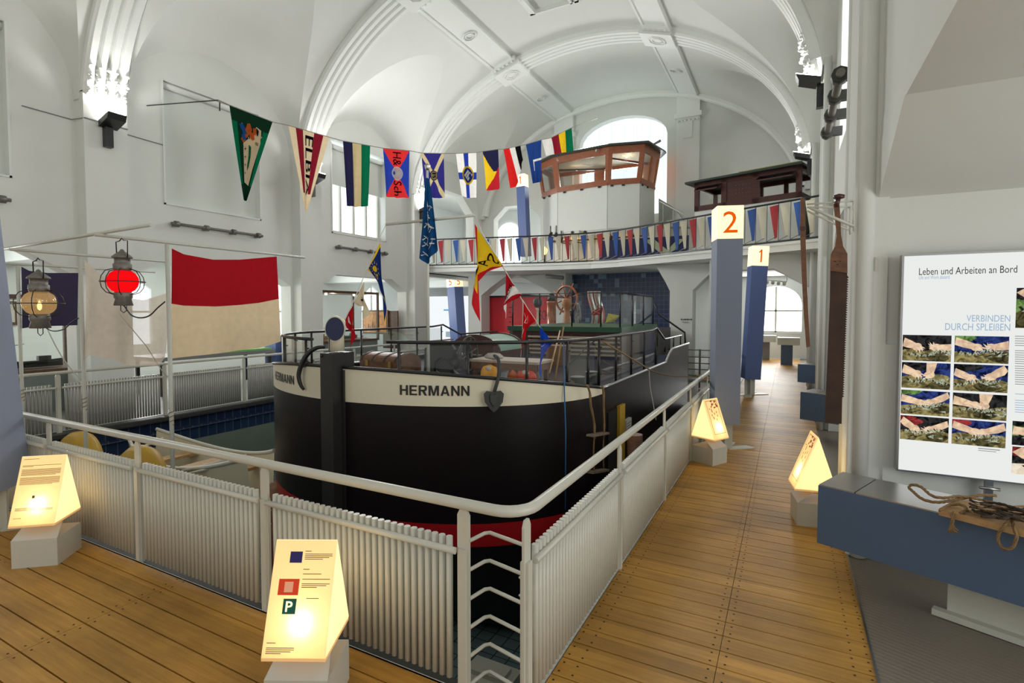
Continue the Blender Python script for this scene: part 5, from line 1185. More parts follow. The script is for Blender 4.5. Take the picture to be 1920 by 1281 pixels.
nt = fsheer.node_tree; tr = nt.nodes.new('ShaderNodeBsdfTransparent'); mx_ = nt.nodes.new('ShaderNodeMixShader'); mx_.inputs[0].default_value = .22; oo = [n for n in nt.nodes if n.type == 'OUTPUT_MATERIAL'][0]; l = oo.inputs[0].links[0]; nt.links.new(l.from_socket, mx_.inputs[1]); nt.links.new(tr.outputs[0], mx_.inputs[2]); nt.links.new(mx_.outputs[0], oo.inputs[0])

# bunting line in a vertical plane from the left wall towards the end wall
PA, PB = V((-9.11, 5.94, 0)), V((-5.46, 14.07, 0)); bdn = (PB - PA).normalized(); BPL = (PA, V((-bdn.y, bdn.x, 0)))
line = [(408, 187), (430, 197), (512, 229), (540, 235), (620, 258), (642, 264), (697, 274), (718, 278), (770, 283), (790, 287), (833, 288), (855, 288), (895, 286), (905, 284), (934, 280), (944, 280), (976, 273), (986, 271), (1016, 262), (1032, 259), (1073, 239), (1120, 222)]
tag(MB().tube([at(u, v, pl=BPL) for u, v in line], .008, 6).build('bunting_line', mat('cord', (.35, .33, .28), .8)), 'thin cord stringing the row of club flags across the hall', 'cord')
MB_ = MB(); p = at(408, 188, pl=BPL); MB_.cyl(p, V((XL, p.y - .3, p.z + .1)), .01, 6); MB_.cyl(at(412, 192, pl=BPL), at(412, 208, pl=BPL), .012, 6); tag(MB_.build('cord_hook', iron), 'small iron hook holding the left end of the flag cord', 'hook')
def lv(u):
    for a, b in zip(line[:-1], line[1:]):
        if a[0] <= u <= b[0]: return a[1] + (b[1] - a[1]) * (u - a[0]) / (b[0] - a[0])
def top(u0, u1): return [(u, lv(u)) for u in (u0, u0 + (u1 - u0) * .33, u0 + (u1 - u0) * .67, u1)]
G = 'bunting'
# 1 green pennant with figure
f = Flag('pennant', 'dark green pennant with orange figure, leftmost on the flag line', top(430, 511), [(457, 376), (462, 377)], BPL, [fdkgreen, fgreen, fcream, forange, flblue, fblack], mfn=lambda u, v: 0 if v < .14 or v > .82 else (1 if u < .15 or u > .85 else 0), wave=.05, wn=1.2)
f.poly([(.30, .36), (.52, .30), (.80, .20), (.86, .3), (.82, .5), (.78, .62), (.72, .82), (.30, .80)], 2); f.poly([(.36, .34), (.55, .26), (.66, .13), (.80, .15), (.84, .24), (.6, .4)], 2, .005)
rr = random.Random(8)
for k in range(26): a = rr.uniform(.2, .9); b = rr.uniform(.10, .30); f.poly([(a, b), (a + .03, b + .005), (a + .015, b + .02)], (5, 2, 0)[k % 3], .008)
f.poly([(.22, .33), (.34, .24), (.42, .13), (.50, .13), (.56, .19), (.50, .24), (.40, .30), (.30, .37)], 3, .009); f.poly([(.48, .2), (.62, .22), (.66, .28), (.6, .3), (.5, .27)], 3, .009)
f.poly([(.58, .16), (.66, .15), (.70, .19), (.66, .23), (.59, .22)], 3, .01); f.poly([(.66, .14), (.74, .17), (.74, .23), (.70, .22)], 5, .011)
for a, b in ((.20, .17), (.25, .22), (.24, .28)): f.poly([(a, b), (a + .1, b - .02), (a + .16, b + .03), (a + .05, b + .06)], 4, .01)
f.poly([(.5, .36), (.58, .38), (.60, .5), (.56, .62), (.50, .78), (.48, .6), (.52, .48)], 1, .009)
for q in range(4): f.poly([(.34, .42 + .09 * q), (.40, .415 + .09 * q), (.40, .425 + .09 * q), (.34, .43 + .09 * q)], 5, .01); f.poly([(.365, .40 + .09 * q), (.375, .40 + .09 * q), (.375, .45 + .09 * q), (.365, .45 + .09 * q)], 5, .01)
for q in range(3): f.poly([(.70, .30 + .012 * q), (.80, .31 + .012 * q), (.80, .315 + .012 * q), (.70, .305 + .012 * q)], 5, .011)
f.done()
f = Flag('pennant', 'maroon and cream pennant lettered ELBIA', top(541, 618), [(572, 397), (575, 397)], BPL, [fcream, fmaroon, fblack], mfn=lambda u, v: (1 if .17 < u < .36 or .63 < u < .84 else 0) if v < .78 else 0, wave=.05, wn=1.0, seed=2)
f.text('ELBIA', .40, .06, .62, .80, 2); f.done()
f = Flag('club_flag', 'hanging flag with black, cream and green upright stripes', top(643, 694), [(650, 386), (668, 388), (690, 387)], BPL, [fnavy, fsand, fgreen], mfn=lambda u, v: 0 if u < .35 else 1 if u < .68 else 2, wave=.05, wn=3, seed=3); f.done()
f = Flag('club_flag', 'red and blue quartered flag lettered H & Sch', top(718, 768), [(724, 369), (745, 371), (767, 371)], BPL, [fred, fblue, fwhite, fblack, clothmat('flag_brown_grey', (.3, .28, .25))], nu=60, nv=60, mfn=lambda u, v: 1 if abs(u - .5) > abs(v - .5) * 1.0 else 0, wave=.03, seed=4)
f.mats[0] = clothmat('flag_bright_red', (.62, .03, .03))
f.poly([(.5 + .22 * math.cos(a), .5 + .145 * math.sin(a)) for a in [2 * math.pi * k / 30 for k in range(30)]], 2, .006)
for r1 in (.17, .13, .09, .05):
    for k in range(22): a = 2 * math.pi * (k + (r1 * 50 % 2) * .5) / 22; f.poly([(.5 + r1 * math.cos(a + d) * e, .5 + r1 * .66 * math.sin(a + d) * e) for d, e in ((-.07, 1), (.07, 1), (0, .82))], 4, .010)
f.text('H&', .34, .06, .66, .34, 3, lift=.01); f.text('Sch', .32, .66, .66, .96, 3, lift=.01); f.done()
f = Flag('club_flag', 'navy flag with cream diagonal cross and letter B in a ring', top(790, 832), [(798, 364), (815, 372), (833, 371)], BPL, [fblue, fsand, fblack], nu=60, nv=60, mfn=lambda u, v: 1 if min(abs(u - v), abs(u - 1 + v)) < .085 else 0, wave=.04, seed=5)
f.mats[0] = clothmat('flag_indigo', (.03, .025, .17))
el = lambda r, k, n=26: [(.5 + r * math.cos(2 * math.pi * i / n), .5 + r * .66 * math.sin(2 * math.pi * i / n)) for i in range(n)]
f.poly(el(.17, 0), 2, .006); f.poly(el(.14, 0), 1, .009); f.text('B', .43, .44, .58, .56, 2, lift=.012); f.done()
f = Flag('club_flag', 'white flag with blue cross and chequered oval in yellow ring', top(855, 893), [(866, 368), (875, 371), (893, 371)], BPL, [fwhite, fblue, fyellow], nu=50, nv=50, mfn=lambda u, v: 1 if .36 < u < .60 or (.44 < v < .60) else 0, wave=.04, wn=1.5, seed=6)
f.poly([(.5 + .33 * math.cos(2 * math.pi * i / 28), .5 + .21 * math.sin(2 * math.pi * i / 28)) for i in range(28)], 2, .006); f.poly([(.5 + .26 * math.cos(2 * math.pi * i / 28), .5 + .165 * math.sin(2 * math.pi * i / 28)) for i in range(28)], 1, .009)
for i in range(-2, 3):
    for j in range(-3, 4):
        if (i + j) % 2 == 0 and (i / 2.6) ** 2 + (j / 3.6) ** 2 < .75:
            cu, cv = .5 + i * .09, .5 + j * .042; f.poly([(cu - .08, cv + .01), (cu, cv - .04), (cu + .08, cv - .01), (cu, cv + .04)], 0, .012)
f.done()
f = Flag('club_flag', 'diagonal yellow, black and red flag with a torn edge', top(905, 934), [(912, 357), (922, 357), (936, 355), (938, 352)], BPL, [fyellow, fnavy, clothmat('flag_mid_red', (.5, .02, .03))], nu=50, nv=50, mfn=lambda u, v: (1 if u > v * 1.25 - .1 and v < .55 else 0) if u < 1.0 - max(0, v - .45) * 1.8 + (.0) and not (v > .45 and u > 1.6 - v * 1.5) else 2, wave=.06, wn=1.2, seed=7); f.done()
f = Flag('club_flag', 'red, white and black striped flag before the gallery column', top(944, 976), [(956, 353), (968, 350), (981, 300)], BPL, [clothmat('flag_scarlet', (.7, .02, .02)), fwhite, fblack], mfn=lambda u, v: 0 if u < .36 else 1 if u < .68 else 2, wave=.03, seed=8); f.done()
f = Flag('club_flag', 'blue flag with a white corner bracket beside the wheelhouse roof', top(986, 1015), [(1000, 344), (1014, 341)], BPL, [clothmat('flag_royal', (.02, .06, .25)), fwhite], nu=40, nv=40, mfn=lambda u, v: 1 if (.42 < v < .48 and u > .3) or (.42 < v < .7 and .3 < u < .42) else 0, wave=.05, seed=9); f.done()
f = Flag('club_flag', 'flag of pink-white, maroon, yellow and green stripes, last on the line', top(1016, 1072), [(1025, 292), (1074, 283)], BPL, [fwhite, fmaroon, fyellow, fgreen], mfn=lambda u, v: 0 if u < .3 else 1 if u < .55 else 2 if u < .78 else 3, wave=.04, seed=10); f.done()

# poles, cross bars and large flags at the left
polem = mat('pole_white', (.55, .56, .5), .4, noise=.08, nscale=30)
def xp(x): return (V((x, 0, 0)), V((1, 0, 0)))
for k, (u0, x, zt_, nm) in enumerate(((318, -5.73, 2.46, 'carrying the red and cream flag'), (155, -7.53, 2.42, 'carrying the thin white flag'), (38, -9.05, 2.37, 'carrying the dark purple flag'))):
    p = at(u0, 640, x=x); t = thing('flag_pole', 'white flag pole %s' % nm, 'pole', (x, p.y, -1.5), group='flag poles in the pool')
    MB().cyl((x, p.y, -1.5), (x, p.y, zt_ - .02), .021, 12).build('mast', polem, t)
    y0, y1 = ((2.55, 4.95), (2.55, 4.2), (2.7, 4.85))[k]; MB().cyl((x, y0, zt_), (x, y1, zt_), .016, 10).build('yard', polem, t)
    m = MB(); m.tube([(x + .022 * math.cos(a * .8), p.y + .022 * math.sin(a * .8), .55 + .006 * a) for a in range(30)], .005, 5); m.build('lashing', ropem, t)
tag(MB().cyl((-4.93, 2.62, 2.50), (-9.2, 2.66, 2.44), .016, 10).build('cross_bar', polem), 'pale cross bar joining the flag poles and carrying the lanterns', 'bar')
f = Flag('large_flag', 'large flag, dark red above and cream below', [(322, 466), (345, 477), (400, 487), (450, 487), (519, 481)], [(322, 673), (360, 668), (430, 660), (490, 652), (524, 640)], xp(-5.73), [fred, fcream], mfn=lambda u, v: 0 if v < .51 else 1, wave=.035, wn=1.6, seed=12, nu=50, nv=50); f.done()
f = Flag('large_flag', 'thin translucent white flag sagging between two poles', [(158, 487), (195, 520), (235, 558), (270, 563), (318, 548)], [(156, 681), (178, 666), (205, 674), (240, 686), (280, 686), (318, 672)], xp(-7.50), [fsheer], wave=.09, wn=2.2, seed=13, nu=50, nv=30); f.done()
f = Flag('large_flag', 'dark purple-grey flag on the leftmost pole', [(40, 500), (55, 508), (90, 512), (147, 512)], [(40, 616), (70, 612), (147, 610)], xp(-9.02), [fpurple], wave=.04, wn=1.5, seed=14, nu=40, nv=30); f.done()
for a, b, x in (((322, 468), (314, 455), -5.73), ((519, 481), (522, 486), -5.73), ((158, 487), (153, 480), -7.53), ((40, 500), (34, 494), -9.05)): pass
tag(MB().tube(sm([at(u, v, x=-7.6) for u, v in ((90, 620), (105, 650), (120, 675), (140, 700), (152, 712))]), .006, 6).build('halyard', mat('white_line', (.6, .6, .55), .8)), 'thin white line running down to the second flag pole', 'line')
tag(MB().tube([at(u, v, x=-7.4) for u, v in ((225, 590), (250, 620), (275, 650), (300, 690), (312, 706))], .005, 6).build('halyard', mat('white_line', (.6, .6, .55), .8)), 'thin white line crossing the white flag', 'line')
# lanterns
def lantern(label, u, v, y, s, glob, lit, cable):
    top_ = at(u, v, y=y); c0 = V((top_.x, top_.y, top_.z)); t = thing('ship_lantern', label, 'lantern', tuple(c0))
    Z = lambda z: c0.z + z * s; X = c0.x; Y = c0.y
    m = MB(); m.tube([(X - .13 * s, Y, Z(-.26)), (X - .14 * s, Y, Z(-.04)), (X - .05 * s, Y, Z(-.03)), (X, Y, Z(0)), (X + .05 * s, Y, Z(-.03)), (X + .14 * s, Y, Z(-.04)), (X + .13 * s, Y, Z(-.26))], .006 * s + .001, 6); m.build('bail', blackm, t)
    m = MB(); m.lathe([(0, -.14), (.02, -.15), (.03, -.17), (.115, -.24), (.12, -.26), (.09, -.265), (.09, -.33), (.105, -.34), (.105, -.40), (.09, -.44)], (X, Y, c0.z), 20); m.v = [V((p.x, p.y, c0.z + (p.z - c0.z) * s)) if False else V((X + (p.x - X) * s, Y + (p.y - Y) * s, c0.z + (p.z - c0.z) * s)) for p in m.v]; m.build('cap', zinc if s < 1 else iron, t)
    m = MB(); m.lathe([(.085, -.42), (.14, -.46), (.172, -.52), (.178, -.57), (.165, -.63), (.13, -.68), (.085, -.71)], (X, Y, c0.z), 28); m.v = [V((X + (p.x - X) * s, Y + (p.y - Y) * s, c0.z + (p.z - c0.z) * s)) for p in m.v]; m.build('globe', glob, t)
    m = MB(); m.lathe([(.085, -.70), (.105, -.72), (.105, -.78), (.09, -.80), (.11, -.88), (.10, -.885)], (X, Y, c0.z), 20); m.v = [V((X + (p.x - X) * s, Y + (p.y - Y) * s, c0.z + (p.z - c0.z) * s)) for p in m.v]; m.build('base', zinc if s < 1 else iron, t)
    m = MB(); q = lambda r, h, a: (X + r * s * math.cos(a), Y + r * s * math.sin(a), Z(h))
    for k in range(6):
        a = math.pi * k / 3 + .4; m.tube([q(.105, -.40, a), q(.19, -.43, a), q(.235, -.50, a), q(.25, -.57, a), q(.235, -.65, a), q(.19, -.71, a), q(.105, -.74, a)], .0045 * s + .001, 5)
    m.tube([q(.25, -.57, 2 * math.pi * k / 30) for k in range(30)], .0045 * s + .001, 5, closed=True); m.tube([q(.07, -.885, 0), q(.07, -.95, 0), q(0, -.98, 0), q(-.07, -.95, 0), q(-.07, -.885, 0)], .004 * s + .001, 5); m.build('wire_cage', blackm, t)
    m = MB(); m.lathe([(0, -.66), (.02, -.64), (.025, -.6), (.012, -.56), (0, -.53)], (X, Y, c0.z), 12); m.v = [V((X + (p.x - X) * s, Y + (p.y - Y) * s, c0.z + (p.z - c0.z) * s)) for p in m.v]; m.build('flame_bulb', emat('bulb_' + lit[0], lit[1], lit[2]), t)
    m = MB(); m.tube(sm([(X, Y, Z(-.885))] + [at(a, b, y=y + .2) for a, b in cable]), .007, 6); m.build('power_cable', blackm, t)
    point_light('lantern_light', (X, Y, Z(-.60)), .5, lit[1], .02)
redglass = acrylic('red_glass', (.9, .01, .015), .8, 0)
for n_ in redglass.node_tree.nodes:
    if n_.type == 'EMISSION': n_.inputs[0].default_value = (1, .01, .02, 1); n_.inputs[1].default_value = .28
clearamber = glassmat('amber_glass', (1, .80, .52), .05)
for n_ in list(clearamber.node_tree.nodes):
    pass
frost = acrylic('frosted_amber', (.95, .68, .35), .7, .22)
mixm = bpy.data.materials.new('lantern_amber_glass'); mixm.use_nodes = True; nt = mixm.node_tree; nt.nodes.clear()
t1 = nt.nodes.new('ShaderNodeBsdfTransparent'); t1.inputs[0].default_value = (1, .82, .55, 1); t2 = nt.nodes.new('ShaderNodeEmission'); t2.inputs[0].default_value = (1, .62, .25, 1); t2.inputs[1].default_value = .55; t3 = nt.nodes.new('ShaderNodeBsdfGlossy'); t3.inputs['Roughness'].default_value = .05
m1 = nt.nodes.new('ShaderNodeMixShader'); m1.inputs[0].default_value = .45; m2 = nt.nodes.new('ShaderNodeMixShader'); m2.inputs[0].default_value = .08; oo = nt.nodes.new('ShaderNodeOutputMaterial')
nt.links.new(t1.outputs[0], m1.inputs[1]); nt.links.new(t2.outputs[0], m1.inputs[2]); nt.links.new(m1.outputs[0], m2.inputs[1]); nt.links.new(t3.outputs[0], m2.inputs[2]); nt.links.new(m2.outputs[0], oo.inputs[0])
lantern('ship lantern with glowing red globe in a wire cage', 228, 447, 2.64, .70, redglass, ('red', (1, .12, .08), 6), [(232, 572), (245, 590), (262, 596), (280, 592), (296, 577), (309, 566)])
lantern('ship lantern with amber globe in a wire cage, nearest the left edge', 71, 484, 2.55, .82, mixm, ('amber', (1, .55, .18), 8), [(78, 600), (88, 616), (102, 621), (120, 617), (135, 604), (147, 597)])

# mast on the foredeck with its spar and two halyards of pennants
t = thing('foredeck_mast', 'slim white mast on the foredeck with a wrapped blue flag', 'mast', (-3.15, 4.2, .93))
mtop = at(801, 312, y=4.2); mb0 = at(803, 700, y=4.2); MB().tube([(mb0.x, 4.2, .93), tuple(mtop)], [.018, .012], 12).build('pole', polem, t)
m = MB(); m.lathe([(0, .03), (.03, .01), (.02, -.02), (.012, -.04)], mtop, 12); m.build('finial', steel, t)
pl42 = (V((0, 4.16, 0)), V((0, 1, 0)))
f = Flag('furled_flag', 'blue flag with white scribbled pattern hanging limp on the mast', [(797, 335), (801, 333), (805, 336)], [(788, 484), (800, 495), (812, 480), (822, 462)][0:4], pl42, [clothmat('flag_slate_blue', (.012, .07, .2)), fwhite], wave=.03, wn=2, seed=20)
rr = random.Random(11)
for k in range(16):
    a = rr.uniform(.15, .8); b = .3 + .62 * k / 16; f.poly([(a, b), (a + .03, b - .006), (a + .2, b + .04), (a + .18, b + .05)], 1, .01); f.poly([(a + .1, b + .01), (a + .14, b + .0), (a - .02, b + .06), (a - .05, b + .055)], 1, .01)
f.done()
sl, sr_ = at(724, 421, y=4.2), at(890, 404, y=4.2)
tag(MB().cyl(sl, sr_, .014, 10).build('spar', polem), 'horizontal white spar crossing the foredeck mast', 'spar')
hl = [tuple(at(715, 400, y=4.2)), tuple(at(712, 445, y=4.15)), tuple(at(690, 500, y=4.0)), tuple(at(665, 560, y=3.85)), tuple(at(641, 612, y=3.65))]
tag(MB().tube([tuple(sl)] + hl[1:], .0045, 6).build('halyard', polem), 'left halyard from the spar down to the stem head', 'line')
hr = [(890, 405), (905, 440), (943, 500), (980, 565), (1010, 610), (1035, 646)]
hy = lambda u: 4.2 + .25 * (u - 890) / 145
tag(MB().tube([at(u, v, y=hy(u)) for u, v in hr], .0055, 6).build('halyard', polem), 'right halyard sloping from the spar to the starboard rail', 'line')
def hflag(name, label, top, bot, y0, mats, mfn=None, wave=.03, seed=0, nu=36, nv=36, wn=1.5): return Flag(name, label, top, bot, (V((0, y0, 0)), V((0, 1, 0))), mats, mfn, nu, nv, wave, wn, seed)
# each pennant: top edge runs down the halyard, bottom edge is its free lower edge
f = hflag('pennant', 'blue pennant with golden sun emblem on the left halyard', [(713, 454), (700, 482), (689, 507)], [(723, 608), (721, 560), (713, 535), (689, 508)], 4.05, [clothmat('flag_emblem_blue', (.015, .035, .17)), fyellow], mfn=lambda u, v: 1 if u > .93 or v < .05 or v > .97 else 0, wave=.035, seed=21)
def blob(f, cu, cv, r, mi, n=14, asp=.5, l=.008): f.poly([(cu + r * math.cos(2 * math.pi * i / n), cv + r * asp * math.sin(2 * math.pi * i / n)) for i in range(n)], mi, l)
blob(f, .55, .33, .10, 1, asp=.9)
for k in range(10):
    a = 2 * math.pi * k / 10; f.poly([(.55 + .16 * math.cos(a - .12), .33 + .14 * math.sin(a - .12)), (.55 + .16 * math.cos(a + .12), .33 + .14 * math.sin(a + .12)), (.55 + .24 * math.cos(a), .33 + .22 * math.sin(a))], 1, .008)
f.text('OT', .5, .5, .62, .62, 1, down=False); f.done()
f = hflag('pennant', 'cream pennant with small dark cross on the left halyard', [(683, 528), (673, 548), (664, 568)], [(682, 602), (692, 590), (686, 575), (668, 573)], 3.95, [clothmat('flag_ivory', (.7, .6, .42)), fnavy], wave=.03, seed=22)
f.poly([(.4, .3), (.47, .3), (.47, .75), (.4, .75)], 1, .008); f.poly([(.3, .4), (.6, .4), (.6, .5), (.3, .5)], 1, .008); f.done()
f = hflag('pennant', 'red pennant with white curl on the left halyard above the stem', [(662, 573), (653, 587), (645, 602)], [(660, 655), (664, 630), (655, 616), (645, 604)], 3.85, [fred, fwhite], wave=.03, seed=23)
f.poly([(.45, .15), (.6, .25), (.62, .45), (.5, .55), (.4, .45), (.5, .4), (.52, .3), (.42, .25)], 1, .008); f.poly([(.4, .5), (.5, .55), (.45, .75), (.35, .6)], 1, .008); f.done()
f = hflag('pennant', 'large yellow and red pennant with mirrored letters SAL on the right halyard', [(890, 420), (905, 443), (925, 474), (944, 499)], [(899, 604), (887, 570), (886, 535), (915, 510), (944, 500)], 4.26, [fyellow, clothmat('flag_warm_red', (.62, .02, .03)), fblack], mfn=lambda u, v: 1 if (v > .76 - .1 * u or u < .08) and u < 1.1 and v > .0 or u > .96 else 0, wave=.04, seed=24)
f.mats = f.mats
for i, ch in enumerate('SAL'):
    c_ = (.60 - .22 * i, .06 + .22 * i)
    put_text(f.mb, ch, lambda a, b, c_=c_: f.at(c_[0] + .32 * (1 - b), c_[1] + .14 + .30 * (a - .5), .01), mi=2)
f.done()
f = hflag('pennant', 'red and white pennant with dark lettering on the right halyard', [(949, 512), (960, 530), (979, 553)], [(947, 598), (945, 575), (958, 565), (979, 554)], 4.30, [fred, fwhite, fblack], mfn=lambda u, v: 1 if .35 < u * .6 + v * .5 < .68 else 0, wave=.03, seed=25)
f.text('SUCHT', .3, .1, .5, .75, 2, mirror=True); f.done()
f = hflag('pennant', 'red pennant with white zigzag outline reaching down to the deck', [(980, 561), (990, 578), (1005, 602)], [(976, 672), (981, 650), (984, 622), (1004, 603)], 4.34, [clothmat('flag_zig_red', (.55, .015, .02)), fwhite], mfn=lambda u, v: 1 if v < .04 or u < .06 else 0, wave=.03, seed=26)
for a, b in (((.25, .18), (.45, .3)), ((.45, .3), (.35, .42)), ((.35, .42), (.6, .5)), ((.6, .5), (.5, .2)), ((.2, .5), (.35, .6)), ((.35, .6), (.2, .72))): f.poly([(a[0], a[1]), (b[0], b[1]), (b[0] + .03, b[1] + .02), (a[0] + .03, a[1] + .02)], 1, .008)
f.done()
f = hflag('pennant', 'bright blue pennant with white curl, lowest on the right halyard', [(1012, 612), (1025, 628), (1036, 645)], [(1013, 712), (1013, 690), (1016, 668), (1035, 647)], 4.38, [clothmat('flag_bright_blue', (.01, .06, .5)), fwhite], wave=.03, seed=27)
ring = [(.42 + .2 * math.cos(a), .3 + .13 * math.sin(a)) for a in [math.pi * k / 8 for k in range(-3, 10)]]
for a, b in zip(ring[:-1], ring[1:]): f.poly([a, b, (b[0] * .92 + .03, b[1] * .92 + .02), (a[0] * .92 + .03, a[1] * .92 + .02)], 1, .008)
f.done()

# ================================================================ THE GALLERY WHEELHOUSES
whw = mat('wheelhouse_white', (.68, .70, .66), .5, noise=.03, nscale=10)
dkgreen = mat('roof_dark_green', (.03, .04, .032), .45)
t = thing('wheelhouse', 'varnished wooden ship wheelhouse with windows on a white faceted base on the gallery', 'wheelhouse', (-5.6, 16.6, 3.22))
base = [(-7.55, 16.62), (-6.75, 16.08), (-5.0, 15.85), (-4.05, 16.08), (-3.85, 17.15), (-4.1, 17.6), (-7.55, 17.6)]
ins = lambda P, k, c=(-5.6, 16.8): [(c[0] + (x - c[0]) * k, c[1] + (y - c[1]) * k) for x, y in P]
def ring_wall(m, P, z0, P2, z1):
    n = len(P)
    m.add([(x, y, z0) for x, y in P] + [(x, y, z1) for x, y in P2], [(i, (i + 1) % n, n + (i + 1) % n, n + i) for i in range(n)] + [list(range(n)), [n + i for i in range(n)]])
m = MB(); ring_wall(m, base, 4.3, base, 5.62); ring_wall(m, ins(base, .9), 4.14, base, 4.3); m.build('base', whw, t)
m = MB()
for k in (1, 2, 3): x, y = base[k]; m.cyl((x, y, 4.3), (x, y, 5.62), .006, 6)
m.build('base_seam', gray, t)
lo_, hi_ = ins(base, 1.0), ins(base, 1.10)
def lerp2(a, b, u): return (a[0] + (b[0] - a[0]) * u, a[1] + (b[1] - a[1]) * u)
m = MB(); mg = MB(); z0, z1 = 5.62, 6.78
def wall_pt(i, u, v): a = lerp2(lo_[i], lo_[(i + 1) % 7], u); b = lerp2(hi_[i], hi_[(i + 1) % 7], u); p = lerp2(a, b, v); return V((p[0], p[1], z0 + (z1 - z0) * v))
wins = {0: [(.14, .86)], 1: [(.06, .95)], 2: [(.12, .88)], 3: [(.08, .55), (.62, .94)], 4: [], 5: [(.1, .45), (.55, .9)], 6: [(.2, .8)]}
for i in range(7):
    a, b = V((*lo_[i], 0)), V((*lo_[(i + 1) % 7], 0)); d = (b - a).normalized(); nn = V((d.y, -d.x, 0)); T_ = nn * -.05
    cuts = wins[i]; us = [0] + [c for w in cuts for c in w] + [1]
    def slab(u0, u1, v0, v1): P = [wall_pt(i, u0, v0), wall_pt(i, u1, v0), wall_pt(i, u1, v1), wall_pt(i, u0, v1)]; m.prism(P, T_)
    slab(0, 1, 0, .15); slab(0, 1, .80, 1)
    for j in range(0, len(us), 2): slab(us[j], us[j + 1], .15, .80)
    for u0, u1 in cuts: mg.prism([wall_pt(i, u0, .15) + T_ * .5, wall_pt(i, u1, .15) + T_ * .5, wall_pt(i, u1, .8) + T_ * .5, wall_pt(i, u0, .8) + T_ * .5], T_ * .1)
    m.prism([wall_pt(i, 0, 0) + nn * .02, wall_pt(i, 1, 0) + nn * .02, wall_pt(i, 1, .06) + nn * .02, wall_pt(i, 0, .06) + nn * .02], T_)
ww_ = m.build('window_wall', redwood, t); mg.build('window_glass', glass, ww_)
m = MB(); ring_wall(m, ins(base, 1.20), 6.76, ins(base, 1.18), 6.83); ring_wall(m, ins(base, 1.18), 6.83, ins(base, .6), 7.02); m.build('roof', dkgreen, t)
m = MB(); ring_wall(m, ins(base, 1.0), 6.66, ins(base, 1.0), 6.75)
m.build('ceiling_board', mat('inner_ceiling', (.3, .25, .17), .7), t)
m = MB(); m.bar(at(1205, 284, y=17.0), at(1238, 264, y=17.3), .10, .07); m.bar(at(1210, 283, y=17.0), at(1222, 280, y=17.1), .05, .05); m.build('roof_arm', gray, t)
m = MB()
for u, v in ((1045, 300), (1118, 282)): c = at(u, v, y=15.7); m.lathe([(0, -.05), (.03, -.03), (.03, .03), (0, .05)], c, 8)
m.build('roof_light', steel, t)
m = MB()
for k in range(4):
    for u in (.15, .5, .85)[: 3 if k in (1,) else 2]: p = wall_pt(k, u, 0); m.box((p.x - .04, p.y - .05, p.z - .05), (p.x + .04, p.y + .02, p.z))
m.build('hinge', blackm, ww_)
MB().box((-5.9, 16.6, 3.22), (-5.2, 17.4, 4.16)).build('pedestal', whw, t)
m = MB(); m.bar((-7.3, 16.5, 6.5), (-5.4, 17.3, 6.5), .06); m.bar((-5.0, 16.1, 6.5), (-4.1, 17.3, 6.5), .06); m.build('ceiling_beam', darkwood, t)
t2 = thing('wheelhouse_console', 'dark control desk visible inside the large wheelhouse', 'console', (-6.2, 16.6, 5.62)); MB().box((-6.7, 16.7, 5.62), (-5.0, 17.2, 5.75)).build('top', gray, t2); MB().box((-6.4, 16.6, 5.75), (-6.2, 16.7, 5.85)).build('screen', blackm, t2)
point_light('cabin_lamp', (-4.6, 16.6, 6.55), 10, (1, .78, .4), .08); point_light('cabin_lamp', (-6.4, 16.9, 6.5), 6, (1, .85, .6), .08)
tag(MB().lathe([(0, -.03), (.05, 0), (0, .03)], (-4.6, 16.55, 6.6), 10).build('cabin_lamp', emat('warm_bulb', (1, .75, .35), 6)), 'warm lamp glowing inside the large wheelhouse', 'lamp')
# lights slung under the wheelhouse base
warmunder = (1, .55, .2)
t = thing('projector', 'white projector hung under the wheelhouse base', 'projector', (-5.9, 16.1, 3.9)); c = at(1076, 437, y=16.0)
MB().box(c - V((.22, .12, .06)), c + V((.22, .12, .06))).build('case', whw, t); m = MB(); m.lathe([(.045, -.02), (.05, .02), (.0, .03)], c + V((0, -.13, 0)), 12, axis='y'); m.build('lens', blackm, t)
MB().cyl(c, c + V((0, .1, .35)), .02, 6).build('arm', blackm, t)
spots = [(1032, 441), (1043, 440), (1098, 434), (1128, 430), (1052, 450), (1145, 448)]
for i, (u, v) in enumerate(spots):
    c = at(u, v, y=16.0 + .1 * (i % 2)); t = thing('spotlight', 'small black stage spotlight under the wheelhouse base', 'spotlight', tuple(c), group='spotlights under the wheelhouse')
    MB().cyl(c + V((0, -.05, -.05)), c + V((0, .08, .08)), .055, 10).build('can', blackm, t); MB().box(c + V((-.015, .0, .0)), c + V((.015, .03, .3))).build('yoke', blackm, t)
m = MB()
for k in range(6): m.cyl((-7.0 + .55 * k, 16.1, 4.08), (-6.8 + .5 * k, 17.3, 4.08), .02, 6)
m.cyl((-7.1, 16.25, 4.05), (-4.0, 16.2, 4.05), .025, 6); tag(m.build('lighting_grid', brownwood), 'frame of pipes under the white wheelhouse base', 'frame')
point_light('grid_lamp', (-6.4, 16.4, 3.85), 9, warmunder, .06); point_light('grid_lamp', (-4.9, 16.4, 3.85), 7, warmunder, .06)
tag(MB().lathe([(0, -.16), (.07, -.1), (.11, .02), (.05, .1), (0, .14)], at(1021, 470, y=16.2), 14).build('table_lamp', emat('warm_shade', (1, .62, .22), 3)), 'warm glowing lamp behind the gallery railing', 'lamp')
c = at(1021, 470, y=16.2); tag(MB().cyl((c.x, c.y, 3.22), (c.x, c.y, c.z - .14), .03, 8).build('lamp_stand', blackm), 'dark stand under the glowing lamp behind the gallery railing', 'stand')
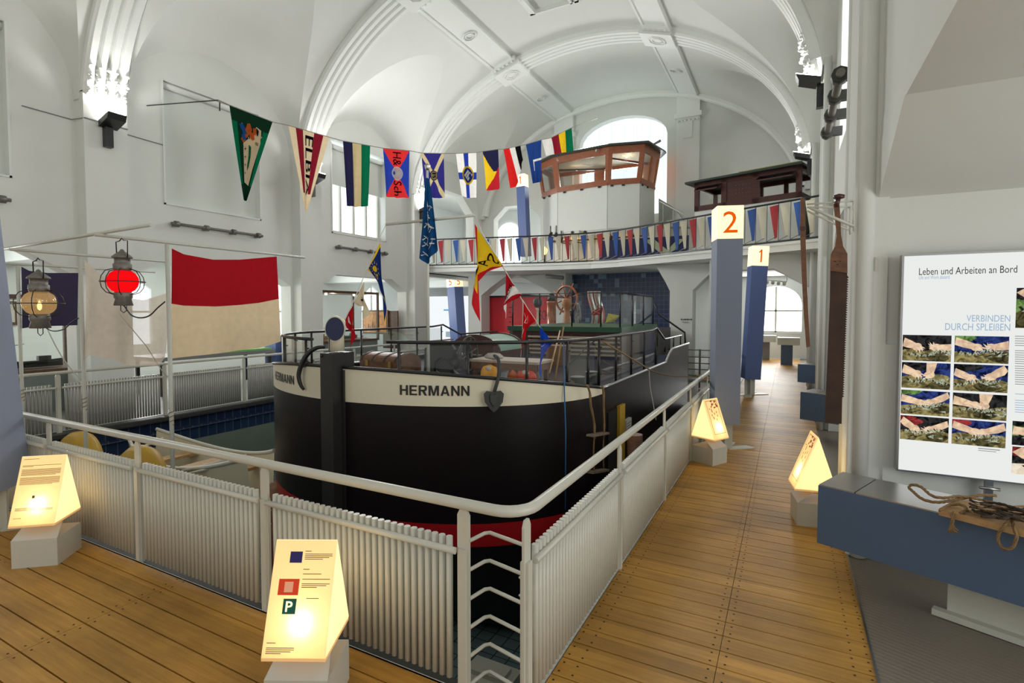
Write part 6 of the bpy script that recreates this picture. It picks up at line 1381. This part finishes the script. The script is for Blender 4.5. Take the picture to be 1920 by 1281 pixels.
# second wheelhouse at the right
t = thing('dark_wheelhouse', 'low dark mahogany wheelhouse with hinged windows at the right end of the gallery', 'wheelhouse', (-1.0, 14.2, 3.22))
A = at(1297, 403, y=14.15); A = V((-2.2, 14.35, 0)); B = V((.22, 13.62, 0)); d = (B - A).normalized(); nb = V((-d.y, d.x, 0)); L = (B - A).length; Z0, Z1 = 4.32, 5.02
def q(a, b, z): return A + d * a + nb * b + V((0, 0, z))
def bx(m, a0, b0, z0, a1, b1, z1, mi=0): m.prism([q(a0, b0, z0), q(a1, b0, z0), q(a1, b1, z0), q(a0, b1, z0)], (0, 0, z1 - z0), mi)
m = MB(); bx(m, 0, .03, 3.22, L, 1.2, Z0); m.build('base', whw, t)
m = MB(); bx(m, 0, 0, Z0, L, .06, Z0 + .13); bx(m, 0, 0, Z1 - .08, L, .06, Z1)
for a0, a1 in ((0, .12), (.70, .83), (1.45, 1.62), (L - .12, L)): bx(m, a0, 0, Z0, a1, .06, Z1)
bx(m, 0, 1.14, Z0, L, 1.2, Z0 + .12); bx(m, 0, 1.14, Z1 - .1, L, 1.2, Z1)
for a0 in (0, .6, 1.2, 1.8, L - .1): bx(m, a0, 1.14, Z0, a0 + .1, 1.2, Z1)
bx(m, 0, 0, Z0, .06, 1.2, Z0 + .12); bx(m, 0, 0, Z1 - .1, .06, 1.2, Z1); bx(m, L - .06, 0, Z0, L, 1.2, Z0 + .12); bx(m, L - .06, 0, Z1 - .1, L, 1.2, Z1)
m.build('frame', darkwood, t)
m = MB(); bx(m, .83, .02, Z0 + .13, 1.45, .05, Z1 - .08); m.build('front_board', darkwood, t)
m = MB()
for i in range(7):
    for j in range(4): c = q(.90 + .08 * i, .015, Z0 + .2 + .1 * j); m.lathe([(0, -.006), (.009, 0), (0, .006)], c, 6)
m.build('studs', steel, t)
for a0, a1, tl_ in ((.12, .70, 1), (1.62, L - .12, 1)):
    m = MB(); p0, p1 = q(a0, .0, Z1 - .1), q(a1, .0, Z1 - .1); m.prism([p0, p1, p1 - nb * .24 - V((0, 0, .13)), p0 - nb * .24 - V((0, 0, .13))], (0, 0, .02)); hw_ = m.build('hinged_window', glassmat('dark_glass', (.5, .52, .6), .12), t)
    m = MB(); m.bar(p0, p0 - nb * .24 - V((0, 0, .13)), .03, mi=0); m.bar(p1, p1 - nb * .24 - V((0, 0, .13)), .03); m.bar(p0 - nb * .24 - V((0, 0, .13)), p1 - nb * .24 - V((0, 0, .13)), .03); m.build('window_sash', darkwood, hw_)
m = MB(); m.prism([q(-.18, -.18, Z1 + .0), q(L + .05, -.18, Z1 + .0), q(L + .05, 1.35, Z1 + .0), q(-.18, 1.35, Z1 + .0)], (0, 0, .05)); m.prism([q(.1, .1, Z1 + .05), q(L, .1, Z1 + .05), q(L, 1.1, Z1 + .05), q(.1, 1.1, Z1 + .05)], (0, 0, .04)); m.build('roof', dkgreen, t)
m = MB(); m.prism([q(1.2, -.19, Z1 + .05), q(L + .05, -.19, Z1 + .05), q(L + .05, -.14, Z1 + .05), q(1.2, -.14, Z1 + .05)], (0, 0, .015)); m.build('roof_edge', mat('olive_edge', (.25, .24, .05), .5), t)
t = thing('engine_telegraph', 'small white instrument inside the dark wheelhouse window', 'instrument', tuple(q(1.95, .4, Z0))); m = MB(); bx(m, 1.78, .35, Z0, 2.1, .5, Z0 + .18); m.prism([q(1.75, .34, Z0 + .18), q(2.12, .34, Z0 + .18), q(2.02, .34, Z0 + .1), q(1.85, .34, Z0 + .1)], nb * .1); m.build('case', whw, t)
t = thing('gallery_stairs', 'pale stair flight with thin rail between the two wheelhouses', 'stairs', (-2.9, 17.0, 3.22))
m = MB(); m.prism([at(1235, 372, y=17.0), at(1262, 388, y=17.0), at(1290, 425, y=16.2), at(1235, 425, y=17.0)], (0, .5, 0)); m.build('flight', mat('stair_grey', (.35, .37, .33), .6), t)
m = MB(); m.cyl(at(1237, 378, y=16.5), at(1293, 408, y=15.9), .015, 6); m.cyl(at(1243, 384, y=16.5), at(1243, 425, y=16.5), .01, 6); m.cyl(at(1262, 394, y=16.3), at(1262, 420, y=16.3), .01, 6); m.build('handrail', graypaint, t)
t = thing('flag_wall_panel', 'navy panel crossed by pale green stripe behind the gallery railing', 'panel', (-3.2, 16.0, 3.22))
MB().box((-5.3, 16.0, 3.24), (-2.6, 16.06, 3.95)).build('board', mat('navy_board', (.015, .02, .09), .6), t)
m = MB(); m.prism([(-3.9, 15.99, 3.9), (-3.6, 15.99, 3.9), (-2.9, 15.99, 3.3), (-3.2, 15.99, 3.3)], (0, -.01, 0)); m.prism([(-3.5, 15.985, 3.25), (-3.3, 15.985, 3.25), (-2.7, 15.985, 3.85), (-2.9, 15.985, 3.85)], (0, -.01, 0)); m.build('stripe', mat('sage', (.4, .45, .3), .6), t)

# ================================================================ LEFT ROOMS: cases, pictures, panels
casewood = woodmat('case_wood', (.06, .03, .015), (.14, .07, .035), .4, (4, 4, 10))
modelw = mat('model_wood', (.5, .33, .15), .5); modelg = mat('model_green', (.15, .2, .14), .5); modelb = mat('model_black', (.02, .02, .02), .4)
def model_ship(c, L, col, masts=2):
    t = thing('model_ship', 'small ship model in a display case', 'model ship', tuple(c)); c = V(c); h = L * .12
    m = MB()
    def fn(u, v):
        w = math.sin(math.pi * min(.98, max(.02, u))) ** .5 * L * .10 * (.35 + .65 * v); return (c.x, c.y, c.z) if False else V((c.x + w * 1, c.y + (u - .5) * L, c.z + h * v + (abs(u - .5) ** 2) * L * .12 * v))
    m.grid(fn, 14, 4); m.grid(lambda u, v: V((2 * c.x, 0, 0)) + V((-fn(u, v).x, fn(u, v).y, fn(u, v).z)), 14, 4); m.box((c.x - L * .09, c.y - L * .4, c.z + h * .8), (c.x + L * .09, c.y + L * .4, c.z + h * .95)); m.box((c.x - L * .05, c.y + L * .1, c.z + h), (c.x + L * .05, c.y + L * .3, c.z + h * 1.8)); m.build('hull', col, t, fixn=False)
    m = MB()
    for k in range(masts): y = c.y - L * .25 + L * .35 * k; m.cyl((c.x, y, c.z + h), (c.x, y, c.z + h + L * .5), L * .008, 5); m.cyl((c.x, y - L * .15, c.z + h + L * .3), (c.x, y + L * .15, c.z + h + L * .34), L * .006, 5)
    m.build('masts', modelb, t); return t
def vitrine(label, x0, x1, y0, y1, zb, zt, items):
    t = thing('display_case', label, 'display case', ((x0 + x1) / 2, (y0 + y1) / 2, 0), group='wooden display cases in the left aisle')
    MB().box((x0 + .04, y0 + .04, 0), (x1 - .04, y1 - .04, zb - .06)).build('base', mat('case_base', (.2, .23, .22), .5), t)
    MB().box((x0, y0, zb - .06), (x1, y1, zb)).build('shelf', casewood, t); tp_ = MB().box((x0, y0, zt), (x1, y1, zt + .07)).build('top', casewood, t)
    for x in (x0, x1 - .06):
        for y in (y0, y1 - .06): MB().box((x, y, zb), (x + .06, y + .06, zt)).build('corner_post', casewood, t)
    MB().box((x1 - .03, y0 + .06, zb), (x1 - .024, y1 - .06, zt)).build('front_pane', glass, t); MB().box((x0 + .06, y0 + .03, zb), (x1 - .06, y0 + .036, zt)).build('side_pane', glass, t)
    for k in range(2):
        y = y0 + (y1 - y0) * (.3 + .4 * k); MB().cyl((x1 - .25, y, zt - .001), (x1 - .25, y, zt - .05), .03, 8).build('case_lamp', emat('case_lamp', (1, .8, .5), 14), tp_)
    point_light('case_light', ((x0 + x1) / 2, (y0 + y1) / 2, zt - .15), 9, (1, .8, .55), .05)
    return t
vitrine('large wooden display case at the left edge behind the purple flag', -12.4, -11.2, 2.2, 5.0, .75, 1.95, 3)
model_ship((-11.7, 3.0, .76), .9, modelw); s2 = model_ship((-11.7, 4.2, .76), .9, modelb, 1)
for o in (s2,): o['label'] = 'black single-masted ship model in the left case'
vitrine('wooden display case with lit ship models seen through the third arch', -12.4, -11.3, 9.9, 12.6, .9, 2.25, 3)
s3 = model_ship((-11.8, 10.6, .91), .8, modelw, 3); s3['label'] = 'three-masted ship model in the case behind the bow'
s4 = model_ship((-11.8, 11.8, .91), .7, modelg, 2); s4['label'] = 'green ship model in the case behind the bow'
t = thing('model_table', 'long grey table with a lit harbour model behind the left railing', 'table', (-11.5, 8.1, 0))
MB().box((-12.3, 6.0, .72), (-11.2, 8.75, .80)).build('tabletop', gray, t)
for x in (-12.2, -11.3):
    for y in (6.1, 8.6): MB().box((x, y, 0), (x + .06, y + .06, .72)).build('leg', blackm, t)
t = thing('harbour_model', 'small harbour model with bright green ground on the grey table', 'model', (-11.5, 8.3, .8)); MB().box((-12.1, 6.9, .8), (-11.25, 8.7, .84)).build('ground', mat('model_grass', (.18, .5, .12), .6), t)
rr = random.Random(2)
for k in range(16): y = 6.95 + .105 * k; x = -11.65 + rr.uniform(-.3, .25); hh = rr.uniform(.05, .14); MB().box((x, y, .84), (x + .08, y + .07, .84 + hh)).build('block', (modelw, brownwood, cream)[k % 3], t)
t = thing('blue_stand', 'blue exhibition block below the corner of the big flag', 'block', (-10.2, 9.6, 0)); 
MB().box((-11.65, 8.8, .0), (-11.25, 9.2, 1.12)).build('body', bluecol, t)
def framed(label, x, y0, y1, z0, z1, fm_, art, ax='x'):
    t = thing('picture', label, 'picture', (x, (y0 + y1) / 2, z0)); MB().box((x, y0, z0), (x + .04, y1, z1)).build('frame', fm_, t)
    MB().box((x + .04, y0 + .06, z0 + .06), (x + .045, y1 - .06, z1 - .06)).build('image', art, t)
    return t
gold = woodmat('amber_picture', (.35, .13, .02), (.75, .38, .08), .5, (3, 3, 3)); paper = mat('print_paper', (.6, .57, .5), .8, noise=.3, nscale=14)
framed('small framed print on the aisle wall at the far left, lower one', -14.48, 3.6, 4.2, 1.5, 1.9, casewood, paper); framed('small framed print on the aisle wall, right of the other', -14.48, 4.5, 5.0, 1.45, 1.95, casewood, paper)
t = thing('picture', 'large amber painting in a dark frame leaning beside the far display case', 'picture', (-11.3, 13.3, .6)); MB().box((-11.55, 13.05, .55), (-10.95, 13.1, 1.75), rz=.0).build('frame', casewood, t)
a, b = at(690, 590, y=13.0), at(727, 670, y=13.0)
MB().box((a.x - .25, 13.0, 1.0), (b.x + .02, 13.05, a.z + .15)).build('board', casewood, t); MB().box((a.x - .19, 12.99, 1.06), (b.x - .04, 13.0, a.z + .09)).build('image', gold, t)
m = MB()
for k in range(7): x = a.x - .1 + .09 * k; hh = (.1, .25, .16, .34, .2, .14, .1)[k]; m.prism([(x, 12.985, 1.1), (x + .07, 12.985, 1.1), (x + .06, 12.985, 1.1 + hh * .7), (x + .035, 12.985, 1.1 + hh), (x + .01, 12.985, 1.1 + hh * .7)], (0, .003, 0))
m.build('silhouette', brownwood, t)
# bright poster wall and red wall under the gallery
pw = thing('poster_wall', 'bright white exhibition wall with map posters at the far left', 'panel', (-12.0, 18.2, 0))
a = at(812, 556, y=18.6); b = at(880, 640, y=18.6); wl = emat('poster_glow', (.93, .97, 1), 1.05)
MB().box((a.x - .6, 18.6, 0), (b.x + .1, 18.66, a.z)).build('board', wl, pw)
def pr(u0, v0, u1, v1, col, e): p, q_ = at(u0, v1, y=18.59 - e), at(u1, v0, y=18.59 - e); m = MB(); m.box((p.x, 18.585 - e, p.z), (q_.x, 18.59 - e, q_.z)); m.build('poster_print', emat('pr_%s' % col[0], col[1], .9), pw)
pr(832, 580, 852, 583, ('sky', (.2, .5, .8)), 0); pr(852, 585, 861, 602, ('rose', (.6, .2, .3)), 0.01); pr(881, 574, 889, 590, ('grn', (.2, .5, .25)), 0); pr(836, 622, 848, 632, ('gry', (.4, .5, .55)), 0); pr(850, 618, 864, 634, ('tan', (.6, .6, .45)), .01); pr(888, 618, 897, 632, ('teal', (.2, .5, .6)), 0)
t = thing('red_wall', 'red exhibition wall with black print below the gallery', 'panel', (-8.6, 16.0, 0)); rw = mat('red_panel', (.62, .02, .035), .45)
a, b = at(914, 558, y=16.85), at(1020, 640, y=16.85); b.x = -7.22
MB().box((a.x, 16.85, 0), (b.x, 16.93, a.z)).build('board', rw, t)
def wtxt(s, u0, v0, u1, v1): p, q_ = at(u0, v1, y=16.845), at(u1, v0, y=16.845); m = MB(); put_text(m, s, lambda a, b: V((p.x + (q_.x - p.x) * a, 16.843, p.z + (q_.z - p.z) * b))); m.build('print', blackm, t, fixn=False)
wtxt('SCHIFF', 1012, 582, 1040, 600); m = MB()
for k in range(5):
    p, q_ = at(954, 576 + 9 * k, y=16.845), at(961 - k % 2 * 3, 577.5 + 9 * k, y=16.845); m.box((p.x, 16.84, q_.z), (q_.x, 16.845, p.z))
m.build('small_print', blackm, t)
MB().box((a.x - .05, 16.8, a.z), (b.x, 16.95, a.z + .06)).build('top_edge', blackm, t)
m = MB(); m.cyl(at(1024, 518, y=15.9), at(1056, 521, y=15.9), .07, 10); tag(m.build('ceiling_lamp', gray), 'grey tube lamp on the bracket under the gallery', 'lamp')
t = thing('arrow_sign', 'small black arrow signs on the white pier right of the tiled wall', 'sign', (-2.6, 14.88, 1.5)); m = MB()
for k, (u, w) in enumerate(((1280, -1), (1287, 0), (1294, 1))):
    c = at(u, 599, y=14.88); m.box(c - V((.045, .005, .008)), c + V((.045, 0, .008)))
    for s_ in (-1, 1):
        if w in (s_, 0): m.prism([c + V((s_ * .03, -.005, .03)), c + V((s_ * .055, -.005, 0)), c + V((s_ * .03, -.005, -.03))], (0, .004, 0))
m.build('arrows', blackm, t); m = MB(); p, q_ = at(1279, 605.5, y=14.88), at(1291, 602.5, y=14.88); put_text(m, 'Museum', lambda a, b: V((p.x + (q_.x - p.x) * a, 14.875, p.z + (q_.z - p.z) * b))); m.build('word', blackm, t, fixn=False)
# furniture at the far end of the boardwalk
for lab, u0, v0, u1, v1, y, mm in (('white low exhibition block under the end window', 1424, 629, 1455, 642, 20.6, whitepaint), ('pale counter at the far end of the boardwalk', 1458, 633, 1500, 648, 19.0, whitepaint)):
    a, b = at(u0, v0, y=y), at(u1, v1, y=y); t = thing('far_counter', lab, 'counter', ((a.x + b.x) / 2, y, 0)); MB().box((a.x, y, b.z), (b.x, y + .4, a.z)).build('top_box', mm, t); MB().box((a.x + .1, y + .1, 0), (b.x - .2, y + .35, b.z)).build('foot', bluebox if 'counter' in lab else gray, t)
t = thing('spot_rail', 'track of small ceiling spots in front of the end window', 'track light', (-1.0, 19, 2.85)); p, q_ = at(1432, 525, y=19), at(1475, 529, y=19); m = MB(); m.cyl(p, q_, .02, 6); m.cyl(p, V((p.x, p.y, 3.03)), .01, 6); m.cyl(q_, V((q_.x, q_.y, 3.03)), .01, 6); m.build('track', steel, t)
for k in range(4): c = p.lerp(q_, .15 + .25 * k); MB().cyl(c, c + V((.0, -.06, -.1)), .05, 8).build('spot', whitepaint, t)
# small boat gear in the pool at the left
boat = thing('rowing_boat', 'white rowing boat lying in the pool behind the front railing', 'boat', (-7.1, 4.3, -1.5))
def bfn(sg):
    def fn(u, v):
        w = .62 * math.sin(math.pi * (.08 + .84 * u)) ** .6 * (.3 + .7 * v ** .6); return V((-8.45 + 2.65 * u, 4.3 + sg * w * .72, -1.4 + (1.14 + .22 * (2 * u - 1) ** 2) * v))
    return fn
m = MB()
for sg in (-1, 1): m.grid(bfn(sg), 24, 6)
m.build('hull', cream, boat, fixn=False)
m = MB()
for sg in (-1, 1): m.tube([bfn(sg)(k / 16, 1) for k in range(17)], .025, 8)
m.build('gunwale', whitepaint, boat)
for x in (-7.9, -7.2, -6.5): MB().box((x, 3.92, -.38), (x + .2, 4.68, -.34)).build('thwart', oak, boat)
for k, (a, b) in enumerate((((340, 884), (462, 854)), ((352, 889), (476, 859)), ((250, 846), (305, 822)))): tag(MB().cyl(at(*a, y=3.8), at(*b, y=4.3), .018, 8).build('oar', whitepaint), ('white oar lying across the rowing boat, upper one', 'white oar lying across the rowing boat, lower one', 'white pole beside the yellow float')[k], 'oar')
for k, (u, v, r_) in enumerate(((150, 838, .42), (265, 866, .42))):
    c = at(u, v, y=3.4 + .1 * k); t = thing('yellow_float', ('large yellow drum float nearer the left edge', 'large yellow drum float behind the second railing panel')[k], 'float', (c.x, c.y, c.z - r_))
    m = MB(); m.lathe([(0, -.13), (r_ * .9, -.11), (r_, -.04), (r_, .04), (r_ * .9, .11), (0, .13)], c + V((0, 0, -r_ + .2)), 28, axis='y'); m.build('drum', yellowp, t); m = MB(); m.cyl(c + V((0, -.18, -r_ + .2)), c + V((0, .18, -r_ + .2)), .04, 8); m.cyl(c + V((0, 0, -r_ + .2)), (c.x, c.y, -1.5), .03, 6); m.build('axle', brownwood, t)
# crate, chair, fender beside the ladder opening
t = thing('white_chest', 'white moulded box lying on the tiled pool floor below the corner ladder', 'box', (-1.5, 3.0, -1.5)); c = at(915, 1255, z=-1.1); m = MB(); m.box((c.x - .2, c.y - .12, -1.5), (c.x + .22, c.y + .16, -1.14)); m.box((c.x - .14, c.y - .06, -1.14), (c.x + .16, c.y + .1, -1.10)); m.build('body', whitepaint, t)
